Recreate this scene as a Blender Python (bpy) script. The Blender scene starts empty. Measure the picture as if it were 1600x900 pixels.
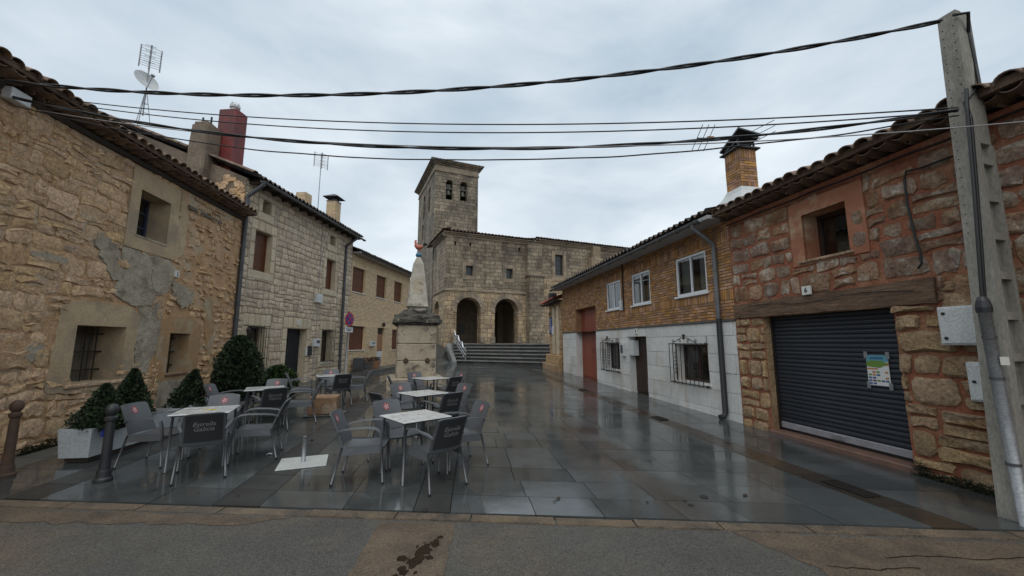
import bpy, math, random
from mathutils import Vector, Matrix, noise as mnoise

# ------------------------------------------------------------------ camera, sky, sun, exposure
SC = bpy.context.scene
COL = SC.collection
R = math.radians
FOC, PITCH, EYE = 614.0, R(7.88), 1.7          # focal length in photo pixels, upward tilt, eye height

cam_data = bpy.data.cameras.new('camera')
cam_data.sensor_width = 36.0
cam_data.lens = FOC / 1600 * 36
cam_data.clip_start = 0.05
cam_data.clip_end = 3000
cam = bpy.data.objects.new('camera', cam_data)
COL.objects.link(cam)
cam.location = (0, 0, EYE)
cam.rotation_euler = (math.pi / 2 + PITCH, 0, 0)
SC.camera = cam

SUN_EL, SUN_AZ = R(58), R(188)                  # a veiled sun high behind the clouds
world = bpy.data.worlds.new('World')
SC.world = world
world.use_nodes = True
wn, wl = world.node_tree.nodes, world.node_tree.links
wn.clear()
w_out = wn.new('ShaderNodeOutputWorld')
w_bg = wn.new('ShaderNodeBackground')
w_sky = wn.new('ShaderNodeTexSky')
w_sky.sky_type = 'NISHITA'
w_sky.sun_disc = False
w_sky.sun_elevation = SUN_EL
w_sky.sun_rotation = SUN_AZ
w_sky.air_density = 1.0
w_sky.dust_density = 4.0
w_skys = wn.new('ShaderNodeVectorMath'); w_skys.operation = 'SCALE'; w_skys.inputs['Scale'].default_value = 0.10
wl.new(w_sky.outputs[0], w_skys.inputs[0])
w_tc = wn.new('ShaderNodeTexCoord')
w_map = wn.new('ShaderNodeMapping'); w_map.inputs['Scale'].default_value = (1.0, 1.0, 2.6)
wl.new(w_tc.outputs['Generated'], w_map.inputs[0])
w_n1 = wn.new('ShaderNodeTexNoise'); w_n1.inputs['Scale'].default_value = 1.7
w_n1.inputs['Detail'].default_value = 7; w_n1.inputs['Roughness'].default_value = 0.52
w_n1.inputs['Distortion'].default_value = 0.25
wl.new(w_map.outputs[0], w_n1.inputs['Vector'])
w_cr = wn.new('ShaderNodeValToRGB')
w_cr.color_ramp.elements[0].position = 0.32; w_cr.color_ramp.elements[0].color = (0.46, 0.58, 0.69, 1)
w_cr.color_ramp.elements[1].position = 0.68; w_cr.color_ramp.elements[1].color = (0.92, 1.00, 1.06, 1)
wl.new(w_n1.outputs['Fac'], w_cr.inputs[0])
w_mx = wn.new('ShaderNodeMix'); w_mx.data_type = 'RGBA'; w_mx.inputs['Factor'].default_value = 0.90   # cloud cover
wl.new(w_skys.outputs[0], w_mx.inputs['A'])
wl.new(w_cr.outputs['Color'], w_mx.inputs['B'])
wl.new(w_mx.outputs['Result'], w_bg.inputs['Color'])
w_bg.inputs['Strength'].default_value = 1.0
wl.new(w_bg.outputs[0], w_out.inputs['Surface'])

sun_data = bpy.data.lights.new('sun', 'SUN')
sun_data.energy = 1.3
sun_data.angle = R(70)
sun_data.color = (1.0, 0.97, 0.93)
sun = bpy.data.objects.new('sun', sun_data)
COL.objects.link(sun)
sun.rotation_euler = Vector((math.sin(SUN_AZ) * math.cos(SUN_EL), math.cos(SUN_AZ) * math.cos(SUN_EL), math.sin(SUN_EL))).to_track_quat('Z', 'Y').to_euler()

SC.view_settings.view_transform = 'Standard'
SC.view_settings.look = 'None'
SC.view_settings.exposure = 0.0
SC.view_settings.gamma = 1.0
SC.view_settings.use_curve_mapping = False
SC.render.engine = 'CYCLES'
SC.cycles.max_bounces = 6
SC.cycles.transparent_max_bounces = 10
SC.cycles.use_denoising = True

# ------------------------------------------------------------------ helpers
def ray(x, y):
    a, u = (x - 800) / FOC, (450 - y) / FOC
    return Vector((a, math.cos(PITCH) - u * math.sin(PITCH), math.sin(PITCH) + u * math.cos(PITCH)))

def at_z(x, y, z=0.0):
    r = ray(x, y); t = (z - EYE) / r.z
    return Vector((r.x * t, r.y * t, z))

def at_y(x, y, Y):
    r = ray(x, y); t = Y / r.y
    return Vector((r.x * t, Y, EYE + r.z * t))

def sstep(a, b, x):
    t = min(1, max(0, (x - a) / (b - a)))
    return t * t * (3 - 2 * t)

def zg(x, y):
    """height of the ground: level by the road, rising to the church, and a ramp left of its steps"""
    b = 0.014 * max(0, y - 6)
    b = min(b, 0.34)
    ramp = sstep(25.5, 33.5, y) * sstep(-4.45, -4.9, x) * 1.3
    return b + ramp

class MB:
    """collects faces, then links them as ONE mesh object"""
    def __init__(s): s.v, s.f, s.m = [], [], []
    def face(s, pts, mi=0):
        k = len(s.v); s.v += [tuple(p) for p in pts]; s.f.append(tuple(range(k, k + len(pts)))); s.m.append(mi)
    def add(s, verts, faces, mi=0):
        k = len(s.v); s.v += [tuple(p) for p in verts]
        for f in faces: s.f.append(tuple(i + k for i in f)); s.m.append(mi)
    def box(s, x0, x1, y0, y1, z0, z1, mi=0, M=None):
        vs = [Vector((x, y, z)) for z in (z0, z1) for y in (y0, y1) for x in (x0, x1)]
        if M: vs = [M @ v for v in vs]
        s.add(vs, [(0, 2, 3, 1), (4, 5, 7, 6), (0, 1, 5, 4), (2, 6, 7, 3), (0, 4, 6, 2), (1, 3, 7, 5)], mi)
    def bbox(s, x0, x1, y0, y1, z0, z1, b=0.01, mi=0, M=None):
        """box with chamfered edges"""
        vs = []; cx = ((x0, 1), (x1, -1)); cy = ((y0, 1), (y1, -1)); cz = ((z0, 1), (z1, -1))
        idx = {}
        for i, (x, sx) in enumerate(cx):
            for j, (y, sy) in enumerate(cy):
                for k, (z, sz) in enumerate(cz):
                    for a in range(3):
                        p = [x + sx * b, y + sy * b, z + sz * b]; p[a] = (x, y, z)[a]
                        idx[i, j, k, a] = len(vs); vs.append(Vector(p))
        fs = []
        for a in range(3):
            o1, o2 = (a + 1) % 3, (a + 2) % 3
            for s_ in (0, 1):
                q = []
                for (p, r) in ((0, 0), (1, 0), (1, 1), (0, 1)):
                    ijk = [0, 0, 0]; ijk[a] = s_; ijk[o1] = p; ijk[o2] = r; q.append(idx[(*ijk, a)])
                fs.append(tuple(q) if s_ else tuple(reversed(q)))
            for p in (0, 1):
                for r in (0, 1):
                    e0 = [0, 0, 0]; e0[o1] = p; e0[o2] = r; e1 = list(e0); e1[a] = 1
                    q = (idx[(*e0, o1)], idx[(*e1, o1)], idx[(*e1, o2)], idx[(*e0, o2)])
                    fs.append(q if (p ^ r) else tuple(reversed(q)))
        for i in (0, 1):
            for j in (0, 1):
                for k in (0, 1):
                    t = (idx[i, j, k, 0], idx[i, j, k, 1], idx[i, j, k, 2])
                    fs.append(t if (i + j + k) % 2 else tuple(reversed(t)))
        if M: vs = [M @ v for v in vs]
        s.add(vs, fs, mi)
    def tube(s, path, r, n=8, mi=0, cap=True, flat=1.0):
        path = [Vector(p) for p in path]; rs = r if isinstance(r, (list, tuple)) else [r] * len(path)
        k = len(s.v); up = Vector((0, 0, 1)); prev = None
        for i, p in enumerate(path):
            t = (path[min(i + 1, len(path) - 1)] - path[max(i - 1, 0)])
            t = t.normalized() if t.length > 1e-9 else Vector((0, 0, 1))
            if prev is None:
                a = t.cross(up)
                if a.length < 1e-3: a = t.cross(Vector((1, 0, 0)))
            else:
                a = prev - t * prev.dot(t)
                if a.length < 1e-5: a = t.cross(up)
            a.normalize(); prev = a; b = t.cross(a)
            for j in range(n):
                q = 2 * math.pi * j / n
                s.v.append(tuple(p + (a * math.cos(q) + b * math.sin(q) * flat) * rs[i]))
        for i in range(len(path) - 1):
            for j in range(n):
                j2 = (j + 1) % n
                s.f.append((k + i * n + j, k + i * n + j2, k + (i + 1) * n + j2, k + (i + 1) * n + j)); s.m.append(mi)
        if cap:
            s.f.append(tuple(k + j for j in range(n))); s.m.append(mi)
            e = k + (len(path) - 1) * n
            s.f.append(tuple(e + n - 1 - j for j in range(n))); s.m.append(mi)
    def lathe(s, prof, c=(0, 0, 0), n=16, mi=0, sq=False):
        """profile of (radius, z); sq gives a square section"""
        k = len(s.v); n = 4 if sq else n; a0 = math.pi / 4 if sq else 0
        for (r, z) in prof:
            for j in range(n):
                q = 2 * math.pi * j / n + a0; rr = r * (math.sqrt(2) if sq else 1)
                s.v.append((c[0] + rr * math.cos(q), c[1] + rr * math.sin(q), c[2] + z))
        for i in range(len(prof) - 1):
            for j in range(n):
                j2 = (j + 1) % n
                s.f.append((k + i * n + j, k + i * n + j2, k + (i + 1) * n + j2, k + (i + 1) * n + j)); s.m.append(mi)
        s.f.append(tuple(k + n - 1 - j for j in range(n))); s.m.append(mi)
        e = k + (len(prof) - 1) * n
        s.f.append(tuple(e + j for j in range(n))); s.m.append(mi)
    def build(s, name, mats, parent=None, smooth=False):
        me = bpy.data.meshes.new(name); me.from_pydata(s.v, [], s.f)
        for m in (mats if isinstance(mats, (list, tuple)) else [mats]): me.materials.append(m)
        if isinstance(mats, (list, tuple)) and len(mats) > 1: me.polygons.foreach_set('material_index', s.m)
        if smooth:
            me.polygons.foreach_set('use_smooth', [True] * len(me.polygons))
        me.update()
        return link(name, me, parent)

def link(name, me, parent=None):
    o = bpy.data.objects.new(name, me); COL.objects.link(o); o.parent = parent
    return o

def smooth_by_angle(o, ang=40):
    o.data.polygons.foreach_set('use_smooth', [True] * len(o.data.polygons))
    try: o.data.set_sharp_from_angle(angle=R(ang))
    except Exception: pass
    return o

def tag(o, label=None, cat=None, group=None, kind=None):
    if label: o['label'] = label
    if cat: o['category'] = cat
    if group: o['group'] = group
    if kind: o['kind'] = kind
    return o

def empty(name, loc=(0, 0, 0), rz=0.0, label=None, cat=None, group=None):
    o = bpy.data.objects.new(name, None); COL.objects.link(o)
    o.empty_display_size = 0.2; o.location = loc; o.rotation_euler = (0, 0, rz)
    return tag(o, label, cat, group)

def copy_tree(o, parent=None):
    c = o.copy(); COL.objects.link(c); c.parent = parent
    for ch in o.children: copy_tree(ch, c)
    return c

def text_mesh(txt, size, shear=0.0, extrude=0.001, align='CENTER', bold=0.0):
    cu = bpy.data.curves.new('writing', 'FONT'); cu.body = txt; cu.size = size; cu.shear = shear
    cu.align_x = align; cu.align_y = 'CENTER'; cu.extrude = extrude; cu.offset = bold; cu.resolution_u = 2; cu.space_line = 0.85
    ob = bpy.data.objects.new('writing', cu); COL.objects.link(ob)
    bpy.context.view_layer.update()
    me = bpy.data.meshes.new_from_object(ob.evaluated_get(bpy.context.evaluated_depsgraph_get()))
    bpy.data.objects.remove(ob); bpy.data.curves.remove(cu)
    return me

def writing(txt, size, m, parent, loc, rot, **kw):
    me = text_mesh(txt, size, **kw); me.materials.clear(); me.materials.append(m)
    o = link('lettering', me, parent); o.location = loc; o.rotation_euler = rot
    return o

class Frame:
    """facade frame: local x to the right along the wall, y into the building, z up; px() puts a photo pixel on the plane y = d"""
    def __init__(s, p_left, p_right):
        a, b = Vector((*p_left, 0)), Vector((*p_right, 0)); s.o = a; s.len = (b - a).length
        s.rz = math.atan2(b.y - a.y, b.x - a.x); s.M = Matrix.Translation(a) @ Matrix.Rotation(s.rz, 4, 'Z'); s.I = s.M.inverted()
    def px(s, x, y, d=0.0):
        o = s.I @ Vector((0, 0, EYE)); r = s.I.to_3x3() @ ray(x, y); t = (d - o.y) / r.y
        q = o + r * t
        return q.x, q.z
    def rect(s, pts, d=0.0):
        q = [s.px(*p, d) for p in pts]; xs = sorted(p[0] for p in q); zs = sorted(p[1] for p in q); n = len(q) // 2
        return sum(xs[:n]) / n, sum(xs[n:]) / (len(q) - n), sum(zs[:n]) / n, sum(zs[n:]) / (len(q) - n)
    def world(s, x, y, z): return s.M @ Vector((x, y, z))
    def ground(s, x, y=0.0):
        w = s.world(x, y, 0); return zg(w.x, w.y)

# ------------------------------------------------------------------ materials
MATS = {}
def mat(name, c1, c2=None, rough=0.7, metal=0.0, nscale=3.0, ndetail=6, rnd=0.0, bump=None, spec=0.5, c3=None, n3=0.6, rough2=None, cov=(0.35, 0.65), bump2=None, coat=0.0, stretch=None, hue=0.0, thr3=(0.5, 0.62), speck=(48, 0.22), rrough=0.0):
    """two (three) colour noise, value change for every object or loose piece, fine relief"""
    m = bpy.data.materials.new(name); m.use_nodes = True; nt = m.node_tree; N, L = nt.nodes, nt.links
    bs = N['Principled BSDF']; bs.inputs['Metallic'].default_value = metal; bs.inputs['Roughness'].default_value = rough
    bs.inputs['Specular IOR Level'].default_value = spec
    if coat: bs.inputs['Coat Weight'].default_value = coat; bs.inputs['Coat Roughness'].default_value = 0.08
    tc = N.new('ShaderNodeTexCoord'); vec = tc.outputs['Object']
    if stretch:
        mp = N.new('ShaderNodeMapping'); mp.inputs['Scale'].default_value = stretch; L.new(vec, mp.inputs[0]); vec = mp.outputs[0]
    def nz(scale, detail=6, rg=0.6):
        n = N.new('ShaderNodeTexNoise'); n.inputs['Scale'].default_value = scale; n.inputs['Detail'].default_value = detail
        n.inputs['Roughness'].default_value = rg; L.new(vec, n.inputs['Vector']); return n.outputs['Fac']
    def mr(src, a, b, c=0.0, d=1.0):
        n = N.new('ShaderNodeMapRange'); n.inputs[1].default_value = a; n.inputs[2].default_value = b
        n.inputs[3].default_value = c; n.inputs[4].default_value = d; L.new(src, n.inputs[0]); return n.outputs[0]
    def mixc(f, a, b):
        n = N.new('ShaderNodeMix'); n.data_type = 'RGBA'; L.new(f, n.inputs['Factor'])
        for s, v in (('A', a), ('B', b)):
            if hasattr(v, 'is_linked') or hasattr(v, 'links'): L.new(v, n.inputs[s])
            else: n.inputs[s].default_value = (*v, 1)
        return n.outputs['Result']
    col = None
    fac = None
    if c2:
        fac = mr(nz(nscale, ndetail), *cov); col = mixc(fac, c1, c2)
    if c3:
        col = mixc(mr(nz(n3, 7, 0.65), *thr3), col if col else c1, c3)
    if rnd or hue:
        oi = N.new('ShaderNodeObjectInfo'); ge = N.new('ShaderNodeNewGeometry')
        ad = N.new('ShaderNodeMath'); ad.operation = 'ADD'; L.new(oi.outputs['Random'], ad.inputs[0]); L.new(ge.outputs['Random Per Island'], ad.inputs[1])
        fr = N.new('ShaderNodeMath'); fr.operation = 'FRACT'; L.new(ad.outputs[0], fr.inputs[0])
        hs = N.new('ShaderNodeHueSaturation'); L.new(mr(fr.outputs[0], 0, 1, 1 - rnd, 1 + rnd), hs.inputs['Value'])
        m2 = N.new('ShaderNodeMath'); m2.operation = 'MULTIPLY'; m2.inputs[1].default_value = 7.31; L.new(fr.outputs[0], m2.inputs[0])
        f2 = N.new('ShaderNodeMath'); f2.operation = 'FRACT'; L.new(m2.outputs[0], f2.inputs[0])
        L.new(mr(f2.outputs[0], 0, 1, 0.5 - hue, 0.5 + hue), hs.inputs['Hue'])
        L.new(mr(f2.outputs[0], 0, 1, 1 - rnd * 0.6, 1 + rnd * 0.4), hs.inputs['Saturation'])
        if col: L.new(col, hs.inputs['Color'])
        else: hs.inputs['Color'].default_value = (*c1, 1)
        col = hs.outputs['Color']
    if col and speck:
        sv = N.new('ShaderNodeHueSaturation'); L.new(mr(nz(speck[0], 3, 0.7), 0.32, 0.68, 1 - speck[1], 1 + speck[1]), sv.inputs['Value']); L.new(col, sv.inputs['Color']); col = sv.outputs['Color']
    if col: L.new(col, bs.inputs['Base Color'])
    else: bs.inputs['Base Color'].default_value = (*c1, 1)
    if rough2 is not None:
        rs = mr(nz(nscale * 0.7 + 0.3, 5), 0.38, 0.62, rough, rough2)
        if rrough:
            ra_ = N.new('ShaderNodeMath'); ra_.operation = 'ADD'; L.new(rs, ra_.inputs[0]); L.new(mr(f2.outputs[0], 0, 1, 0, rrough), ra_.inputs[1]); rs = ra_.outputs[0]
        L.new(rs, bs.inputs['Roughness'])
    prevn = None
    for b in (bump, bump2):
        if b:
            bn = N.new('ShaderNodeBump'); bn.inputs['Strength'].default_value = b[1]; bn.inputs['Distance'].default_value = b[2] if len(b) > 2 else 0.02
            L.new(nz(b[0], 8, 0.65), bn.inputs['Height'])
            if prevn: L.new(prevn, bn.inputs['Normal'])
            prevn = bn.outputs['Normal']
    if prevn: L.new(prevn, bs.inputs['Normal'])
    MATS[name] = m
    return m

def ashlar(name, c1, c2, c3, mort, bw, bh, rough=0.85, msize=0.012, stretch=True):
    """far masonry: blocks too small to pick apart, as colour and relief"""
    m = mat(name, c1, c2, rough=rough, nscale=0.8, c3=c3, n3=0.42, thr3=(0.50, 0.66), bump=(5, 0.8, 0.06), speck=(9, 0.35), stretch=(1, 1, 0.7))
    N, L = m.node_tree.nodes, m.node_tree.links; bs = N['Principled BSDF']
    tc = N.new('ShaderNodeTexCoord'); sx = N.new('ShaderNodeSeparateXYZ'); L.new(tc.outputs['Object'], sx.inputs[0])
    ad = N.new('ShaderNodeMath'); ad.operation = 'ADD'; L.new(sx.outputs[0], ad.inputs[0]); L.new(sx.outputs[1], ad.inputs[1])
    cx = N.new('ShaderNodeCombineXYZ'); L.new(ad.outputs[0], cx.inputs[0]); L.new(sx.outputs[2], cx.inputs[1])
    nz = N.new('ShaderNodeTexNoise'); nz.inputs['Scale'].default_value = 1.1; nz.inputs['Detail'].default_value = 3; L.new(cx.outputs[0], nz.inputs['Vector'])
    wv = N.new('ShaderNodeVectorMath'); wv.operation = 'MULTIPLY_ADD'; wv.inputs[1].default_value = (0.22, 0.12, 0); L.new(nz.outputs['Color'], wv.inputs[0]); L.new(cx.outputs[0], wv.inputs[2])
    br = N.new('ShaderNodeTexBrick'); br.inputs['Scale'].default_value = 1; br.inputs['Brick Width'].default_value = bw; br.inputs['Row Height'].default_value = bh
    br.inputs['Mortar Size'].default_value = msize; br.inputs['Mortar Smooth'].default_value = 0.5; br.inputs['Bias'].default_value = 0
    br.inputs['Color1'].default_value = (0.62, 0.62, 0.62, 1); br.inputs['Color2'].default_value = (1.3, 1.27, 1.2, 1); br.inputs['Mortar'].default_value = (*mort, 1)
    br.squash = 0.7; br.squash_frequency = 3
    L.new(wv.outputs[0], br.inputs['Vector'])
    old = bs.inputs['Base Color'].links[0].from_socket
    mu = N.new('ShaderNodeMix'); mu.data_type = 'RGBA'; mu.blend_type = 'MULTIPLY'; mu.inputs['Factor'].default_value = 0.85
    L.new(old, mu.inputs['A']); L.new(br.outputs['Color'], mu.inputs['B']); L.new(mu.outputs['Result'], bs.inputs['Base Color'])
    bn = N.new('ShaderNodeBump'); bn.invert = True; bn.inputs['Strength'].default_value = 0.7; bn.inputs['Distance'].default_value = 0.02
    L.new(br.outputs['Fac'], bn.inputs['Height']); L.new(bs.inputs['Normal'].links[0].from_socket, bn.inputs['Normal']); L.new(bn.outputs[0], bs.inputs['Normal'])
    return m

def glass_mat():
    m = bpy.data.materials.new('window_glass'); m.use_nodes = True; N, L = m.node_tree.nodes, m.node_tree.links
    N.clear(); o = N.new('ShaderNodeOutputMaterial'); mx = N.new('ShaderNodeMixShader'); fr = N.new('ShaderNodeFresnel'); fr.inputs[0].default_value = 1.6
    t = N.new('ShaderNodeBsdfTransparent'); t.inputs[0].default_value = (0.72, 0.76, 0.76, 1); g = N.new('ShaderNodeBsdfGlossy'); g.inputs['Roughness'].default_value = 0.03
    mm = N.new('ShaderNodeMath'); mm.operation = 'MULTIPLY_ADD'; mm.inputs[1].default_value = 1.0; mm.inputs[2].default_value = 0.08; L.new(fr.outputs[0], mm.inputs[0])
    L.new(mm.outputs[0], mx.inputs[0]); L.new(t.outputs[0], mx.inputs[1]); L.new(g.outputs[0], mx.inputs[2]); L.new(mx.outputs[0], o.inputs[0])
    return m

# old house on the left
M_clay = mat('clay_mortar', (0.56, 0.35, 0.19), (0.40, 0.235, 0.12), rough=0.95, nscale=2.6, c3=(0.47, 0.37, 0.26), n3=1.0, bump=(9, 0.8, 0.05), bump2=(38, 0.7, 0.02), speck=(24, 0.30))
M_rub = mat('ochre_rubble', (0.62, 0.42, 0.245), (0.47, 0.295, 0.16), rough=0.92, nscale=4.0, rnd=0.17, hue=0.005, c3=(0.36, 0.26, 0.17), n3=2.4, thr3=(0.56, 0.70), bump=(8, 0.8, 0.05), bump2=(30, 0.8, 0.025), speck=(22, 0.32))
M_tan = mat('tan_plaster', (0.475, 0.355, 0.22), (0.37, 0.265, 0.16), rough=0.9, nscale=1.6, c3=(0.31, 0.24, 0.165), n3=1.3, bump=(6, 0.5, 0.03), bump2=(60, 0.3, 0.008), speck=(30, 0.15))
M_greyp = mat('grey_plaster', (0.43, 0.365, 0.275), (0.30, 0.25, 0.18), rough=0.9, nscale=2.2, c3=(0.20, 0.165, 0.12), n3=2.4, thr3=(0.53, 0.66), bump=(7, 0.9, 0.06), bump2=(60, 0.5, 0.012), speck=(30, 0.2))
M_orange = mat('orange_plaster', (0.403, 0.231, 0.105), (0.314, 0.204, 0.110), rough=0.9, nscale=2.0, c3=(0.403, 0.330, 0.221), n3=1.3, bump=(8, 0.6, 0.03))
# ashlar house
M_lime = mat('limestone_block', (0.62, 0.505, 0.375), (0.50, 0.40, 0.285), rough=0.88, nscale=3.0, rnd=0.15, hue=0.004, c3=(0.40, 0.325, 0.24), n3=1.8, bump=(14, 0.8, 0.04), bump2=(50, 0.6, 0.015), speck=(30, 0.25))
M_limem = mat('lime_mortar', (0.33, 0.265, 0.19), (0.25, 0.20, 0.14), rough=0.95, nscale=3, bump=(30, 0.6, 0.02))
M_sill = mat('limestone_dressing', (0.58, 0.485, 0.345), (0.48, 0.39, 0.265), rough=0.85, nscale=2.5, rnd=0.10, bump=(18, 0.4, 0.02), speck=(30, 0.2))
M_render = mat('brown_render', (0.235, 0.18, 0.13), (0.165, 0.125, 0.09), rough=0.95, nscale=1.2, c3=(0.12, 0.095, 0.07), n3=1.0, bump=(8, 0.8, 0.04), speck=(20, 0.2))
M_redch = mat('red_painted_chimney', (0.21, 0.032, 0.026), (0.14, 0.024, 0.022), rough=0.6, nscale=2.2, c3=(0.10, 0.026, 0.024), n3=1.6, bump=(10, 0.4, 0.02))
# brick
M_bcream = mat('cream_brick', (0.70, 0.53, 0.34), (0.60, 0.44, 0.26), rough=0.85, nscale=5, rnd=0.14, hue=0.006, bump=(50, 0.3, 0.006))
M_bcreamm = mat('cream_brick_joint', (0.26, 0.19, 0.115), (0.21, 0.15, 0.09), rough=0.95, nscale=4)
M_bochre = mat('ochre_brick', (0.45, 0.24, 0.105), (0.31, 0.15, 0.065), rough=0.85, nscale=4, rnd=0.34, hue=0.006, bump=(50, 0.4, 0.008))
M_bochrem = mat('ochre_brick_joint', (0.17, 0.115, 0.06), (0.125, 0.08, 0.04), rough=0.95, nscale=5, bump=(60, 0.4, 0.01))
M_bchim = mat('chimney_brick', (0.42, 0.225, 0.10), (0.29, 0.14, 0.06), rough=0.85, nscale=4, rnd=0.34, hue=0.012, bump=(50, 0.4, 0.008))
M_white = mat('white_stone_cladding', (0.68, 0.67, 0.64), (0.58, 0.57, 0.54), rough=0.6, nscale=1.4, rnd=0.08, c3=(0.46, 0.40, 0.31), n3=1.3, bump=(40, 0.12, 0.004), thr3=(0.53, 0.74), speck=(30, 0.12), stretch=(1, 1, 0.55))
M_whitem = mat('cladding_joint', (0.30, 0.29, 0.27), rough=0.9)
# red mortar house
M_redm = mat('red_mortar', (0.32, 0.115, 0.06), (0.24, 0.085, 0.045), rough=0.95, nscale=2.6, c3=(0.34, 0.175, 0.10), n3=1.4, bump=(16, 0.9, 0.04), bump2=(60, 0.6, 0.012), speck=(26, 0.3))
M_redst = mat('brown_limestone', (0.54, 0.345, 0.215), (0.33, 0.17, 0.10), rough=0.9, nscale=4.6, rnd=0.28, hue=0.004, c3=(0.66, 0.55, 0.43), n3=2.8, thr3=(0.50, 0.62), bump=(9, 0.9, 0.07), bump2=(36, 0.9, 0.03), speck=(22, 0.36))
M_redpl = mat('red_plaster', (0.36, 0.155, 0.085), (0.28, 0.11, 0.06), rough=0.9, nscale=2, c3=(0.46, 0.32, 0.20), n3=1.4, bump=(9, 0.5, 0.02))
M_quoin = mat('yellow_quoin', (0.56, 0.385, 0.22), (0.39, 0.245, 0.13), rough=0.9, nscale=4.2, rnd=0.2, hue=0.004, c3=(0.31, 0.185, 0.10), n3=2.2, thr3=(0.54, 0.70), bump=(10, 0.9, 0.06), bump2=(40, 0.8, 0.025), speck=(24, 0.36))
M_beam = mat('weathered_beam', (0.19, 0.115, 0.07), (0.10, 0.060, 0.036), rough=0.85, nscale=2.2, stretch=(1, 8, 8), bump=(4, 1.0, 0.04), bump2=(18, 0.6, 0.012), speck=(12, 0.3))
M_shut = mat('dark_shutter', (0.022, 0.026, 0.034), (0.03, 0.034, 0.042), rough=0.36, nscale=2.5, rough2=0.55, spec=0.5, stretch=(0.5, 1, 10), rnd=0.22)
M_rail = mat('shutter_rail', (0.28, 0.27, 0.29), (0.22, 0.21, 0.22), rough=0.5, nscale=5)
M_thresh = mat('red_threshold', (0.19, 0.105, 0.075), (0.14, 0.08, 0.06), rough=0.5, nscale=6, bump=(40, 0.3, 0.006))
# roofs and metal
M_tile = mat('clay_tile', (0.185, 0.115, 0.075), (0.115, 0.078, 0.055), rough=0.85, nscale=3, rnd=0.34, hue=0.015, c3=(0.075, 0.066, 0.05), n3=1.2, bump=(25, 0.6, 0.015))
M_tiled = mat('dark_clay_tile', (0.115, 0.085, 0.065), (0.075, 0.06, 0.05), rough=0.85, nscale=3, rnd=0.25, c3=(0.05, 0.046, 0.04), n3=1.2, bump=(25, 0.6, 0.015))
M_tiler = mat('new_red_tile', (0.40, 0.085, 0.045), (0.30, 0.06, 0.035), rough=0.7, nscale=3, rnd=0.15)
M_soff = mat('eave_boards', (0.055, 0.042, 0.032), (0.035, 0.028, 0.022), rough=0.9, nscale=3, bump=(12, 0.5, 0.02))
M_soffw = mat('white_soffit', (0.42, 0.41, 0.40), (0.35, 0.34, 0.33), rough=0.8, nscale=1)
M_zinc = mat('grey_gutter', (0.17, 0.175, 0.18), (0.12, 0.123, 0.127), rough=0.55, metal=0.2, nscale=3)
M_zincd = mat('dark_gutter', (0.085, 0.085, 0.09), (0.06, 0.06, 0.065), rough=0.55, metal=0.2, nscale=3)
M_cast = mat('cast_iron_black', (0.018, 0.019, 0.022), (0.03, 0.03, 0.032), rough=0.45, nscale=5)
M_iron = mat('wrought_iron', (0.014, 0.012, 0.012), (0.025, 0.018, 0.015), rough=0.5, nscale=7)
M_rust = mat('rusty_post', (0.085, 0.045, 0.026), (0.05, 0.030, 0.02), rough=0.8, nscale=6, bump=(30, 0.4, 0.01))
M_alu = mat('aluminium', (0.36, 0.37, 0.38), rough=0.35, metal=0.85)
M_chrome = mat('handrail_steel', (0.62, 0.63, 0.64), rough=0.22, metal=1.0)
M_galv = mat('galvanised', (0.33, 0.34, 0.35), (0.25, 0.255, 0.26), rough=0.5, metal=0.5, nscale=8)
M_conc = mat('pole_concrete', (0.29, 0.275, 0.235), (0.22, 0.205, 0.175), rough=0.92, nscale=2.5, c3=(0.16, 0.145, 0.12), n3=1.4, bump=(30, 0.4, 0.008), stretch=(1, 1, 0.35))
M_cable = mat('black_cable', (0.008, 0.008, 0.009), rough=0.5)
M_cable2 = mat('grey_cable', (0.28, 0.27, 0.27), rough=0.5)
# woodwork, panes
M_brown = mat('brown_blind', (0.135, 0.045, 0.018), (0.105, 0.035, 0.014), rough=0.5, nscale=4, rnd=0.12)
M_brownd = mat('dark_brown_door', (0.042, 0.020, 0.013), (0.028, 0.013, 0.009), rough=0.5, nscale=3, stretch=(10, 10, 0.6), rnd=0.2)
M_garred = mat('oxide_red_door', (0.265, 0.060, 0.026), (0.215, 0.046, 0.020), rough=0.55, nscale=1.4, rnd=0.05, bump=(5, 0.15, 0.01))
M_blue = mat('blue_window_frame', (0.022, 0.032, 0.075), (0.03, 0.03, 0.05), rough=0.6, nscale=6)
M_wframe = mat('white_window_frame', (0.68, 0.69, 0.70), rough=0.35)
M_glass = glass_mat()
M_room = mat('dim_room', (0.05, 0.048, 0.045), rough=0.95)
M_curtain = mat('net_curtain', (0.55, 0.55, 0.53), (0.42, 0.42, 0.40), rough=0.9, nscale=6, stretch=(6, 6, 0.4))
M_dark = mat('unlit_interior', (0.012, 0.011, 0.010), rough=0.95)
M_oldwood = mat('grey_shutter_wood', (0.17, 0.14, 0.105), (0.10, 0.08, 0.06), rough=0.85, nscale=3, stretch=(8, 8, 0.7), bump=(8, 0.5, 0.01))
M_peach = mat('peach_door', (0.30, 0.155, 0.085), (0.25, 0.13, 0.07), rough=0.6, nscale=3)
M_pvc = mat('white_box', (0.60, 0.61, 0.60), (0.52, 0.53, 0.52), rough=0.45, nscale=3, bump=(6, 0.06, 0.004))
M_plaque = mat('enamel_plaque', (0.66, 0.65, 0.60), rough=0.35)
M_ink = mat('black_ink', (0.012, 0.012, 0.014), rough=0.5)
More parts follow.
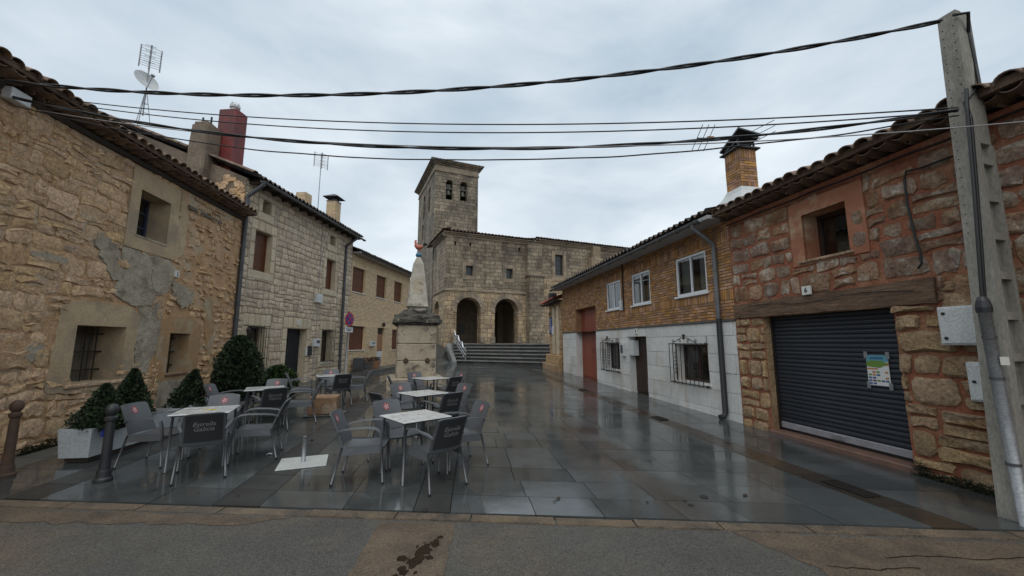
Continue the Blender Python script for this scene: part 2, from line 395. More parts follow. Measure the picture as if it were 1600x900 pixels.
# church
M_church = ashlar('church_ashlar', (0.33, 0.265, 0.19), (0.21, 0.168, 0.12), (0.105, 0.088, 0.066), (0.22, 0.20, 0.17), 0.62, 0.33, msize=0.022)
M_churchw = ashlar('church_warm_ashlar', (0.45, 0.345, 0.225), (0.31, 0.225, 0.14), (0.20, 0.155, 0.105), (0.30, 0.26, 0.21), 0.62, 0.36, msize=0.022)
M_tower = ashlar('tower_ashlar', (0.29, 0.243, 0.182), (0.19, 0.157, 0.117), (0.10, 0.086, 0.066), (0.22, 0.20, 0.175), 0.58, 0.33, msize=0.022)
M_trim = mat('church_dressing', (0.32, 0.25, 0.175), (0.22, 0.168, 0.115), rough=0.88, nscale=1.2, rnd=0.16, c3=(0.14, 0.115, 0.085), n3=1.1, bump=(10, 0.7, 0.03), speck=(18, 0.3))
M_bronze = mat('bell_bronze', (0.10, 0.095, 0.08), (0.07, 0.08, 0.07), rough=0.5, metal=0.6, nscale=6)
M_lead = mat('leaded_pane', (0.025, 0.028, 0.032), (0.04, 0.042, 0.045), rough=0.25, nscale=6)
# monument
M_mon = mat('monument_stone', (0.46, 0.385, 0.285), (0.36, 0.295, 0.21), rough=0.9, nscale=2.4, c3=(0.12, 0.105, 0.085), n3=4.5, bump=(14, 0.8, 0.03), bump2=(60, 0.5, 0.01), thr3=(0.53, 0.66), speck=(40, 0.25))
M_mond = mat('lichen_stone', (0.12, 0.108, 0.085), (0.03, 0.028, 0.025), rough=0.95, nscale=6, bump=(12, 1.0, 0.06), c3=(0.26, 0.23, 0.18), n3=5, thr3=(0.58, 0.68))
M_monl = mat('pale_obelisk_stone', (0.486, 0.446, 0.371), (0.338, 0.304, 0.250), rough=0.9, nscale=4, c3=(0.189, 0.169, 0.142), n3=2.6, bump=(20, 0.5, 0.01))
M_balb = mat('blue_ball', (0.035, 0.14, 0.24), rough=0.35)
M_cock = mat('painted_cockerel', (0.48, 0.15, 0.085), (0.36, 0.095, 0.055), rough=0.5, nscale=12)
M_comb = mat('red_comb', (0.42, 0.03, 0.025), rough=0.5)
# ground
M_earth = mat('far_earth', (0.10, 0.085, 0.06), (0.075, 0.065, 0.045), rough=0.95, nscale=0.4)
M_slab = mat('wet_granite_slab', (0.080, 0.087, 0.086), (0.056, 0.061, 0.061), rough=0.02, rough2=0.13, nscale=1.1, rnd=0.18, hue=0.004, c3=(0.050, 0.053, 0.051), n3=0.7, bump=(55, 0.035, 0.002), bump2=(2.0, 0.06, 0.02), spec=0.72, speck=(140, 0.35), rrough=0.10)
M_joint = mat('slab_joint', (0.028, 0.027, 0.024), (0.05, 0.046, 0.038), rough=0.5, nscale=6)
M_band = mat('dark_paving_band', (0.034, 0.034, 0.032), (0.046, 0.045, 0.041), rough=0.28, rough2=0.5, nscale=2, rnd=0.2, bump=(60, 0.15, 0.004), spec=0.4, speck=(160, 0.3))
M_bandr = mat('brown_paving_band', (0.050, 0.038, 0.028), (0.036, 0.029, 0.023), rough=0.14, rough2=0.35, nscale=2, rnd=0.2, bump=(60, 0.12, 0.004), spec=0.5)
M_asph = mat('wet_asphalt', (0.135, 0.124, 0.105), (0.098, 0.092, 0.082), rough=0.42, rough2=0.75, nscale=0.9, c3=(0.155, 0.125, 0.09), n3=0.5, bump=(70, 1.0, 0.03), bump2=(22, 0.5, 0.02), spec=0.45, speck=(75, 0.60))
M_patch = mat('brown_concrete_patch', (0.175, 0.128, 0.085), (0.125, 0.092, 0.062), rough=0.5, rough2=0.8, nscale=2.2, c3=(0.085, 0.066, 0.048), n3=1.6, bump=(70, 1.0, 0.025), spec=0.4, thr3=(0.50, 0.70), speck=(75, 0.55))
M_kerb = mat('sandy_kerb', (0.175, 0.128, 0.082), (0.11, 0.083, 0.056), rough=0.6, nscale=3.5, rnd=0.12, c3=(0.08, 0.064, 0.048), n3=2.4, bump=(50, 0.9, 0.02), spec=0.4, speck=(70, 0.5))
M_pave = mat('grey_sidewalk', (0.12, 0.115, 0.10), (0.09, 0.087, 0.078), rough=0.45, rough2=0.65, nscale=1.2, rnd=0.08, bump=(60, 0.3, 0.006))
M_stepm = mat('wet_step_stone', (0.24, 0.245, 0.235), (0.16, 0.165, 0.16), rough=0.25, rough2=0.45, nscale=1.5, rnd=0.14, bump=(30, 0.2, 0.006))
M_riser = mat('shaded_riser_stone', (0.085, 0.085, 0.078), (0.05, 0.05, 0.047), rough=0.5, nscale=1.5, rnd=0.3)  # darker copy of the step stone: shade under the nosings put into the colour
M_porch = mat('porch_stone', (0.26, 0.20, 0.14), (0.18, 0.135, 0.095), rough=0.9, nscale=1.5)
M_eavem = mat('eave_mortar_brown', (0.15, 0.095, 0.06), (0.10, 0.065, 0.045), rough=0.95, nscale=5, bump=(20, 0.9, 0.04))
M_stain = mat('oil_stain', (0.020, 0.013, 0.008), (0.034, 0.022, 0.013), rough=0.9, nscale=9, spec=0.1)
M_leafb = mat('dead_leaf', (0.03, 0.018, 0.010), rough=0.7)
M_paper = mat('white_paper', (0.62, 0.62, 0.60), rough=0.8)
# furniture
M_plast = mat('grey_chair_plastic', (0.095, 0.10, 0.107), (0.082, 0.087, 0.093), rough=0.40, nscale=5, rnd=0.08, speck=None, bump=(240, 0.12, 0.002))
M_plastd = mat('charcoal_chair_back', (0.030, 0.030, 0.031), (0.024, 0.024, 0.025), rough=0.5, nscale=5, rnd=0.08, speck=None)
M_leg = mat('chair_leg_metal', (0.15, 0.153, 0.158), rough=0.4, metal=0.6)
M_letter = mat('silver_print', (0.20, 0.20, 0.195), rough=0.5)
M_red = mat('red_print', (0.42, 0.05, 0.06), rough=0.5)
M_pink = mat('pale_print', (0.55, 0.42, 0.42), rough=0.5)
M_top = mat('white_table_top', (0.66, 0.66, 0.64), (0.56, 0.56, 0.54), rough=0.10, rough2=0.3, nscale=9, spec=0.5, speck=(40, 0.08))
M_print = mat('table_print', (0.10, 0.10, 0.11), rough=0.3)
M_yel = mat('yellow_print', (0.60, 0.47, 0.06), rough=0.35)
M_plate = mat('painted_steel_plate', (0.52, 0.53, 0.50), (0.45, 0.46, 0.43), rough=0.4, nscale=3)
M_plant = mat('pale_planter_concrete', (0.44, 0.46, 0.47), (0.38, 0.40, 0.41), rough=0.6, nscale=2, bump=(140, 0.2, 0.003))
M_cyp = mat('conifer_foliage', (0.034, 0.054, 0.016), (0.013, 0.024, 0.009), rough=0.75, nscale=9, rnd=0.65, hue=0.035, cov=(0.4, 0.6), speck=None)
M_bush = mat('broadleaf_bush', (0.040, 0.075, 0.014), (0.022, 0.045, 0.010), rough=0.6, nscale=5, rnd=0.5, hue=0.03)
M_moss = mat('moss', (0.030, 0.036, 0.010), (0.016, 0.018, 0.007), rough=0.95, nscale=9, rnd=0.5)
M_bark = mat('shrub_bark', (0.06, 0.042, 0.028), rough=0.9)
M_soil = mat('potting_soil', (0.02, 0.015, 0.010), rough=0.95)
M_block = mat('sandstone_block', (0.29, 0.17, 0.095), (0.20, 0.115, 0.062), rough=0.9, nscale=4, c3=(0.33, 0.25, 0.17), n3=2.5, bump=(20, 0.8, 0.02))
M_signr = mat('sign_red', (0.42, 0.02, 0.035), rough=0.35)
M_signb = mat('sign_blue', (0.02, 0.045, 0.24), rough=0.35)
M_signw = mat('sign_white', (0.62, 0.62, 0.62), rough=0.4)
M_terra = mat('terracotta_pot', (0.36, 0.20, 0.11), (0.29, 0.155, 0.085), rough=0.85, nscale=4)
M_flower = mat('flowers', (0.35, 0.05, 0.08), (0.25, 0.03, 0.05), rough=0.7, nscale=20)

# ------------------------------------------------------------------ generators
def inpoly(x, z, poly):
    c = False; n = len(poly)
    for i in range(n):
        (x1, z1), (x2, z2) = poly[i], poly[(i + 1) % n]
        if (z1 > z) != (z2 > z) and x < (x2 - x1) * (z - z1) / (z2 - z1) + x1: c = not c
    return c

def wall(name, x0, x1, z0, z1, holes, m, parent, z1b=None, y=0.0, arcs=(), ndiv=None):
    """front skin with real openings; z1b is the top at x1; arcs: indices of holes with a round head"""
    z1b = z1 if z1b is None else z1b; mb = MB()
    xs = sorted({x0, x1, *[h[0] for h in holes], *[h[1] for h in holes]}); zs = sorted(z for z in {z0, *[h[2] for h in holes], *[h[3] for h in holes]} if z >= z0 - 1e-6)
    xs = [x for x in xs if x0 <= x <= x1]
    top = lambda x: z1 + (z1b - z1) * (x - x0) / (x1 - x0)
    for i in range(len(xs) - 1):
        a, b = xs[i], xs[i + 1]; cx = (a + b) / 2
        for j in range(len(zs)):
            c = zs[j]; last = j == len(zs) - 1; cz = c + 0.001 if last else (c + zs[j + 1]) / 2
            if any(h[0] < cx < h[1] and h[2] < cz < h[3] for h in holes): continue
            if last and c >= max(top(a), top(b)) - 1e-6: continue
            d0, d1 = (top(a), top(b)) if last else (zs[j + 1],) * 2
            mb.face([(a, y, c), (b, y, c), (b, y, d1), (a, y, d0)])
    for k, h in enumerate(holes):
        if k in arcs:
            r = (h[1] - h[0]) / 2; xc = (h[0] + h[1]) / 2; zs_ = h[3] - r
            pts = [(xc - r * math.cos(math.pi * t / 16), zs_ + r * math.sin(math.pi * t / 16)) for t in range(17)]
            for t in range(16):
                (ax, az), (bx, bz) = pts[t], pts[t + 1]
                mb.face([(ax, y, az), (bx, y, bz), (bx, y, h[3]), (ax, y, h[3])])
    return mb.build(name, m, parent)

def reveal(h, depth, m, parent, arch=False, y=0.0, back=None, splay=0.0, name='reveal'):
    """sides of an opening, and a back if asked for"""
    x0, x1, z0, z1 = h[:4]; mb = MB()
    if arch:
        r = (x1 - x0) / 2; xc = (x0 + x1) / 2; zs_ = z1 - r
        ring = [(x0, z0)] + [(xc - r * math.cos(math.pi * t / 16), zs_ + r * math.sin(math.pi * t / 16)) for t in range(17)] + [(x1, z0)]
    else: ring = [(x0, z0), (x0, z1), (x1, z1), (x1, z0)]
    cx = (x0 + x1) / 2
    inner = [(p[0] + (splay if p[0] < cx else -splay), p[1]) for p in ring]
    n = len(ring)
    for i in range(n):
        a, b = ring[i], ring[(i + 1) % n]; ai, bi = inner[i], inner[(i + 1) % n]
        mb.face([(a[0], y, a[1]), (b[0], y, b[1]), (bi[0], y + depth, bi[1]), (ai[0], y + depth, ai[1])])
    o = mb.build(name, m, parent)
    if back:
        b = MB(); b.face([(p[0], y + depth, p[1]) for p in inner]); b.build('back_panel', back, parent)
    return o

def warp(x, z, amp, sc, seed):
    v = Vector((x * sc, z * sc, seed * 7.3))
    return amp * mnoise.noise(v), amp * mnoise.noise(v + Vector((31.7, 11.3, 0)))

def stone_piece(rect, gap, proud, rng, jit, wp=None, n=10, rough_face=0.35, y=0.0, corner=0.8):
    x0, x1, z0, z1 = rect; x0 += gap / 2; x1 -= gap / 2; z0 += gap / 2; z1 -= gap / 2
    w, h = x1 - x0, z1 - z0; c = min(w, h) * (1 - corner)
    ring = [(x0 + c, z0), (x0 + w * .5, z0), (x1 - c, z0), (x1, z0 + c), (x1, z1 - c), (x1 - c, z1), (x0 + w * .5, z1), (x0 + c, z1), (x0, z1 - c), (x0, z0 + c)]
    ring = [(a + rng.uniform(-jit, jit), b + rng.uniform(-jit, jit)) for a, b in ring]
    if wp: ring = [(a + q[0], b + q[1]) for a, b in ring for q in (warp(a, b, *wp),)]
    mx = sum(p[0] for p in ring) / 10; mz = sum(p[1] for p in ring) / 10
    V = [(a, y + 0.03, b) for a, b in ring]
    e = min(w, h)
    def inset(p, d):
        dx, dz = mx - p[0], mz - p[1]; l = math.hypot(dx, dz) or 1
        return p[0] + dx / l * d, p[1] + dz / l * d
    for a, b in ring:
        q = inset((a, b), e * 0.03); V.append((q[0], y - proud * rng.uniform(.35, .65), q[1]))
    for a, b in ring:
        q = inset((a, b), e * 0.17); V.append((q[0], y - proud * (1 + rng.uniform(-rough_face, rough_face)), q[1]))
    V.append((mx, y - proud * (1 + rng.uniform(-rough_face, rough_face)), mz))
    F = []
    for i in range(10):
        j = (i + 1) % 10
        F += [(i, j, 10 + j, 10 + i), (10 + i, 10 + j, 20 + j, 20 + i), (20 + i, 20 + j, 30)]
    return V, F

def crop(rect, holes, minw=0.07):
    """cut a piece back where it would cover an opening; None if nothing useful is left"""
    x0, x1, z0, z1 = rect
    for (a, b, c, d) in [h[:4] for h in holes]:
        if x1 <= a or x0 >= b or z1 <= c or z0 >= d: continue
        opts = []
        if a - x0 > minw: opts.append(((a - x0) * (z1 - z0), (x0, a, z0, z1)))
        if x1 - b > minw: opts.append(((x1 - b) * (z1 - z0), (b, x1, z0, z1)))
        if c - z0 > minw * .6: opts.append(((x1 - x0) * (c - z0), (x0, x1, z0, c)))
        if z1 - d > minw * .6: opts.append(((x1 - x0) * (z1 - d), (x0, x1, d, z1)))
        if not opts: return None
        x0, x1, z0, z1 = max(opts)[1]
    if x1 - x0 < minw or z1 - z0 < minw * .5: return None
    return x0, x1, z0, z1

def emit(pieces, name, m, parent, limit=300, flat=True, rest='rest'):
    """pieces: (key, verts, faces); the largest in view become objects, the rest one part"""
    pieces.sort(key=lambda p: -p[0])
    limit = min(limit, sum(p[0] > 0 for p in pieces))
    for k, V, F in pieces[:limit]:
        me = bpy.data.meshes.new(name); me.from_pydata(V, [], F); me.materials.append(m)
        if len(F) > 20: me.polygons.foreach_set('use_smooth', [True] * len(F)); me.set_sharp_from_angle(angle=R(34))
        link(name, me, parent)
    if len(pieces) > limit:
        mb = MB()
        for k, V, F in pieces[limit:]: mb.add(V, F)
        o = mb.build(rest, m, parent); o['kind'] = 'stuff'

def seen(fr, x, z, area):
    w = fr.world(x, 0, z); v = w - Vector((0, 0, EYE)); n = fr.M.to_3x3() @ Vector((0, -1, 0))
    f = v.normalized().y
    if v.y < 0.3 or abs(v.x / v.y) > 1.42: return -1
    return area * abs(n.dot(v)) / v.length ** 3

def masonry(fr, name, m, parent, x0, x1, z0, z1, holes, hr, wr, gap, proud, seed, jit=0.012, wp=None, skip=(), limit=300, z1b=None, rough_face=0.35, y=0.0, corner=0.8, thin=0.0):
    rng = random.Random(seed); out = []; z = z0; zt = max(z1, z1b if z1b else z1)
    while z < zt - 0.04:
        h = rng.uniform(*hr)
        if zt - (z + h) < hr[0] * .6: h = zt - z
        x = x0 - rng.uniform(0, wr[0])
        while x < x1:
            w = rng.uniform(*wr) * (0.75 + 0.5 * h / hr[1])
            a, b = max(x, x0), min(x + w, x1); x += w
            if b - a < 0.09: continue
            parts = [(a, b, z, z + h)]
            if h > hr[0] * 1.35 and rng.random() < .35: zm = z + h * rng.uniform(.4, .6); parts = [(a, b, z, zm), (a, b, zm, z + h)]
            elif b - a > wr[0] * 1.6 and rng.random() < .3: xm = a + (b - a) * rng.uniform(.4, .6); parts = [(a, xm, z, z + h), (xm, b, z, z + h)]
            for rc in parts:
                tz = z1 if z1b is None else z1 + (z1b - z1) * ((rc[0] + rc[1]) / 2 - x0) / (x1 - x0)
                if rc[2] > tz - 0.06: continue
                rc = (rc[0], rc[1], rc[2], min(rc[3], tz))
                rc = crop(rc, holes)
                if not rc or rng.random() < thin: continue
                cx, cz = (rc[0] + rc[1]) / 2, (rc[2] + rc[3]) / 2
                if any(inpoly(cx, cz, p) for p in skip): continue
                g = gap * rng.uniform(.6, 1.5)
                if rc[1] - rc[0] < g * 2.2 or rc[3] - rc[2] < g * 2.2: continue
                V, F = stone_piece(rc, g, proud * rng.uniform(.5, 1.5), rng, jit, wp, rough_face=rough_face, y=y, corner=corner)
                out.append((seen(fr, cx, cz, (rc[1] - rc[0]) * (rc[3] - rc[2])), V, F))
        z += h
    emit(out, name, m, parent, limit, rest=name + '_rest')

def bricks(fr, m, parent, x0, x1, z0, z1, holes, L=0.24, Hh=0.058, j=0.012, proud=0.008, seed=1, limit=300, soldier=(), y=0.0, name='brick', clip_top=None):
    """running bond; soldier: list of (za, zb) bands of upright bricks"""
    rng = random.Random(seed); out = []; z = z0; row = 0
    def put(rc):
        rc2 = crop(rc, holes, 0.03)
        if not rc2: return
        a, b, c, d = rc2; p = y - proud * rng.uniform(.5, 1.6); e = 0.004
        V = [(a, y + .01, c), (b, y + .01, c), (b, y + .01, d), (a, y + .01, d), (a + e, p, c + e), (b - e, p, c + e), (b - e, p, d - e), (a + e, p, d - e)]
        F = [(0, 1, 5, 4), (1, 2, 6, 5), (2, 3, 7, 6), (3, 0, 4, 7), (4, 5, 6, 7)]
        out.append((seen(fr, (a + b) / 2, (c + d) / 2, (b - a) * (d - c)), V, F))
    while z < z1 - 0.02:
        s = next((q for q in soldier if q[0] <= z + .01 < q[1]), None)
        if s:
            x = x0
            while x < x1 - 0.02: put((x + j / 2, min(x + Hh + j, x1) - j / 2, s[0] + j / 2, s[1] - j / 2)); x += Hh + j
            z = s[1]; continue
        x = x0 - (L / 2 if row % 2 else 0)
        while x < x1 - .02:
            a, b = max(x, x0), min(x + L, x1)
            if b - a > .03: put((a + j / 2, b - j / 2, z + j / 2, min(z + Hh + j, z1) - j / 2))
            x += L
        z += Hh + j; row += 1
    emit(out, name, m, parent, limit, rest=name + 'work')

def barrel_tile(L=0.42, r0=0.105, r1=0.085, th=0.013, n=8):
    """curved clay tile, open side down, along +y, wide end at y = 0"""
    V, F = [], []
    for (yy, r) in ((0, r0), (L, r1)):
        for t in range(n + 1):
            q = math.pi * t / n; V.append((-r * math.cos(q), yy, r * math.sin(q) * .8))
        for t in range(n + 1):
            q = math.pi * t / n; V.append((-(r - th) * math.cos(q), yy, (r - th) * math.sin(q) * .8 - .002))
    k = n + 1
    for t in range(n):
        F += [(t, t + 1, 2 * k + t + 1, 2 * k + t), (k + t + 1, k + t, 3 * k + t, 3 * k + t + 1), (t, k + t, k + t + 1, t + 1)]
    F += [(0, 2 * k, 3 * k, k), (n, k + n, 3 * k + n, 2 * k + n)]
    return V, F
_tv, _tf = barrel_tile()
TILE_ME = {}
def tile_me(m):
    if m.name not in TILE_ME:
        me = bpy.data.meshes.new('roof_tile'); me.from_pydata(_tv, [], _tf); me.materials.append(m)
        me.polygons.foreach_set('use_smooth', [True] * len(me.polygons)); me.set_sharp_from_angle(angle=R(50)); TILE_ME[m.name] = me
    return TILE_ME[m.name]

def tile_row(parent, x0, x1, zfun, y, m, step, tilt, seed, down=False, scale=1.0, lift=0.0):
    rng = random.Random(seed); n = int((x1 - x0) / step)
    for i in range(n):
        x = x0 + (i + .5) * step
        o = link('roof_tile', tile_me(m), parent)
        o.location = (x + rng.uniform(-.012, .012), y + rng.uniform(-.03, .03), zfun(x) + lift + rng.uniform(-.012, .012))
        o.rotation_euler = (tilt + rng.uniform(-.04, .04), math.pi if down else 0, rng.uniform(-.05, .05)); o.scale = (scale,) * 3

def tile_field(parent, x0, x1, zfun, y0, y1, tilt, m, period=0.22, row=0.36, amp=0.05, seed=3, name='tile_field', lift=0.0, wob=0.012):
    """many tiles too small to pick apart: ribbed, overlapping courses"""
    rng = random.Random(seed); mb = MB(); n = max(2, int((x1 - x0) / period)); per = (x1 - x0) / n; sub = 8; length = (y1 - y0) / math.cos(tilt); rows = max(1, int(length / row))
    off = [rng.uniform(-wob, wob) for _ in range(n + 1)]
    k = []
    for r in range(rows):
        for e in (0, 1):
            base = len(mb.v); k.append(base); s = (r + e) * length / rows - (0.03 if e == 0 and r else 0); hh = 0.028 if e == 0 else 0.0
            for i in range(n * sub + 1):
                x = x0 + per * i / sub; q = 2 * math.pi * (i / sub); zz = amp * math.cos(q) + off[(i + sub // 2) // sub] + hh
                yy = y0 + s * math.cos(tilt)
                mb.v.append((x, yy, zfun(x) + s * math.sin(tilt) + zz + lift))
    for r in range(len(k) - 1):
        for i in range(n * sub):
            mb.f.append((k[r] + i, k[r] + i + 1, k[r + 1] + i + 1, k[r + 1] + i)); mb.m.append(0)
    o = mb.build(name, m, parent, smooth=True); o['kind'] = 'stuff'
    return o

def patch(parent, poly, m, proud, rng, name='plaster_patch', y=0.0, rag=0.025, holes=()):
    """a coat of plaster with a ragged edge"""
    pts = []
    n = len(poly)
    for i in range(n):
        a, b = poly[i], poly[(i + 1) % n]; d = math.dist(a, b); k = max(1, int(d / 0.07))
        for t in range(k):
            f = t / k; pts.append((a[0] + (b[0] - a[0]) * f + rng.uniform(-rag, rag), a[1] + (b[1] - a[1]) * f + rng.uniform(-rag, rag)))
    V = [(p[0], y - proud, p[1]) for p in pts] + [(p[0], y + .02, p[1]) for p in pts]; k = len(pts)
    F = [tuple(range(k))] + [(i, k + i, k + (i + 1) % k, (i + 1) % k) for i in range(k)]
    mb = MB(); mb.add(V, F); return mb.build(name, m, parent)

def ring_patch(parent, outer, hole, m, proud, name='window_surround', y=0.0):
    """flat raised frame of plaster or stone round an opening"""
    X0, X1, Z0, Z1 = outer; x0, x1, z0, z1 = hole[:4]; mb = MB()
    for (a, b, c, d) in ((X0, x0, Z0, Z1), (x1, X1, Z0, Z1), (x0, x1, Z0, z0), (x0, x1, z1, Z1)):
        if b - a > .001 and d - c > .001: mb.box(a, b, y - proud, y + .02, c, d)
    return mb.build(name, m, parent)

def pane_window(parent, h, depth, fm, cols=2, rows=1, fw=0.05, curtain=True, sill=None, y=0.0, mull=None, open_room=True):
    """window > frame bars are one mesh, panes and sill are its children"""
    x0, x1, z0, z1 = h[:4]; yy = y + depth; mb = MB()
    for (a, b, c, d) in ((x0, x0 + fw, z0, z1), (x1 - fw, x1, z0, z1), (x0 + fw, x1 - fw, z0, z0 + fw), (x0 + fw, x1 - fw, z1 - fw, z1)): mb.box(a, b, yy - .05, yy + .01, c, d)
    for i in range(1, cols):
        x = x0 + (x1 - x0) * i / cols; mb.box(x - fw * .45, x + fw * .45, yy - .045, yy + .008, z0 + fw, z1 - fw)
    for i in range(1, rows):
        z = z0 + (z1 - z0) * i / rows; mb.box(x0 + fw, x1 - fw, yy - .04, yy + .006, z - fw * .3, z + fw * .3)
    w = mb.build('window', fm, parent)
    for i in range(cols):
        a = x0 + (x1 - x0) * i / cols + fw * .5; b = x0 + (x1 - x0) * (i + 1) / cols - fw * .5
        p = MB(); p.face([(a, yy - .02, z0 + fw * .6), (b, yy - .02, z0 + fw * .6), (b, yy - .02, z1 - fw * .6), (a, yy - .02, z1 - fw * .6)]); p.build('pane', M_glass, w)
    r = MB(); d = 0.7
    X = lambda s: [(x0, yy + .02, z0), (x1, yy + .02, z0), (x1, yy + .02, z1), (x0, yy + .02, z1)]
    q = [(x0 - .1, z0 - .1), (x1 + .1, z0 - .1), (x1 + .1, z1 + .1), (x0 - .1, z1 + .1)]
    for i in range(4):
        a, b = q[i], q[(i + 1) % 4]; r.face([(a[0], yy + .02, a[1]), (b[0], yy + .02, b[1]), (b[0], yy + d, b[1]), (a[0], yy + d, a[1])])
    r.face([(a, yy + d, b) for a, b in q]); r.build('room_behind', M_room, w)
    if curtain:
        c = MB()
        for (a, b) in ((x0 + .02, x0 + (x1 - x0) * .42), (x1 - (x1 - x0) * .36, x1 - .02)):
            n = 14
            for i in range(n):
                u0, u1 = a + (b - a) * i / n, a + (b - a) * (i + 1) / n; k0, k1 = (i % 2) * .03, ((i + 1) % 2) * .03
                c.face([(u0, yy + .10 + k0, z0), (u1, yy + .10 + k1, z0), (u1, yy + .10 + k1, z1), (u0, yy + .10 + k0, z1)])
        c.build('curtain', M_curtain, w)
    if sill:
        s = MB(); s.bbox(x0 - .06, x1 + .06, y - .06, yy, z0 - .055, z0 - .002, .008); s.build('sill', sill, w)
    return w

def blind_window(parent, h, depth, m, sill=None, y=0.0, slat=0.05, drop=1.0):
    """closed roller blind: every slat a child of the window"""
    x0, x1, z0, z1 = h[:4]; yy = y + depth; fr = MB()
    for (a, b, c, d) in ((x0, x0 + .05, z0, z1), (x1 - .05, x1, z0, z1), (x0 + .05, x1 - .05, z1 - .05, z1)): fr.box(a, b, yy - .03, yy + .03, c, d)
    w = fr.build('window', m, parent)
    n = max(3, int((z1 - z0 - .05) / slat)); hh = (z1 - .05 - z0) / n
    base = None
    for i in range(n):
        if base is None:
            b = MB(); e = .006
            b.add([(x0 + .05, yy, 0), (x1 - .05, yy, 0), (x0 + .05, yy - .012, e), (x1 - .05, yy - .012, e), (x0 + .05, yy - .012, hh - e), (x1 - .05, yy - .012, hh - e), (x0 + .05, yy, hh), (x1 - .05, yy, hh)], [(0, 1, 3, 2), (2, 3, 5, 4), (4, 5, 7, 6)])
            o = b.build('slat', m, w); base = o
        else: o = link('slat', base.data, w)
        o.location = (0, 0, z0 + hh * i)
    if sill:
        s = MB(); s.bbox(x0 - .05, x1 + .05, y - .05, yy, z0 - .05, z0 - .002, .008); s.build('sill', sill, w)
    return w

def gutter(parent, x0, x1, z0, z1, y, m, r=0.07, name='gutter', brackets=0.0):
    mb = MB(); n = 8; pts = []
    for t in range(n + 1):
        q = math.pi + math.pi * t / n; pts.append((r * math.cos(q), r * math.sin(q)))
    pts += [(p[0] * .86, p[1] * .86) for p in reversed(pts)]
    k = len(pts)
    V = [(x, y + p[0], z + p[1]) for (x, z) in ((x0, z0), (x1, z1)) for p in pts]
    F = [(i, (i + 1) % k, k + (i + 1) % k, k + i) for i in range(k)] + [tuple(range(k)), tuple(range(2 * k - 1, k - 1, -1))]
    mb.add(V, F); o = smooth_by_angle(mb.build(name, m, parent))
    if brackets:
        nb = int((x1 - x0) / brackets)
        for i in range(nb + 1):
            x = x0 + .1 + (x1 - x0 - .2) * i / max(1, nb); z = z0 + (z1 - z0) * (x - x0) / (x1 - x0)
            b = MB(); b.tube([(x, y + 1.12 * r * math.cos(math.pi + math.pi * t / 8), z + 1.12 * r * math.sin(math.pi + math.pi * t / 8)) for t in range(9)], .014, 5); b.build('bracket', m, o)
    return o

def body(parent, fr, L, z0, zt, depth, m, name='rear_walls', ridge=None, zt1=None, left=True):
    """side and back walls so that the house is closed"""
    zt1 = zt if zt1 is None else zt1; mb = MB()
    rg = ridge or 0
    mb.face([(0, depth, z0), (0, .002, z0), (0, .002, zt), (0, depth / 2, zt + rg), (0, depth, zt)])
    mb.face([(L, .002, z0), (L, depth, z0), (L, depth, zt1), (L, depth / 2, zt1 + rg), (L, .002, zt1)])
    mb.face([(L, depth, z0), (0, depth, z0), (0, depth, zt), (L, depth, zt1)])
    return mb.build(name, m, parent)

def plaque(parent, x, z, w, h, txt, y=-0.02, name='house_number'):
    mb = MB(); mb.bbox(x - w / 2, x + w / 2, y - .012, y + .03, z - h / 2, z + h / 2, .004); o = mb.build(name, M_plaque, parent)
    writing(txt, h * .8, M_ink, o, (x, y - .014, z), (math.pi / 2, 0, 0), bold=.003)
    return o

def noisy(o, amp, sc, seed=0, cuts=0):
    import bmesh
    bm = bmesh.new(); bm.from_mesh(o.data)
    if cuts: bmesh.ops.subdivide_edges(bm, edges=bm.edges[:], cuts=cuts, use_grid_fill=True)
    for v in bm.verts: v.co += Vector((mnoise.noise(v.co * sc + Vector((seed, 0, 0))), mnoise.noise(v.co * sc + Vector((0, seed, 9))), mnoise.noise(v.co * sc + Vector((5, 0, seed))))) * amp
    bm.to_mesh(o.data); bm.free(); return o

# ------------------------------------------------------------------ ground, road, paving
WR = lambda y: 6.305 - 0.18 * y                   # right-hand house line
WL = lambda y: (-6.433 - 0.172 * y) if y < 12 else (-9.472 + 0.081 * y) if y < 19.1 else (-10.54 + 0.1375 * y)
rg = random.Random(5)

mb = MB()
gx = [-900, -400, -150, -60, -30, -20, -15, -12, -10, -9, -8, -7, -6, -5, -4.6, -4.5, -4.4, -4.3, -4.2, -4.1, -4, -3, -2, -1, 0, 1, 2, 3, 4, 5, 6, 8, 12, 20, 30, 60, 150, 400, 900]
gy = [-400, -60, -20, 0, 3, 6, 9, 12, 15, 18, 21, 24, 25, 26, 27, 28, 29, 30, 31, 32, 33, 34, 36, 40, 60, 120, 300, 900]
for y in gy:
    for x in gx: mb.v.append((x, y, zg(x, y) - 0.05 - (0.06 if y < 4.5 else 0)))
nx = len(gx)
for j in range(len(gy) - 1):
    for i in range(nx - 1): mb.f.append((j * nx + i, j * nx + i + 1, (j + 1) * nx + i + 1, (j + 1) * nx + i)); mb.m.append(0)
tag(mb.build('ground', M_joint), kind='structure')

KY = lambda x: 4.20 - 0.0725 * x                  # front edge of the paving
mb = MB()
rx = [-40, -20, -12, -9, -7, -5, -3, -1, 1, 3, 4, 5, 6, 8, 12, 20, 40]
for i in range(len(rx) - 1):
    a, b = rx[i], rx[i + 1]; ea, eb = (KY(a) - .05, KY(b) - .05)
    mb.face([(a, -25, -.022), (b, -25, -.022), (b, eb, -.022), (a, ea, -.022)])
tag(mb.build('road', M_asph), kind='structure')

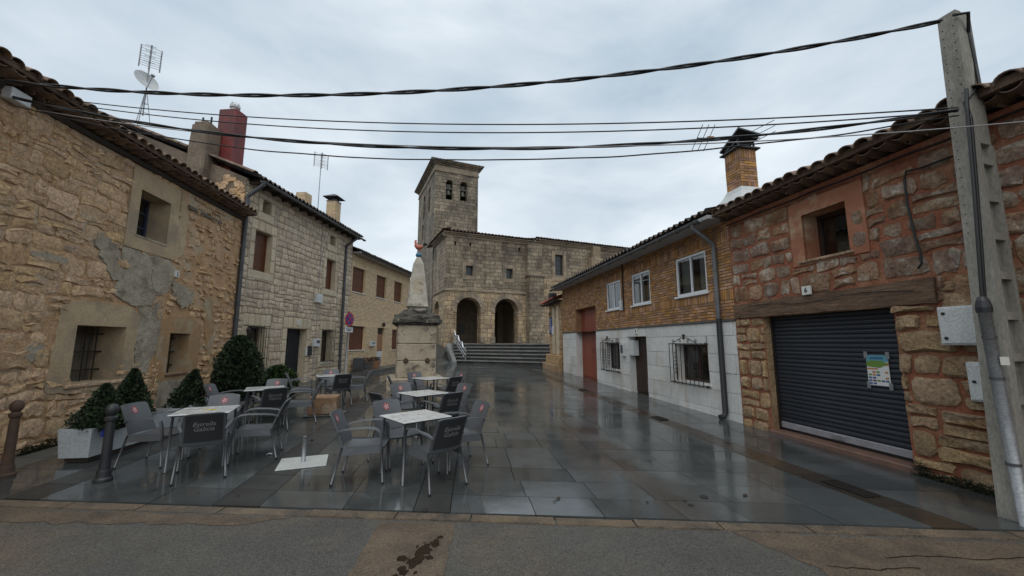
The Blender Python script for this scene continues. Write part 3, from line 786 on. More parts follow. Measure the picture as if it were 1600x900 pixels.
def sheet(name, pts, z, m, parent=None, rag=0.0, kind='structure', seed=1):
    r_ = random.Random(seed); out = []
    n = len(pts)
    for i in range(n):
        a, b = pts[i], pts[(i + 1) % n]; k = max(1, int(math.dist(a, b) / .12)) if rag else 1
        for t in range(k): out.append((a[0] + (b[0] - a[0]) * t / k + r_.uniform(-rag, rag), a[1] + (b[1] - a[1]) * t / k + r_.uniform(-rag, rag), z))
    mb = MB(); mb.face(out); o = mb.build(name, m, parent)
    if kind: tag(o, kind=kind)
    return o
sheet('road_patch', [(-1.12, 1.6), (-0.45, 1.6), (-0.55, 4.04), (-1.28, 4.08)], -.0185, M_patch, rag=.012)
sheet('road_patch', [(2.3, 1.6), (9, 1.6), (9, 3.30), (4.9, 3.62), (2.02, 3.86), (2.35, 3.3)], -.0185, M_patch, rag=.02, seed=4)
sheet('road_patch', [(-9.5, 4.55), (-6, 4.42), (-2.2, 4.16), (-2.6, 4.02), (-5.5, 4.08), (-9.5, 3.9)], -.018, M_patch, rag=.03, seed=7)
st_ = MB(); rs_ = random.Random(9)
for k_ in range(46):
    t_ = rs_.random(); cx_ = -0.86 + .22 * t_ + rs_.gauss(0, .045); cy_ = 3.05 + .72 * t_ + rs_.gauss(0, .05); w_ = rs_.uniform(.008, .05) * (1.3 - t_ * .6)
    st_.face([(cx_ + w_ * math.cos(t * .785) * rs_.uniform(.5, 1.2), cy_ + w_ * 1.3 * math.sin(t * .785) * rs_.uniform(.5, 1.2), -.0165 + k_ * .00003) for t in range(8)])
tag(st_.build('oil_stain', M_stain), kind='structure')
# cracks in the concrete at the right
cr = MB()
for path in ([(3.0, 3.42), (3.35, 3.46), (3.75, 3.40), (4.1, 3.44), (4.5, 3.30), (5.2, 3.25)], [(2.45, 3.3), (2.8, 3.26), (3.2, 3.29)]):
    q = []
    for a, b in zip(path, path[1:]):
        for t in range(6): q.append((a[0] + (b[0] - a[0]) * t / 6, a[1] + (b[1] - a[1]) * t / 6 + rg.uniform(-.012, .012)))
    for a, b in zip(q, q[1:]): cr.face([(a[0], a[1] - .006, -.0155), (b[0], b[1] - .006, -.0155), (b[0], b[1] + .006, -.0155), (a[0], a[1] + .006, -.0155)])
tag(cr.build('road_crack', M_stain), kind='structure')

kerb = empty('kerb'); kerb['kind'] = 'structure'
x = -9.6
while x < 6.2:
    w = rg.uniform(.75, .95); k = MB(); a, b = x + .002, min(x + w, 6.2) - .002; d = rg.uniform(-.004, .004)
    V = []
    for z, e in ((-.12, 0), (-.010 + d, .006)):
        V += [(a + e, KY(a) - .165 + e, z), (b - e, KY(b) - .165 + e, z), (b - e, KY(b) - .01 - e, z), (a + e, KY(a) - .01 - e, z)]
    k.add(V, [(0, 1, 5, 4), (1, 2, 6, 5), (2, 3, 7, 6), (3, 0, 4, 7), (4, 5, 6, 7)]); k.build('kerb_stone', M_kerb, kerb); x += w

def slab_piece(q, rng, gap=.004, th=.04, tilt=.0018):
    cx = sum(p[0] for p in q) / 4; cy = sum(p[1] for p in q) / 4
    q = [(p[0] + math.copysign(gap, cx - p[0]), p[1] + math.copysign(gap, cy - p[1])) for p in q]
    tz = rng.uniform(-.002, .002); tx, ty = rng.uniform(-tilt, tilt), rng.uniform(-tilt, tilt)
    V = [(p[0], p[1], zg(*p) - th) for p in q] + [(p[0], p[1], zg(*p) + tz + (p[0] - cx) * tx + (p[1] - cy) * ty) for p in q]
    return V, [(0, 1, 5, 4), (1, 2, 6, 5), (2, 3, 7, 6), (3, 0, 4, 7), (4, 5, 6, 7)]

plaza = empty('plaza_paving'); plaza['kind'] = 'structure'
B1 = lambda y: -3.02 - 0.17 * (y - 4.86)          # dark bands running towards the church
B2 = lambda y: -0.86 - 0.10 * (y - 4.63)
BR = lambda y: WR(y) - 1.45                       # brown band along the right-hand pavement
BL0 = lambda y: WL(y) + 1.55
edges = [lambda y: WL(y) - .1, lambda y: WL(y) + .55, BL0, lambda y: BL0(y) + .42, lambda y: max(BL0(y) + .45, B1(y) - .26), lambda y: max(BL0(y) + .9, B1(y) + .26), lambda y: B2(y) - .19, lambda y: B2(y) + .19, lambda y: BR(y) - .19, lambda y: BR(y) + .19, lambda y: WR(y) + .1]
zones = ['pave', 'slab', 'band', 'slab', 'band', 'slab', 'band', 'slab', 'bandr', 'slab']
acc = {'slab': [], 'band': [], 'bandr': [], 'pave': []}
t = 4.2; row = 0
while t < 28:
    dt = 0.5 if t > 4.3 else .46
    for zi, kind in enumerate(zones):
        e0, e1 = edges[zi], edges[zi + 1]; xa, xb = e0(t), e1(t)
        if kind == 'slab' and zi == 7 and t > 24.6: xb = min(xb, 3.2)
        if kind == 'band' and t > 24: kind = 'slab'
        ln = xb - xa
        if ln < .08: continue
        n = 1 if kind != 'slab' or ln < .9 else max(1, round(ln / .72))
        cuts = [0] + [(i + (rg.uniform(-.16, .16))) / n for i in range(1, n)] + [1]
        for i in range(n):
            q = []
            for (tt, f) in ((t, cuts[i]), (t, cuts[i + 1]), (t + dt, cuts[i + 1]), (t + dt, cuts[i])):
                a_, b_ = e0(tt), e1(tt); X = a_ + (b_ - a_) * f; q.append((X, tt - .0725 * X * max(0, 1 - (tt - 4.2) / 20)))
            cx = sum(p[0] for p in q) / 4; cy = sum(p[1] for p in q) / 4
            if cx < -4.4 and cy > 25.2 and cx > -9: pass
            V, F = slab_piece(q, rg)
            vis = (ln / n) * dt / (cy ** 2 + cx ** 2) ** 1.5 if abs(cx) < cy * 1.35 else -1
            acc[kind].append((vis, V, F))
    t += dt; row += 1
emit(acc['slab'], 'slab', M_slab, plaza, 290, rest='slab_rest')
emit(acc['band'], 'band_slab', M_band, plaza, 60, rest='band_rest')
emit(acc['bandr'], 'band_slab', M_bandr, plaza, 40, rest='brown_band_rest')
emit(acc['pave'], 'edge_slab', M_pave, plaza, 40, rest='edge_rest')

# raised pavement by the cream brick house
sw = empty('sidewalk'); sw['kind'] = 'structure'
for i in range(8):
    ya, yb = 19.4 + i * .95, 19.4 + (i + 1) * .95 - .01; k = MB(); h_ = .13
    V = [(X, y, z) for z in (0, 1) for (X, y) in ((WL(ya) - .1, ya), (WL(ya) + .95, ya), (WL(yb) + .95, yb), (WL(yb) - .1, yb))]
    V = [(v[0], v[1], zg(v[0], v[1]) + (h_ if v[2] else -.1)) for v in V]
    k.add(V, [(0, 1, 5, 4), (1, 2, 6, 5), (2, 3, 7, 6), (3, 0, 4, 7), (4, 5, 6, 7)]); k.build('kerb_slab', M_pave, sw)

def grate(loc, rz, w, l, label):
    e = empty('drain_grate', loc, rz, label, 'drain', 'drain grates in the paving')
    f = MB()
    for (a, b, c, d) in ((-w / 2, w / 2, -l / 2, -l / 2 + .02), (-w / 2, w / 2, l / 2 - .02, l / 2), (-w / 2, -w / 2 + .02, -l / 2 + .02, l / 2 - .02), (w / 2 - .02, w / 2, -l / 2 + .02, l / 2 - .02)): f.box(a, b, c, d, 0, .012)
    f.build('frame', M_iron, e)
    f = MB(); f.face([(-w / 2, -l / 2, .003), (w / 2, -l / 2, .003), (w / 2, l / 2, .003), (-w / 2, l / 2, .003)]); f.build('sump', M_dark, e)
    n = int(l / .045)
    for i in range(1, n):
        b = MB(); y = -l / 2 + l * i / n; b.box(-w / 2 + .02, w / 2 - .02, y - .008, y + .008, .004, .011); b.build('bar', M_iron, e)
ra = math.atan(0.18)
grate((3.95, 4.88, .004), ra, .2, .52, 'iron drain grate in the brown band nearest the roller shutter')
grate((WR(8.95) - 1.45, 8.95, zg(0, 8.95) + .004), ra, .2, .4, 'small iron drain grate before the large barred window')
grate((WR(13.6) - 1.45, 13.6, zg(0, 13.6) + .004), ra, .25, .4, 'far iron drain grate near the red garage door')
for (px, py, s, lab) in ((1100, 777, .045, 'dark round cover in the wet slabs, right of centre'), (664, 858 - 60, .03, 'small dark cap in the paving behind the kerb')):
    p = at_z(px, py); m_ = MB(); m_.lathe([(s * .9, 0), (s, .003), (s * .9, .008), (s * .5, .010)], (0, 0, 0), 14); o = m_.build('valve_cover', M_iron); o.location = (p.x, p.y, .003); tag(o, lab, 'cover')
# wet leaves and scraps on the paving
leaf_lab = ['dark wet leaf left of the round cover', 'largest dark wet leaf beside the round cover', 'small wet leaf just behind the largest leaf', 'dark wet leaf in the middle of the near paving', 'long dark wet leaf right of the round cover',
            'dark wet scrap on the paving right of the black bollard', 'dark wet scrap in front of the nearest left table', 'tiny dark scrap under the nearest left chair', 'tiny dark scrap beside the leaf mid paving', 'tiny dark scrap before the left end of the shutter', 'tiny dark scrap before the shutter threshold']
scraps = [(1012, 786, .035), (1080, 790, .045), (1070, 783, .03), (872, 780, .045), (1164, 775, .05), (242, 766, .04), (372, 775, .03), (310, 771, .02), (866, 785, .02), (1255, 745, .02), (1310, 720, .02)]
for i, (px, py, s) in enumerate(scraps):
    p = at_z(px, py); m_ = MB(); n = 8
    m_.face([(s * math.cos(2 * math.pi * t / n) * rg.uniform(.5, 1), .6 * s * math.sin(2 * math.pi * t / n) * rg.uniform(.5, 1), rg.uniform(.002, .012)) for t in range(n)])
    o = m_.build('fallen_leaf', M_leafb); o.location = (p.x, p.y, .004); o.rotation_euler = (0, 0, rg.uniform(0, 6)); tag(o, leaf_lab[i], 'leaf', 'wet leaves on the paving')
p = at_z(421, 711); m_ = MB(); 
for i in range(7):
    a = i * .9; m_.face([(0, 0, .03), (.05 * math.cos(a), .03 * math.sin(a), rg.uniform(.0, .02)), (.05 * math.cos(a + .9), .03 * math.sin(a + .9), rg.uniform(.0, .03))])
o = m_.build('crumpled_tissue', M_paper); o.location = (p.x, p.y, .004); tag(o, 'crumpled white tissue on the wet paving beside the steel base plate', 'tissue')

# ------------------------------------------------------------------ old rubble house, left
f1 = Frame((-6.69, 1.5), (-8.5, 12.0)); L1 = f1.len
h1 = empty('rubble_house', f1.o, f1.rz, 'old ochre rubble house with peeling plaster and sagging tiled eave at left', 'house')
xa, za = f1.px(50, 165); xb, zb = f1.px(362, 335)
zt1 = lambda x: za + (zb - za) * (x - xa) / (xb - xa)
w_up = f1.rect([(219, 295), (265, 319), (257.5, 382.5), (210, 367.5)])
w_lo = f1.rect([(119, 507), (197, 512), (183, 595), (105, 598)])
w_sm = f1.rect([(265, 521), (296, 521), (288, 584), (257, 582)])
holes = [w_up, w_lo, w_sm]
wall('wall', 0, L1, -.3, zt1(0), holes, M_clay, h1, z1b=zt1(L1))
P = lambda pts: [f1.px(*p) for p in pts]
pl = [P([(190, 384), (266, 408), (273, 421), (262, 455), (242, 462), (236, 478), (212, 479), (182, 465), (175, 452), (190, 425)]),
      P([(266, 408), (279, 340), (284, 296), (291, 320), (294, 352), (285, 398)]),
      P([(84, 492), (150, 475), (210, 479), (213, 520), (207, 560), (192, 604), (95, 607), (80, 560)]),
      P([(214, 482), (238, 480), (248, 470), (252, 500), (243, 545), (226, 582), (206, 587), (210, 530)]),
      P([(246, 502), (300, 497), (312, 522), (306, 592), (250, 602), (240, 560)]),
      P([(268, 438), (284, 446), (300, 455), (297, 475), (281, 481), (268, 462)]),
      P([(236, 420), (262, 408), (262, 440), (246, 458), (236, 452)]),
      P([(318, 452), (332, 470), (333, 545), (322, 560), (318, 510)]),
      P([(245, 596), (300, 592), (306, 640), (262, 660), (240, 640)]),
      P([(150, 360), (180, 385), (192, 420), (178, 440), (160, 410), (148, 385)])]
r1 = random.Random(11)
def plaster(poly, m, proud, cut=()):
    """plaster cut back at openings: skip when it covers one"""
    o = patch(h1, poly, m, proud, r1)
    return o
def cutpoly(poly, h, m, proud):
    """patch that goes round an opening: four strips with ragged outer edge, clipped to the polygon"""
    xs = [p[0] for p in poly]; zs = [p[1] for p in poly]; X0, X1, Z0, Z1 = min(xs), max(xs), min(zs), max(zs); x0, x1, z0, z1 = h[:4]
    for q in ([(X0, Z0 + .1), (x0, Z0), (x0, Z1), (X0 + .1, Z1 - .1)], [(x1, Z0), (X1 - .05, Z0 + .12), (X1, Z1 - .2), (x1, Z1)], [(x0, Z0), (x1, Z0), (x1, z0), (x0, z0)], [(x0, z1), (x1, z1), (x1, Z1), (x0, Z1)]):
        pts = []
        n = len(q)
        for i in range(n):
            a, b = q[i], q[(i + 1) % n]; k = max(1, int(math.dist(a, b) / .08))
            for t in range(k):
                X, Z = a[0] + (b[0] - a[0]) * t / k, a[1] + (b[1] - a[1]) * t / k
                if not (x0 - .001 <= X <= x1 + .001) or not (z0 - .001 <= Z <= z1 + .001):
                    if X < x0 - .01 or X > x1 + .01 or Z < z0 - .12 or Z > z1 + .12:
                        jx, jz = r1.uniform(-.025, .025), r1.uniform(-.025, .025)
                        if abs(X - x0) > .03 and abs(X - x1) > .03: X += jx
                        Z += jz
                pts.append((X, Z))
        k = len(pts); mb = MB(); mb.add([(p[0], -proud, p[1]) for p in pts] + [(p[0], .02, p[1]) for p in pts], [tuple(range(k))] + [(i, k + i, k + (i + 1) % k, (i + 1) % k) for i in range(k)])
        mb.build('plaster_patch', m, h1)
sur = f1.rect([(207, 262), (285, 296), (266, 407), (192, 382)]); sur = (sur[0], sur[1], sur[2], min(sur[3], zt1(sur[0]) - .05))
ring_patch(h1, sur, w_up, M_tan, .035)
patch(h1, pl[0], M_greyp, .022, r1); patch(h1, pl[1], M_tan, .018, r1)
cutpoly(pl[2], w_lo, M_tan, .024); cutpoly(pl[4], w_sm, M_orange, .022)
patch(h1, pl[3], M_greyp, .020, r1, rag=.04); patch(h1, pl[5], M_greyp, .045, r1); patch(h1, pl[6], M_greyp, .034, r1)
patch(h1, pl[7], M_orange, .018, r1, rag=.04); patch(h1, pl[8], M_greyp, .026, r1, rag=.04); patch(h1, pl[9], M_greyp, .035, r1, rag=.05)
skip = pl + [[(sur[0], sur[2]), (sur[1], sur[2]), (sur[1], sur[3]), (sur[0], sur[3])]]
xm = f1.px(262, 450)[0]
for k_ in range(34):                                # mortar smeared over the stones
    cx_, cz_ = r1.uniform(.6, xm), r1.uniform(.2, 5.0); w_, h_ = r1.uniform(.12, .45), r1.uniform(.06, .2)
    if cz_ + h_ > zt1(cx_) - .1 or any(h[0] - .6 < cx_ < h[1] + .6 and h[2] - .35 < cz_ < h[3] + .35 for h in holes): continue
    patch(h1, [(cx_ + w_ * math.cos(t * .9) * r1.uniform(.6, 1.1), cz_ + h_ * math.sin(t * .9) * r1.uniform(.6, 1.1)) for t in range(7)], M_clay if k_ % 3 else M_greyp, r1.uniform(.016, .024), r1, name='mortar_smear', rag=.02)
masonry(f1, 'stone', M_rub, h1, 0.2, xm, -.15, zt1(0) - .02, holes, (.12, .34), (.22, .58), .014, .020, 3, jit=.030, wp=(.09, 1.3, 1), skip=skip, limit=240, z1b=zt1(xm) - .02, rough_face=.7, corner=.78)
masonry(f1, 'small_stone', M_rub, h1, xm, L1 - .02, -.1, zt1(xm) - .02, holes, (.10, .2), (.14, .34), .04, .03, 4, jit=.02, wp=(.05, 2, 2), skip=skip, limit=60, z1b=zt1(L1) - .02, rough_face=.5, corner=.7, thin=.35)
for hh, dp, m_ in ((w_up, .42, M_tan), (w_lo, .5, M_tan), (w_sm, .45, M_orange)): reveal(hh, dp, m_, h1, splay=.05)
# upper window: blue casement; lower windows: grey shutters behind bars
hb = (w_up[0] + .05, w_up[1] - .05, w_up[2], w_up[3]); pane_window(h1, hb, .42, M_blue, cols=2, rows=3, fw=.06, curtain=False)
s_ = MB(); s_.bbox(w_up[0] - .02, w_up[1] + .02, -.045, .40, w_up[2] - .03, w_up[2] + .012, .006); s_.build('sill', M_greyp, h1)
for hh, dp, nb, nh in ((w_lo, .5, 4, 3), (w_sm, .45, 3, 3)):
    x0, x1, z0, z1 = hh[0] + .05, hh[1] - .05, hh[2], hh[3]
    wn_ = MB(); wn_.box(x0, x1, dp - .02, dp + .03, z0, z0 + .06); wn_.box(x0, x1, dp - .02, dp + .03, z1 - .06, z1); wn_.box(x0, x0 + .06, dp - .02, dp + .03, z0 + .06, z1 - .06); wn_.box(x1 - .06, x1, dp - .02, dp + .03, z0 + .06, z1 - .06)
    win = wn_.build('window', M_oldwood, h1)
    n = 5
    for i in range(n):
        b = MB(); a0 = x0 + .06 + (x1 - x0 - .12) * i / n; b.bbox(a0 + .003, a0 + (x1 - x0 - .12) / n - .003, dp, dp + .025, z0 + .06, z1 - .06, .004); b.build('shutter_board', M_oldwood, win)
    g = empty('grille'); g.parent = h1
    for i in range(nb):
        b = MB(); X = x0 + (x1 - x0) * (i + .5) / nb; b.tube([(X, dp - .16, z0), (X, dp - .16, z1)], .012, 6); b.build('bar', M_iron, g)
    for i in range(nh):
        b = MB(); Z = z0 + (z1 - z0) * (i + .6) / nh; b.box(x0 - .06, x1 + .06, dp - .175, dp - .145, Z - .014, Z + .014); b.build('cross_bar', M_iron, g)
s_ = MB(); s_.bbox(w_sm[0] - .03, w_sm[1] + .03, -.05, .4, w_sm[2] - .05, w_sm[2] - .004, .008); s_.build('sill', M_thresh, h1)
s_ = MB(); s_.bbox(w_lo[0] - .08, w_lo[1] + .05, -.06, .4, w_lo[2] - .07, w_lo[2] - .004, .012); s_.build('sill', M_rub, h1)
q = f1.px(273, 428); plaque(h1, q[0], q[1], .14, .16, '2', y=-.05)
# wooden lintel splinter right of the upper window
xl, zl = f1.px(293, 322); xr, zr = f1.px(345, 348)
b = MB(); b.add([(xl, -.05, zl - .06), (xr, -.04, zr - .04), (xr, -.04, zr + .02), (xl, -.05, zl + .03), (xl, .03, zl - .06), (xr, .03, zr - .04), (xr, .03, zr + .02), (xl, .03, zl + .03)], [(0, 1, 2, 3), (1, 5, 6, 2), (4, 0, 3, 7), (3, 2, 6, 7), (0, 4, 5, 1)]); b.build('lintel', M_oldwood, h1)
# eave: corbelled tiles in two rows under the roof tiles
b = MB(); b.add([(0, -.06, zt1(0) - .02), (L1, -.06, zt1(L1) - .02), (L1, .3, zt1(L1) - .02), (0, .3, zt1(0) - .02), (0, -.10, zt1(0) + .05), (L1, -.10, zt1(L1) + .05), (L1, .3, zt1(L1) + .05), (0, .3, zt1(0) + .05)], [(0, 3, 2, 1), (0, 1, 5, 4), (4, 5, 6, 7), (0, 4, 7, 3), (1, 2, 6, 5)]); b.build('wall_plate', M_soff, h1)
tl = R(17)
tile_row(h1, .05, L1, zt1, -.22, M_tile, .205, R(4), 21, lift=.06)
tile_row(h1, .15, L1, zt1, -.36, M_tile, .205, R(6), 22, down=True, lift=.20)
b = MB(); b.add([(0, -.12, zt1(0) + .135), (L1, -.12, zt1(L1) + .135), (L1, .3, zt1(L1) + .135), (0, .3, zt1(0) + .135), (0, -.30, zt1(0) + .185), (L1, -.30, zt1(L1) + .185), (L1, .3, zt1(L1) + .185), (0, .3, zt1(0) + .185)], [(0, 3, 2, 1), (0, 1, 5, 4), (4, 5, 6, 7)]); b.build('eave_bed', M_clay, h1)
tile_row(h1, .1, L1, zt1, -.46, M_tile, .23, tl, 23, lift=.215)
b = MB(); b.add([(0, -.40, zt1(0) + .17), (L1, -.40, zt1(L1) + .17), (L1, .2, zt1(L1) + .17), (0, .2, zt1(0) + .17), (0, -.40, zt1(0) + .265), (L1, -.40, zt1(L1) + .265), (L1, .2, zt1(L1) + .44), (0, .2, zt1(0) + .44)], [(0, 3, 2, 1), (0, 1, 5, 4), (4, 5, 6, 7)]); b.build('eave_mortar', M_eavem, h1)
tile_field(h1, -.1, L1, zt1, -.38, 5.2, tl, M_tile, lift=.20)
body(h1, f1, L1, -.3, zt1(0) + .1, 10.0, M_clay, ridge=1.55, zt1=zt1(L1) + .1)
b = MB(); b.face([(0, 5.2, zt1(0) + 1.75), (L1, 5.2, zt1(L1) + 1.75), (L1, 10.2, zt1(L1) + .1), (0, 10.2, zt1(0) + .1)]); b.build('roof_back', M_tile, h1)
q = f1.px(14, 152); bx_ = MB(); bx_.bbox(q[0] - .16, q[0] + .12, -.18, -.045, q[1] - .09, q[1] + .09, .01); o = bx_.build('junction_box', M_pvc); o.matrix_world = f1.M; tag(o, 'small white junction box under the eave of the rubble house', 'box')

# ------------------------------------------------------------------ limestone house, left
f2 = Frame((-8.5, 12.0), (-7.92, 19.1)); L2 = f2.len
h2 = empty('limestone_house', f2.o, f2.rz, 'pale squared limestone house with dark iron door and brown roller blinds', 'house')
OV2 = -.5
ga = f2.px(380, 266, OV2); gb = f2.px(552, 366, OV2)
ze2 = lambda x: ga[1] + (gb[1] - ga[1]) * (x - ga[0]) / (gb[0] - ga[0])
v1 = f2.rect([(411, 312), (424, 316), (424, 337), (411, 332)]); u1 = f2.rect([(400, 358), (425, 368), (422, 427), (395, 422)])
v2 = f2.rect([(516, 368), (524, 370), (524, 385), (516, 382)]); u2 = f2.rect([(511, 404), (524.5, 408), (522.7, 454), (508, 451)])
d1 = f2.rect([(448, 513), (478.5, 514.5), (474, 606), (443, 606)]); d1 = (d1[0], d1[1], .06, d1[3])
g1 = f2.rect([(385.6, 509), (414, 510.7), (410, 577), (382, 580)]); g2 = f2.rect([(503.8, 515.6), (519, 516), (516.7, 565.6), (500, 565.6)])
holes = [v1, u1, v2, u2, d1, g1, g2]
zt2 = lambda x: ze2(x) + .12
wall('wall', 0, L2, -.3, zt2(0), holes, M_limem, h2, z1b=zt2(L2))
# dressed surrounds: jambs, lintels and sills as single blocks
surround = []
def dress(h, jw=.22, lint=.34, sillh=.28, nl=4, jambs=3, sill=True):
    x0, x1, z0, z1 = h
    surround.append((x0 - jw, x1 + jw, z0 - (sillh if sill else 0), z1 + lint))
    def blk(a, b, c, d, pr=.016):
        V, F = stone_piece((a, b, c, d), .016, pr, rg, .004, None, rough_face=.12, corner=.93); m_ = MB(); m_.add(V, F); m_.build('dressed_stone', M_sill, h2)
    for i in range(jambs):
        za_, zb_ = z0 + (z1 - z0) * i / jambs, z0 + (z1 - z0) * (i + 1) / jambs
        blk(x0 - jw, x0, za_, zb_); blk(x1, x1 + jw, za_, zb_)
    for i in range(nl): blk(x0 - jw + (x1 - x0 + 2 * jw) * i / nl, x0 - jw + (x1 - x0 + 2 * jw) * (i + 1) / nl, z1, z1 + lint)
    if sill: blk(x0 - jw, x1 + jw, z0 - sillh, z0, .02)
for h in (u1, u2): dress(h)
dress(v1, .2, .2, .3, 2, 1); dress(v2, .2, .2, .3, 2, 1)
dress(d1, .26, .42, 0, 6, 5, False); dress(g1, .24, .40, .2, 5, 4); dress(g2, .22, .40, .2, 5, 4)
masonry(f2, 'stone', M_lime, h2, .02, L2 - .02, -.1, zt2(0) - .03, holes + surround, (.20, .30), (.24, .46), .020, .018, 8, jit=.010, wp=(.035, 1.4, 5), limit=300, z1b=zt2(L2) - .03, rough_face=.25, corner=.84)
for h in (u1, u2): reveal(h, .22, M_sill, h2); blind_window(h2, h, .22, M_brown)
for h in (v1, v2): reveal(h, .3, M_sill, h2, back=M_brownd)
reveal(d1, .3, M_sill, h2)
dr = MB(); dr.box(d1[0], d1[1], .28, .33, d1[2] - .2, d1[3]); door = dr.build('door', M_cast, h2)
n = 9
for i in range(n):
    b = MB(); X = d1[0] + (d1[1] - d1[0]) * (i + .5) / n; b.tube([(X, .26, d1[2] + .5), (X, .26, d1[3] - .06)], .012, 6); b.build('bar', M_cast, door)
b = MB(); b.box(d1[0] + .03, d1[1] - .03, .262, .278, d1[2], d1[2] + .48); b.build('kick_panel', M_cast, door)
b = MB(); b.bbox(d1[0] - .05, d1[1] + .05, -.12, .3, d1[2] - .2, d1[2] + .01, .01); b.build('doorstep', M_sill, h2)
for h in (g1, g2):
    reveal(h, .3, M_sill, h2); pane_window(h2, h, .3, M_brownd, cols=2, fw=.06, curtain=False)
    g = empty('grille'); g.parent = h2
    for Z in (h[2] + .05, h[3] - .06):
        b = MB(); b.tube([(h[0] - .02, .0, Z), (h[0] - .02, -.14, Z), (h[1] + .02, -.14, Z), (h[1] + .02, .0, Z)], .012, 6); b.build('cross_bar', M_iron, g)
    nb = 7
    for i in range(nb + 1):
        b = MB(); X = h[0] + (h[1] - h[0]) * i / nb; b.tube([(X, -.14, h[2] - .02), (X, -.14, h[3] + .02)], .009, 6); b.build('bar', M_iron, g)
    if h is g2:
        b = MB(); b.bbox(h[0] - .05, h[1] + .08, -.05, .28, h[2] - .06, h[2] - .003, .008); b.build('sill', M_plaque, h2)
q = f2.px(465.5, 504); plaque(h2, q[0], q[1], .15, .17, '1', y=-.03)
# boxes on the front
def wall_box(fr, parent, pts, m, dpt, name, y=-.025, label=None):
    x0, x1, z0, z1 = fr.rect(pts); b = MB(); b.bbox(x0, x1, y - dpt, y + .03, z0, z1, .008)
    return b.build(name, m, parent), (x0, x1, z0, z1)
o, rc = wall_box(f2, h2, [(491, 459), (500, 459.5), (500, 473), (491, 473)], M_pvc, .10, 'cable_box')
cb = MB(); X = (rc[0] + rc[1]) / 2
cb.tube([(X, -.04, zt2(X) - .2), (X, -.04, rc[3])], .012, 6); cb.tube([(X, -.04, rc[2]), (X + .02, -.04, rc[2] - .5), (X, -.04, .5)], .010, 6); cb.build('facade_cable', M_cable2, h2)
o, rc = wall_box(f2, h2, [(488, 529), (497, 530), (496, 542), (487, 541)], M_pvc, .09, 'meter_box')
b = MB(); b.box(rc[0] + (rc[1] - rc[0]) * .35, rc[1] - .05, -.122, -.114, rc[2] + (rc[3] - rc[2]) * .45, rc[3] - .06); b.build('meter_window', M_zincd, o)
x0, x1, z0, z1 = f2.rect([(477, 540), (487, 540), (486, 556), (476, 556)])
b = MB(); b.bbox(x0, x1, -.05, .0, z0, z1 - .1, .008); o = b.build('letter_box', M_plaque, h2)
b = MB(); xc = (x0 + x1) / 2; r_ = (x1 - x0) * .3; ring = [(xc - r_, z0 + .02)] + [(xc - r_ * math.cos(math.pi * t / 10), z1 - r_ + r_ * math.sin(math.pi * t / 10)) for t in range(11)] + [(xc + r_, z0 + .02)]
k = len(ring); b.add([(p[0], -.09, p[1]) for p in ring] + [(p[0], -.02, p[1]) for p in ring], [tuple(range(k))] + [(i, k + i, k + (i + 1) % k, (i + 1) % k) for i in range(k)]); b.build('letter_box_door', M_cast, o)
q = f2.px(382, 514); b = MB(); b.tube([(q[0], 0, q[1] + .12), (q[0], -.12, q[1] + .12), (q[0], -.14, q[1] + .04)], .012, 6); b.lathe([(.02, .05), (.06, -.02), (.05, -.12), (.02, -.14)], (q[0], -.14, q[1]), 8); b.build('wall_lamp', M_iron, h2)
# roof
tl = R(22)
tile_field(h2, -.05, L2 + .05, lambda x: ze2(x) + .07, OV2 - .02, 6.2, tl, M_tiled, lift=.05)
b = MB(); b.add([(0, .02, zt2(0) - .06), (L2, .02, zt2(L2) - .06), (L2, OV2, ze2(L2) + .05), (0, OV2, ze2(0) + .05)], [(0, 1, 2, 3)]); b.build('soffit', M_soff, h2)
nr = 14
for i in range(nr):
    X = .15 + (L2 - .3) * i / (nr - 1); b = MB(); b.add([(X - .045, 0, zt2(X) - .16), (X + .045, 0, zt2(X) - .16), (X + .045, OV2 + .06, ze2(X) - .02), (X - .045, OV2 + .06, ze2(X) - .02), (X - .045, 0, zt2(X) - .05), (X + .045, 0, zt2(X) - .05), (X + .045, OV2 + .06, ze2(X) + .06), (X - .045, OV2 + .06, ze2(X) + .06)], [(0, 1, 2, 3), (0, 3, 7, 4), (1, 5, 6, 2), (2, 6, 7, 3)]); b.build('rafter_end', M_soff, h2)
gutter(h2, -.05, L2 + .1, ze2(0), ze2(L2), OV2 - .06, M_zinc, .06, brackets=.9)
def downpipe(parent, x, ztop, zbot, ytop, m, r=.05, ywall=-.07, kink=.35, low=None, mlow=None):
    b = MB(); b.tube([(x, ytop, ztop), (x, ytop, ztop - .10), (x, ywall, ztop - .10 - kink), (x, ywall, ztop - .3 - kink), (x, ywall, low if low else zbot)], r, 10)
    o = smooth_by_angle(b.build('downpipe', m, parent))
    if low:
        b = MB(); b.tube([(x, ywall, low + .03), (x, ywall, zbot + .12), (x, ywall - .04, zbot + .05), (x, ywall - .14, zbot + .03)], r * 1.18, 10); smooth_by_angle(b.build('downpipe_shoe', mlow, o))
    n = 4
    for i in range(n):
        Z = zbot + (ztop - .6 - zbot) * (i + .5) / n; b = MB(); b.lathe([(r * 1.12, -.02), (r * 1.12, .02)], (x, ywall, Z), 10); b.box(x - .012, x + .012, ywall, 0.02, Z - .015, Z + .015); b.build('pipe_clip', m, o)
    return o
xpl = f2.px(363, 440, -.07)[0]; downpipe(h2, max(xpl, .03), ze2(0) - .03, .15, OV2 - .06, M_zincd, .062)
xpr = f2.px(536, 480, -.07)[0]; downpipe(h2, xpr, ze2(L2) - .03, .3, OV2 - .06, M_zincd, .062)
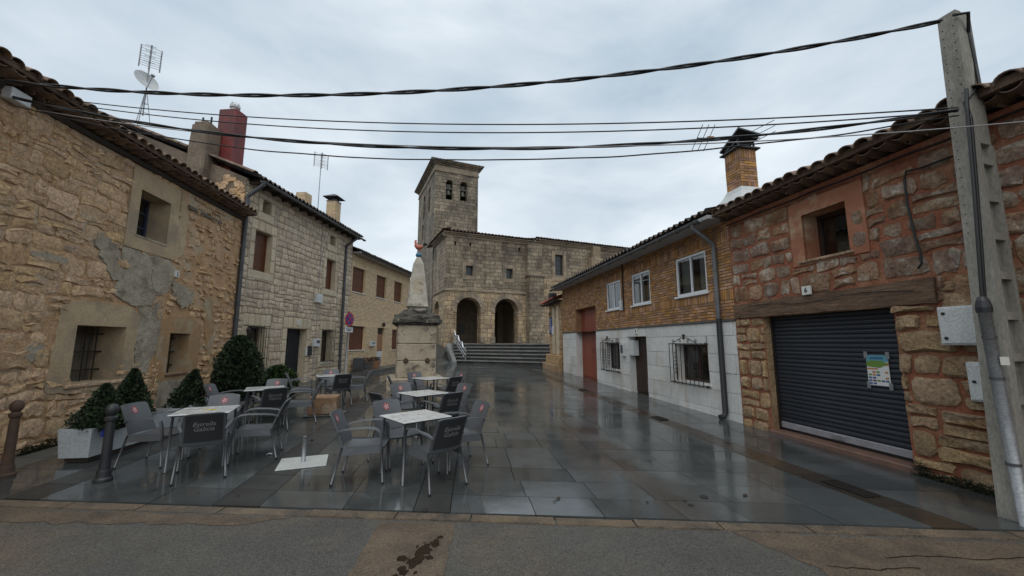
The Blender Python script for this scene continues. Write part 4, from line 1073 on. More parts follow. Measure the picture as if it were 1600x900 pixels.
# gable towards the rubble house, with its verge tiles
RD, RZ = 6.2, (6.2 - OV2) * math.tan(tl)
b = MB(); b.face([(.0, 12.4, -.3), (.0, .003, -.3), (.0, .003, zt2(0)), (.0, RD, ze2(0) + RZ + .05), (.0, 12.4, zt2(0))]); b.build('gable_wall', M_render, h2)
b = MB(); b.face([(L2, .003, -.3), (L2, 12.4, -.3), (L2, 12.4, zt2(L2)), (L2, RD, ze2(L2) + RZ), (L2, .003, zt2(L2))]); b.face([(L2, 12.4, -.3), (0, 12.4, -.3), (0, 12.4, zt2(0)), (L2, 12.4, zt2(L2))]); b.build('rear_walls', M_render, h2)
b = MB(); b.face([(-.1, RD, ze2(0) + RZ + .12), (L2, RD, ze2(L2) + RZ + .12), (L2, 12.8, zt2(L2)), (-.1, 12.8, zt2(0))]); b.build('roof_back', M_tiled, h2)
nv = 18
for i in range(nv):
    s_ = .1 + (RD - .1) * i / nv; o = link('verge_tile', tile_me(M_tile), h2); o.location = (-.02, OV2 + .1 + s_, ze2(0) + .16 + (s_ + .1) * math.tan(tl)); o.rotation_euler = (tl + .03, 0, rg.uniform(-.05, .05)); o.scale = (1.25, 1.05, 1.1)
# rubble at the street end of the gable, above the old roof
rr = random.Random(77); b = MB()
for i in range(40):
    yy = rr.uniform(.0, 1.0); zz = rr.uniform(5.6, zt2(0) - .15 + yy * .35); s0 = rr.uniform(.09, .16)
    V, F = stone_piece((yy - s0, yy + s0, zz - s0 * .7, zz + s0 * .7), .02, .03, rr, .02, None, corner=.75)
    V = [(-.004 + v[1], max(.0, v[0]), v[2]) for v in V]
    b2 = MB(); b2.add(V, [tuple(reversed(f)) for f in F]); b2.build('gable_stone', M_rub, h2)
# rendered stack against the gable
def px_side(fr, x, y, xc):
    o = fr.I @ Vector((0, 0, EYE)); r = fr.I.to_3x3() @ ray(x, y); t = (xc - o.x) / r.x; q = o + r * t
    return q.y, q.z
ya, zA = px_side(f2, 324, 196, -.3); yb, zB = px_side(f2, 298, 190, -.3)
b = MB(); b.bbox(-.32, .3, min(ya, yb), max(ya, yb), 5.4, max(zA, zB) - .05, .05); b.bbox(-.28, .28, min(ya, yb) + .05, max(ya, yb) - .05, max(zA, zB) - .08, max(zA, zB) + .06, .04); o = noisy(b.build('rendered_stack', M_render, h2), .05, 1.6, 3, 3)
for k_ in (.2, .7):
    c = MB(); yy = ya + (yb - ya) * k_; c.tube([(-.05, yy, max(zA, zB)), (-.05, yy, max(zA, zB) + .28)], .03, 6); c.build('stack_pin', M_cast, o)
# red chimney on the verge
x0, z0 = f2.px(344, 176, 1.2); x1, z1 = f2.px(381, 240, 1.2)
XC = f2.px(364, 180, 1.2)[0]; zr_t = f2.px(364, 176, 1.2)[1]
zroof = ze2(0) + (1.2 - OV2) * math.tan(tl)
XW = .26
b = MB(); b.bbox(XC - XW, XC + XW, .85, 1.5, zroof - .8, zr_t, .03); o = b.build('red_chimney', M_redch, h2)
c = MB(); c.lathe([(.12, 0), (.12, .14), (.16, .16), (.16, .24), (.09, .25)], (XC, 1.15, zr_t), 12); 
for k_ in range(8):
    a = k_ * math.pi / 4; c.box(-.02, .02, -.01, .01, .25, .33, M=Matrix.Translation((XC + .115 * math.cos(a), 1.15 + .115 * math.sin(a), zr_t)) @ Matrix.Rotation(a, 4, 'Z'))
c.build('flue_cap', M_pvc, o)
# brick chimneys
def brick_stack(parent, xc, yc, zb, zt, w, d, m, jm, seed, courses=None, hb=.058, j=.012, soldiers=(), top=None, name='chimney'):
    rr = random.Random(seed); core = MB(); core.box(xc - w / 2, xc + w / 2, yc - d / 2, yc + d / 2, zb, zt); st = core.build(name, jm, parent)
    z = zb; r_ = 0
    while z < zt - .02:
        sol = next((s for s in soldiers if s[0] <= z + .01 < s[1]), None)
        hh = (sol[1] - z) if sol else min(hb + j, zt - z)
        bl = (hb + j) if sol else .20
        for side in range(4):
            ln = w if side in (0, 2) else d; other = d if side in (0, 2) else w
            n = max(1, round(ln / bl)); off = 0 if (r_ % 2 or sol) else .5
            cuts = sorted({0.0, 1.0, *[min(1, max(0, (i + off) / n)) for i in range(n + 1)]})
            for c0, c1 in zip(cuts, cuts[1:]):
                if c1 - c0 < .02: continue
                a = -ln / 2 + ln * c0 + j / 2; b_ = -ln / 2 + ln * c1 - j / 2; p = .008 * rr.uniform(.6, 1.5)
                M = Matrix.Translation((xc, yc, 0)) @ Matrix.Rotation(math.pi / 2 * side, 4, 'Z')
                V = [(a, -other / 2 + .005, z + j / 2), (b_, -other / 2 + .005, z + j / 2), (b_, -other / 2 + .005, z + hh - j / 2), (a, -other / 2 + .005, z + hh - j / 2)]
                V += [(v[0], -other / 2 - p, v[2]) for v in V]
                bb = MB(); bb.add([M @ Vector(v) for v in V], [(0, 1, 5, 4), (1, 2, 6, 5), (2, 3, 7, 6), (3, 0, 4, 7), (4, 5, 6, 7)]); yield_to.append((bb, st, m))
        z += hh; r_ += 1
    return st
yield_to = []
def flush(limit=300):
    yield_to.reverse()
    for bb, st, m in yield_to[:limit]: bb.build('brick', m, st)
    del yield_to[:limit]; merge_flush()
def merge_flush():
    by = {}
    for bb, st, m in yield_to: by.setdefault(st.name, (MB(), st, m))[0].add(bb.v, bb.f)
    for mbx, st, m in by.values():
        o = mbx.build('brickwork', m, st); o['kind'] = 'stuff'
    yield_to.clear()
for (pl_, pr_, pt, pb, yd, cap) in ((472, 494, 296, 330, 2.2, 0), (518, 540, 309, 358, 1.4, 1)):
    xl, zt_ = f2.px(pl_, pt, yd); xr, _ = f2.px(pr_, pt, yd); xc = (xl + xr) / 2
    zroof = ze2(xc) + (yd - OV2) * math.tan(tl)
    st = brick_stack(h2, xc, yd + .25, zroof - .5, zt_, .52, .5, M_bcream, M_bcreamm, 31 + cap, soldiers=((zt_ - .2, zt_),) if not cap else ())
    if cap:
        c = MB(); c.bbox(xc - .28, xc + .28, yd - .03, yd + .53, zt_ + .002, zt_ + .05, .01); c.build('chimney_slab', M_pave, st)
        c = MB(); c.lathe([(.16, .05), (.16, .22)], (xc, yd + .25, zt_), 8); c.lathe([(.42, .22), (.40, .25), (.05, .46)], (xc, yd + .25, zt_), 4, sq=True); c.build('chimney_cowl', M_zincd, st)
merge_flush()
# ------------------------------------------------------------------ cream brick house, left
f3 = Frame((-7.92, 19.1), (-6.92, 26.4)); L3 = f3.len
h3 = empty('cream_brick_house', f3.o, f3.rz, 'cream brick house with brown roller blinds beyond the limestone house', 'house')
OV3 = -.4
ga3 = f3.px(549, 389, OV3); gb3 = f3.px(627, 422, OV3); ze3 = (ga3[1] + gb3[1]) / 2
w3 = [f3.rect([(551.5, 417), (572, 421), (569, 458), (550, 454.5)]), f3.rect([(588.4, 429), (604.4, 434), (603, 468.5), (588, 464)]), f3.rect([(616, 439), (629.5, 443), (628, 473.5), (615.5, 471)])]
wz0 = sum(w[2] for w in w3) / 3; wz1 = sum(w[3] for w in w3) / 3; w3 = [(w[0], w[1], wz0, wz1) for w in w3]
gw = f3.rect([(545.5, 509), (570, 511), (569, 547), (544.5, 546.5)]); d3 = f3.rect([(590, 512), (601.5, 513), (598, 575), (587.5, 576)]); gw2 = f3.rect([(612.5, 515), (628, 516), (627, 546), (612, 546)])
gw = (max(.12, gw[0]), gw[1], gw[2], gw[3])
holes = w3 + [gw, d3, gw2]
wall('wall', 0, L3, -.3, ze3 + .1, holes, M_bcreamm, h3)
bz = gw[3] + .06
bricks(f3, M_bcream, h3, 0, L3, .2, ze3 + .08, holes, seed=4, limit=0, soldier=((bz, bz + .24), (wz1 + .04, wz1 + .28)))
for h in w3 + [gw, gw2]: reveal(h, .14, M_bcream, h3); blind_window(h3, h, .14, M_brown, sill=M_plaque, slat=.07)
reveal(d3, .16, M_bcream, h3)
b = MB(); b.box(d3[0], d3[1], .14, .2, d3[2] - .2, d3[3]); door = b.build('door', M_brownd, h3)
zm = d3[2] + (d3[3] - d3[2]) * .42
b = MB(); b.bbox(d3[0] + .03, d3[1] - .03, .11, .14, zm + .02, d3[3] - .35, .006); b.build('upper_panel', M_peach, door)
b = MB(); b.bbox(d3[0] + .01, d3[1] - .01, .09, .14, d3[2] - .05, zm, .006); b.build('flood_board', M_pvc, door)
o, rc = wall_box(f3, h3, [(577, 532), (584, 533), (583.5, 541), (576.5, 541)], M_pvc, .1, 'meter_box')
for k_ in (.35, .7):
    b = MB(); X = rc[0] + (rc[1] - rc[0]) * k_; b.box(X - .04, X + .04, -.135, -.124, rc[2] + .12, rc[3] - .06); b.build('meter_window', M_zincd, o)
q = f3.px(597, 507); b = MB(); b.lathe([(.03, .12), (.09, .05), (.09, -.1), (.05, -.12)], (q[0], -.12, q[1]), 8); b.box(q[0] - .02, q[0] + .02, -.1, 0, q[1] + .02, q[1] + .06); b.build('wall_lamp', M_brownd, h3)
tl3 = R(20)
tile_field(h3, -.05, L3 + .25, lambda x: ze3 + .06, OV3 - .03, 5.0, tl3, M_tiled, lift=.05)
b = MB(); b.box(-.02, L3 + .2, OV3, .02, ze3 - .02, ze3 + .05); b.build('soffit', M_soffw, h3)
gutter(h3, -.02, L3 + .2, ze3, ze3, OV3 - .06, M_zincd, .06)
body(h3, f3, L3, -.3, ze3, 10, M_bcream, ridge=1.85)
b = MB(); b.face([(-.05, 5, ze3 + 2.05), (L3 + .25, 5, ze3 + 2.05), (L3 + .25, 10.3, ze3), (-.05, 10.3, ze3)]); b.build('roof_back', M_tiled, h3)

# ------------------------------------------------------------------ white and brick house, right
f4 = Frame((WR(20.4), 20.4), (WR(8.43), 8.43)); L4 = f4.len
h4 = empty('ochre_brick_house', f4.o, f4.rz, 'low house of ochre brick over white stone cladding with red garage door', 'house')
OV4 = -.5
gp = [f4.px(*p, OV4) for p in ((900, 440), (970, 405), (1115, 332))]; ze4 = sum(p[1] for p in gp[1:]) / 2
zc4 = (f4.px(931, 517.6)[1] + f4.px(1151, 501)[1]) / 2
uw = [f4.rect([(948, 444.5), (969, 438), (971, 481.5), (948.6, 486.3)]), f4.rect([(987.3, 431), (1014.7, 420), (1017, 473.5), (988, 478)]), f4.rect([(1055.6, 405), (1101, 389), (1106.5, 452.5), (1058, 464.4)])]
z0 = sum(w[2] for w in uw) / 3; z1 = sum(w[3] for w in uw) / 3; uw = [(w[0], w[1], z0, z1) for w in uw]
gd = f4.rect([(900, 484), (932, 477), (932, 595), (900, 587)]); gd = (gd[0], gd[1], -.2, gd[3])
gg = [f4.rect([(946, 536), (968, 537), (970, 579), (948, 575)]), f4.rect([(1057, 539), (1106, 538), (1110, 600), (1060, 594)])]
dd = f4.rect([(984, 526), (1010, 525.5), (1014, 617), (984, 608)]); dd = (dd[0], dd[1], -.15, dd[3])
print('H4', L4, ze4, zc4, uw, gd, gg, dd)
wall('brick_wall', 0, L4, zc4, ze4 + .15, uw + [(gd[0], gd[1], -.2, gd[3])], M_bochrem, h4)
wall('clad_wall', 0, L4, -.3, zc4, [(gd[0], gd[1], -.2, zc4)] + gg + [dd], M_whitem, h4)
zs0 = uw[0][2] - .27
bricks(f4, M_bochre, h4, 0, L4, zc4 + .05, ze4 + .12, uw + [gd], seed=6, limit=300, soldier=((zs0, zs0 + .24), (uw[0][3] + .05, uw[0][3] + .29)))
bricks(f4, M_white, h4, 0, L4, -.2, zc4, [gd] + gg + [dd], L=.62, Hh=.405, j=.005, proud=.012, seed=9, limit=120, name='cladding_panel')
b = MB()
for a, c in ((0, gd[0]), (gd[1], L4)): b.bbox(a, c, -.045, .01, zc4 + .002, zc4 + .045, .006)
b.build('coping', M_pave, h4)
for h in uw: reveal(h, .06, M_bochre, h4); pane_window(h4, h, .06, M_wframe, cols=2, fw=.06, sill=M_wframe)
reveal((gd[0], gd[1], zc4, gd[3]), .32, M_bochre, h4); reveal((gd[0], gd[1], -.2, zc4), .318, M_white, h4)
b = MB(); b.box(gd[0], gd[1], .32, .36, -.2, gd[3]); door = b.build('garage_door', M_garred, h4)
for i in range(6):
    X = gd[0] + (gd[1] - gd[0]) * i / 6; c = MB(); c.bbox(X + .006, X + (gd[1] - gd[0]) / 6 - .006, .30, .32, f4.ground(X) + .02, gd[3] - .03, .006); c.build('door_plank', M_garred, door)
c = MB(); c.tube([(gd[1] - 1.0, .27, 1.25), (gd[1] - 1.0, .25, 1.3), (gd[1] - 1.0, .25, 1.4), (gd[1] - 1.0, .27, 1.45)], .012, 6); c.build('handle', M_iron, door)
reveal(dd, .25, M_white, h4)
b = MB(); b.box(dd[0], dd[1], .24, .28, -.15, dd[3]); door = b.build('door', M_brownd, h4)
for i in range(6):
    X = dd[0] + (dd[1] - dd[0]) * i / 6; c = MB(); c.bbox(X + .004, X + (dd[1] - dd[0]) / 6 - .004, .22, .24, f4.ground(X) + .02, dd[3] - .04, .006); c.build('door_plank', M_brownd, door)
def scroll(cx, cz, r, turns, y, s=1):
    return [(cx + s * r * (1 - t / 24) * math.cos(turns * 2 * math.pi * t / 20), y, cz + r * (1 - t / 24) * math.sin(turns * 2 * math.pi * t / 20)) for t in range(21)]
for h in gg:
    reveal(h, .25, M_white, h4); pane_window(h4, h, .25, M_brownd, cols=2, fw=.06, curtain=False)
    g = empty('grille'); g.parent = h4; yy = -.2; x0, x1, z0, z1 = h[0] - .03, h[1] + .03, h[2] - .04, h[3] + .02
    for Z, ext in ((z0, .1), (z1, .12)):
        b = MB(); b.tube([(x0, .0, Z), (x0, yy, Z), (x1, yy, Z), (x1, .0, Z)], .014, 6)
        b.tube([(x1, yy + .03, Z), (x1 + ext, yy + .03, Z)], .012, 6); b.lathe([(.01, -.03), (.03, -.02), (.03, .02), (.01, .03)], (x1 + ext, yy + .03, Z), 8); b.build('cross_bar', M_iron, g)
    nb = 8 if x1 - x0 > 1 else 6
    for i in range(nb + 1):
        X = x0 + (x1 - x0) * i / nb; b = MB(); b.tube([(X, yy, z0 - .02), (X, yy, z1 + .02)], .010, 6); b.build('bar', M_iron, g)
    for s_ in (0,):
        for Y0 in (yy * .5, yy * .05):
            b = MB(); b.tube([(x0, Y0, z0), (x0, Y0, z1)], .010, 6); b.build('bar', M_iron, g)
    for i in (1, 4, 6) if nb == 8 else (1, 3, 5):
        X = x0 + (x1 - x0) * (i + .5) / nb
        for zc in (.3, .5, .7):
            Z = z0 + (z1 - z0) * zc; b = MB(); b.tube(scroll(X, Z + .035, .045, 1.0, yy), .007, 5); b.tube(scroll(X, Z - .035, .045, -1.0, yy, -1), .007, 5); b.build('scroll', M_iron, g)
    xm_ = (x0 + x1) / 2; b = MB(); w_ = (x1 - x0) * .36
    for s_ in (-1, 1):
        b.tube([(xm_ + s_ * w_ * t / 10, yy, z1 + .02 + .15 * math.sin(math.pi * (1 - t / 10) * .5 + .0) * (1 - .35 * t / 10)) for t in range(11)], .009, 5)
        b.tube(scroll(xm_ + s_ * w_ * .95, z1 + .06, .05, 1.1, yy, s_), .008, 5); b.tube(scroll(xm_ + s_ * w_ * .35, z1 + .07, .05, 1.1, yy, s_), .008, 5)
    b.lathe([(.01, .1), (.035, .14), (.012, .17), (.045, .21), (.02, .24)], (xm_, yy, z1), 6); b.build('crest', M_iron, g)
    b = MB(); b.bbox(h[0] - .06, h[1] + .06, -.05, .24, h[2] - .05, h[2] - .004, .006); b.build('sill', M_white, h4)
o, rc = wall_box(f4, h4, [(973, 535), (978.6, 535.5), (979, 556.6), (973.5, 556)], M_pvc, .09, 'meter_box')
b = MB(); b.box(rc[0] + .07, rc[1] - .05, -.126, -.114, rc[3] - .35, rc[3] - .08); b.build('meter_window', M_zincd, o)
b = MB(); b.bbox(dd[0] + .04, dd[0] + .3, -.02, .2, dd[3] - .62, dd[3] - .12, .01); o = b.build('letter_box', M_pvc, h4)
q = f4.px(995, 517.6); plaque(h4, q[0], q[1], .15, .18, '4', y=-.03)
q = f4.px(975, 470); b = MB(); b.bbox(uw[0][1] + .03, uw[0][1] + .2, -.1, .0, uw[0][2] - .1, uw[0][2] + .25, .01); b.build('cable_box', M_pvc, h4)
b = MB(); X = uw[0][1] + .25; b.tube([(X, -.04, ze4 + .05), (X, -.04, uw[0][2] - .1)], .022, 6); b.build('facade_cable', M_cable, h4)
tl4 = R(17)
tile_field(h4, -.35, L4 + .0, lambda x: ze4 + .07, OV4 - .04, 5.0, tl4, M_tiled, period=.24, lift=.05)
b = MB(); b.box(-.3, L4 - .01, OV4, .02, ze4 - .02, ze4 + .06); b.build('soffit', M_soffw, h4)
gutter(h4, -.32, L4 - .15, ze4 + .0, ze4, OV4 - .07, M_zinc, .07, brackets=.8)
body(h4, f4, L4, -.3, ze4 + .1, 10, M_bochre, ridge=1.5)
b = MB(); b.face([(-.35, 5, ze4 + 1.85), (L4, 5, ze4 + 1.85), (L4, 10.3, ze4), (-.35, 10.3, ze4)]); b.build('roof_back', M_tiled, h4)
xd = f4.px(1118, 430, -.07)[0]; downpipe(h4, xd, ze4 - .03, f4.ground(xd) + .02, OV4 - .07, M_zinc, .05, low=zc4 + .05, mlow=M_cast)
# chimney with white flashing
yd = 1.2; xl, zt_ = f4.px(1122, 232, yd); xr, _ = f4.px(1160, 228, yd); xc = (xl + xr) / 2
zroof = ze4 + .12 + (yd - OV4) * math.tan(tl4)
zt_ = (f4.px(1160, 226, yd)[1])
print('chimney', xc, zroof, zt_)
sb = zroof + .62
st = brick_stack(h4, xc, yd + .28, zroof - .5, zt_, .50, .50, M_bchim, M_bochrem, 41, soldiers=((zt_ - .26, zt_), (zt_ - 1.15, zt_ - .89)))
flush(300)
c = MB(); c.bbox(xc - .34, xc + .34, yd - .06, yd + .62, zt_ + .002, zt_ + .045, .008); c.build('chimney_slab', M_zincd, st)
c = MB(); 
for q in ((-.22, .05), (.22, .05), (-.22, .5), (.22, .5)): c.box(xc + q[0] - .02, xc + q[0] + .02, yd + q[1], yd + q[1] + .04, zt_ + .045, zt_ + .2)
c.box(-.40, .40, -.30, .30, -.03, .03, M=Matrix.Translation((xc + .02, yd + .28, zt_ + .27)) @ Matrix.Rotation(R(-24), 4, 'Y') @ Matrix.Rotation(R(-16), 4, 'X')); c.box(-.3, .3, -.25, .25, -.02, .02, M=Matrix.Translation((xc + .1, yd + .28, zt_ + .2)) @ Matrix.Rotation(R(-12), 4, 'Y')); c.box(-.18, .18, -.18, .18, .0, .2, M=Matrix.Translation((xc, yd + .28, zt_ + .04))); c.build('chimney_cowl', M_cast, st)
c = MB(); zf_ = f4.px(1150, 318, yd)[1]; c.lathe([(.50, 0), (.46, .06), (.32, .26), (.262, .40)], (xc, yd + .28, zf_), 4, sq=True); c.box(xc - .49, xc + .49, yd - .2, yd + .76, zroof - .4, zf_); c.build('flashing', M_pvc, st)

# ------------------------------------------------------------------ red mortar stone house, right
f5 = Frame((WR(8.43), 8.43), (WR(1.0), 1.0)); L5 = f5.len
h5 = empty('red_mortar_house', f5.o, f5.rz, 'brown stone house with red mortar, timber lintel and roller shutter at right', 'house')
e0 = f5.px(1142, 349); e1 = f5.px(1490, 212); zt5 = lambda x: e0[1] + (e1[1] - e0[1]) * (x - e0[0]) / (e1[0] - e0[0])
gs = f5.rect([(1192, 495), (1393, 480), (1430, 722), (1210, 667)]); gs = (gs[0], gs[1], -.1, gs[3])
wu = f5.rect([(1255, 337), (1322, 313), (1329, 389), (1258, 409)])
print('H5', L5, zt5(0), zt5(L5), gs, wu)
holes = [gs, wu]
wall('wall', 0, L5, -.3, zt5(0), holes, M_redm, h5, z1b=zt5(L5))
bl = f5.px(1156, 483); br_ = f5.px(1462, 437); brb = f5.px(1462, 468)
lz0, lz1 = gs[3], gs[3] + .30
beam = (0.03, br_[0], gs[3] + .0, gs[3] + .32)
so = f5.rect([(1233, 322), (1347, 280), (1360, 387), (1240, 412)]); so = (so[0], so[1], wu[2] - .08, min(so[3], zt5(so[0]) - .06))
masonry(f5, 'stone', M_redst, h5, .02, L5 - .02, gs[3] + .02, zt5(0) - .05, holes + [beam, so], (.20, .34), (.26, .50), .042, .022, 15, jit=.026, wp=(.04, 1.6, 9), limit=220, z1b=zt5(L5) - .05, rough_face=.5, corner=.82, thin=.02)
masonry(f5, 'quoin_stone', M_quoin, h5, .02, gs[0], -.1, gs[3], holes, (.24, .36), (.28, .42), .03, .035, 16, jit=.014, wp=(.02, 2, 3), limit=40, rough_face=.4)
masonry(f5, 'quoin_stone', M_quoin, h5, gs[1], gs[1] + 1.0, -.1, gs[3] + .28, holes + [beam], (.22, .44), (.38, .7), .035, .04, 17, jit=.018, wp=(.03, 2, 4), limit=40, rough_face=.4)
masonry(f5, 'stone', M_redst, h5, gs[1] + 1.0, L5 - .02, -.1, gs[3] + .02, holes + [beam], (.18, .34), (.28, .62), .07, .035, 18, jit=.025, wp=(.04, 2, 4), limit=70, rough_face=.5, corner=.72)
ring_patch(h5, so, wu, M_redpl, .022)
for k_ in ((so[1] - .22, so[1] - .03, wu[2] + .02, wu[2] + .26), (so[1] - .2, so[1] - .04, wu[2] + .36, wu[2] + .58)):
    V, F = stone_piece(k_, .01, .008, rg, .012, None, y=-.02, corner=.75); b = MB(); b.add(V, F); b.build('surround_stone', M_redst, h5)
reveal(wu, .35, M_redpl, h5)
hb = (wu[0], wu[1], wu[2], wu[3]); pane_window(h5, hb, .35, M_brownd, cols=1, fw=.07, curtain=False)
b = MB(); b.bbox(wu[0] - .12, wu[1] + .06, -.06, .3, wu[2] - .05, wu[2] - .004, .01); b.build('sill', M_quoin, h5)
# timber lintel, rough sawn
b = MB(); n = 26; rr = random.Random(4); secs = []
for i in range(n + 1):
    X = beam[0] + (beam[1] - beam[0]) * i / n; secs.append([(X, -.045 + rr.uniform(-.012, .012), beam[2] + rr.uniform(-.012, .012) + .005), (X, -.05 + rr.uniform(-.012, .012), (beam[2] + beam[3]) / 2), (X, -.04 + rr.uniform(-.012, .012), beam[3] - .02 + .05 * i / n + rr.uniform(-.02, .02)), (X, .12, beam[3] - .02 + .05 * i / n), (X, .12, beam[2] + .005)])
for i in range(n):
    for j in range(5): b.face([secs[i][j], secs[i + 1][j], secs[i + 1][(j + 1) % 5], secs[i][(j + 1) % 5]])
b.face(secs[0]); b.face(list(reversed(secs[-1]))); b.build('timber_lintel', M_beam, h5)
b = MB()
for i in range(n):
    X0 = beam[0] + .3 + (beam[1] - beam[0] - .5) * i / n; X1 = beam[0] + .3 + (beam[1] - beam[0] - .5) * (i + 1) / n; c0 = (beam[2] + beam[3]) / 2 + .05 + .03 * math.sin(i * .4); c1 = (beam[2] + beam[3]) / 2 + .05 + .03 * math.sin((i + 1) * .4)
    b.face([(X0, -.064, c0 - .006), (X1, -.064, c1 - .006), (X1, -.064, c1 + .005), (X0, -.064, c0 + .005)])
b.build('lintel_crack', M_dark, h5)
# shutter
reveal(gs, .2, M_quoin, h5)
zb5 = f5.ground(gs[0]) + .10; sb_ = MB(); sb_.box(gs[0] - .02, gs[1] + .02, .19, .22, -.1, gs[3] + .01); sh = sb_.build('roller_shutter', M_cast, h5)
ns = 27; hh = (gs[3] - zb5 - .12) / ns; base = None
for i in range(ns):
    if base is None:
        b = MB(); pr = [(.185, 0), (.172, .012), (.168, hh * .5), (.172, hh - .014), (.186, hh - .004)]
        for (a, c) in zip(pr, pr[1:]): b.face([(gs[0] + .03, a[0], a[1]), (gs[1] - .03, a[0], a[1]), (gs[1] - .03, c[0], c[1]), (gs[0] + .03, c[0], c[1])])
        o = base = b.build('slat', M_shut, sh)
    else: o = link('slat', base.data, sh)
    o.location = (0, rr.uniform(-.003, .003), zb5 + .12 + i * hh)
b = MB(); b.bbox(gs[0] + .02, gs[1] - .02, .15, .19, zb5, zb5 + .11, .01); o = b.build('bottom_rail', M_rail, sh)
xm_ = (gs[0] + gs[1]) / 2; c = MB(); c.bbox(xm_ - .1, xm_ + .1, .138, .15, zb5 + .02, zb5 + .09, .004); c.build('lock_plate', M_galv, o)
for X in (gs[0] + .01, gs[1] - .03):
    c = MB(); c.box(X - .01, X + .03, .13, .2, -.05, gs[3]); c.build('guide_rail', M_iron, sh)
b = MB(); b.bbox(gs[0] - .03, gs[1] + .1, -.08, .2, -.1, f5.ground(gs[0]) + .055, .012); b.build('threshold', M_thresh, h5)
q = f5.px(1265.6, 454); plaque(h5, q[0], q[1], .16, .15, '6', y=-.075)
# eave
tl5 = R(15)
b = MB(); b.add([(0, -.05, zt5(0) - .02), (L5, -.05, zt5(L5) - .02), (L5, .3, zt5(L5) - .02), (0, .3, zt5(0) - .02), (0, -.08, zt5(0) + .05), (L5, -.08, zt5(L5) + .05), (L5, .3, zt5(L5) + .05), (0, .3, zt5(0) + .05)], [(0, 3, 2, 1), (0, 1, 5, 4), (4, 5, 6, 7), (0, 4, 7, 3)]); b.build('wall_plate', M_redm, h5)
tile_row(h5, .0, L5, zt5, -.20, M_tile, .21, R(3), 51, lift=.06)
tile_row(h5, .1, L5, zt5, -.33, M_tile, .21, R(5), 52, down=True, lift=.185)
b = MB(); b.add([(0, -.1, zt5(0) + .12), (L5, -.1, zt5(L5) + .12), (L5, .3, zt5(L5) + .12), (0, .3, zt5(0) + .12), (0, -.28, zt5(0) + .17), (L5, -.28, zt5(L5) + .17), (L5, .3, zt5(L5) + .17), (0, .3, zt5(0) + .17)], [(0, 3, 2, 1), (0, 1, 5, 4), (4, 5, 6, 7)]); b.build('eave_bed', M_eavem, h5)
tile_row(h5, .05, L5, zt5, -.45, M_tile, .235, tl5, 53, lift=.195, scale=1.1)
b = MB(); b.add([(0, -.39, zt5(0) + .155), (L5, -.39, zt5(L5) + .155), (L5, .2, zt5(L5) + .155), (0, .2, zt5(0) + .155), (0, -.39, zt5(0) + .26), (L5, -.39, zt5(L5) + .26), (L5, .2, zt5(L5) + .42), (0, .2, zt5(0) + .42)], [(0, 3, 2, 1), (0, 1, 5, 4), (4, 5, 6, 7)]); b.build('eave_mortar', M_eavem, h5)
tile_field(h5, .02, L5, zt5, -.36, 5.0, tl5, M_tile, lift=.19, period=.235)
body(h5, f5, L5, -.3, zt5(0) + .1, 10, M_redm, ridge=1.3, zt1=zt5(L5) + .1)
b = MB(); b.face([(0, 5, zt5(0) + 1.6), (L5, 5, zt5(L5) + 1.6), (L5, 10.3, zt5(L5)), (0, 10.3, zt5(0))]); b.build('roof_back', M_tile, h5)
# cables fixed to the front
b = MB(); b.tube([(.05 + (L5 - .1) * i / 30, -.085 - .01 * (i % 3), zt5(L5 * i / 30) - .05 - .012 * math.sin(i * 1.3)) for i in range(31)], .013, 6); b.build('eave_cable', M_cable, h5)
pts = [(1500, 240), (1440, 262), (1416, 268), (1413, 280), (1418, 320), (1430, 370), (1438, 395), (1440, 412), (1434, 420)]
b = MB(); b.tube([(q[0], -.06, q[1]) for q in (f5.px(*p, -.06) for p in pts)], .014, 6); b.build('drop_cable', M_cable, h5)

# ------------------------------------------------------------------ church
ca, sa = math.cos(R(23.5)), math.sin(R(23.5))
fc = Frame((-5.30, 31.0), (-5.30 + 24 * ca, 31.0 + 24 * sa))
ch = empty('church', fc.o, fc.rz, 'grey stone village church with square bell tower and two-arched porch', 'church')
PZ = 1.62                                          # porch floor
TD_ = 6.4
zE = (fc.px(697, 364)[1] + fc.px(815, 375)[1]) / 2
pxw = lambda x, y=500, d=0.0: fc.px(x, y, d)[0]
PW = pxw(822)
A1 = (pxw(713), pxw(751), PZ, fc.px(732, 464.5)[1]); A2 = (pxw(773), pxw(809.5), PZ, fc.px(791, 466.5)[1])
s1 = fc.rect([(728, 415), (739, 415.5), (739, 431), (728, 430.5)]); s2 = fc.rect([(791, 420), (801, 420), (801, 436), (791, 435.5)])
t_ = [fc.rect([(x, y), (x + 3, y), (x + 3, y + 6), (x, y + 6)]) for x, y in ((710, 377), (733.5, 379), (810, 387))]
zbelt = (fc.px(697, 453)[1] + fc.px(878, 460)[1]) / 2
print('church', zE, PW, A1, A2, zbelt)
wall('porch_upper_wall', 0, PW, zbelt, zE, [s1, s2] + t_, M_church, ch)
wall('porch_lower_wall', 0, PW, .0, zbelt, [A1, A2], M_churchw, ch, arcs=(0, 1))
for A in (A1, A2): reveal(A, .9, M_churchw, ch, arch=True)
for s in (s1, s2):
    reveal(s, .35, M_trim, ch); ring_patch(ch, (s[0] - .3, s[1] + .3, s[2] - .32, s[3] + .3), s, M_trim, .04)
    b = MB(); b.face([(s[0], .3, s[2]), (s[1], .3, s[2]), (s[1], .3, s[3]), (s[0], .3, s[3])]); b.build('window', M_lead, ch)
for s in t_: reveal(s, .4, M_church, ch, back=M_dark)
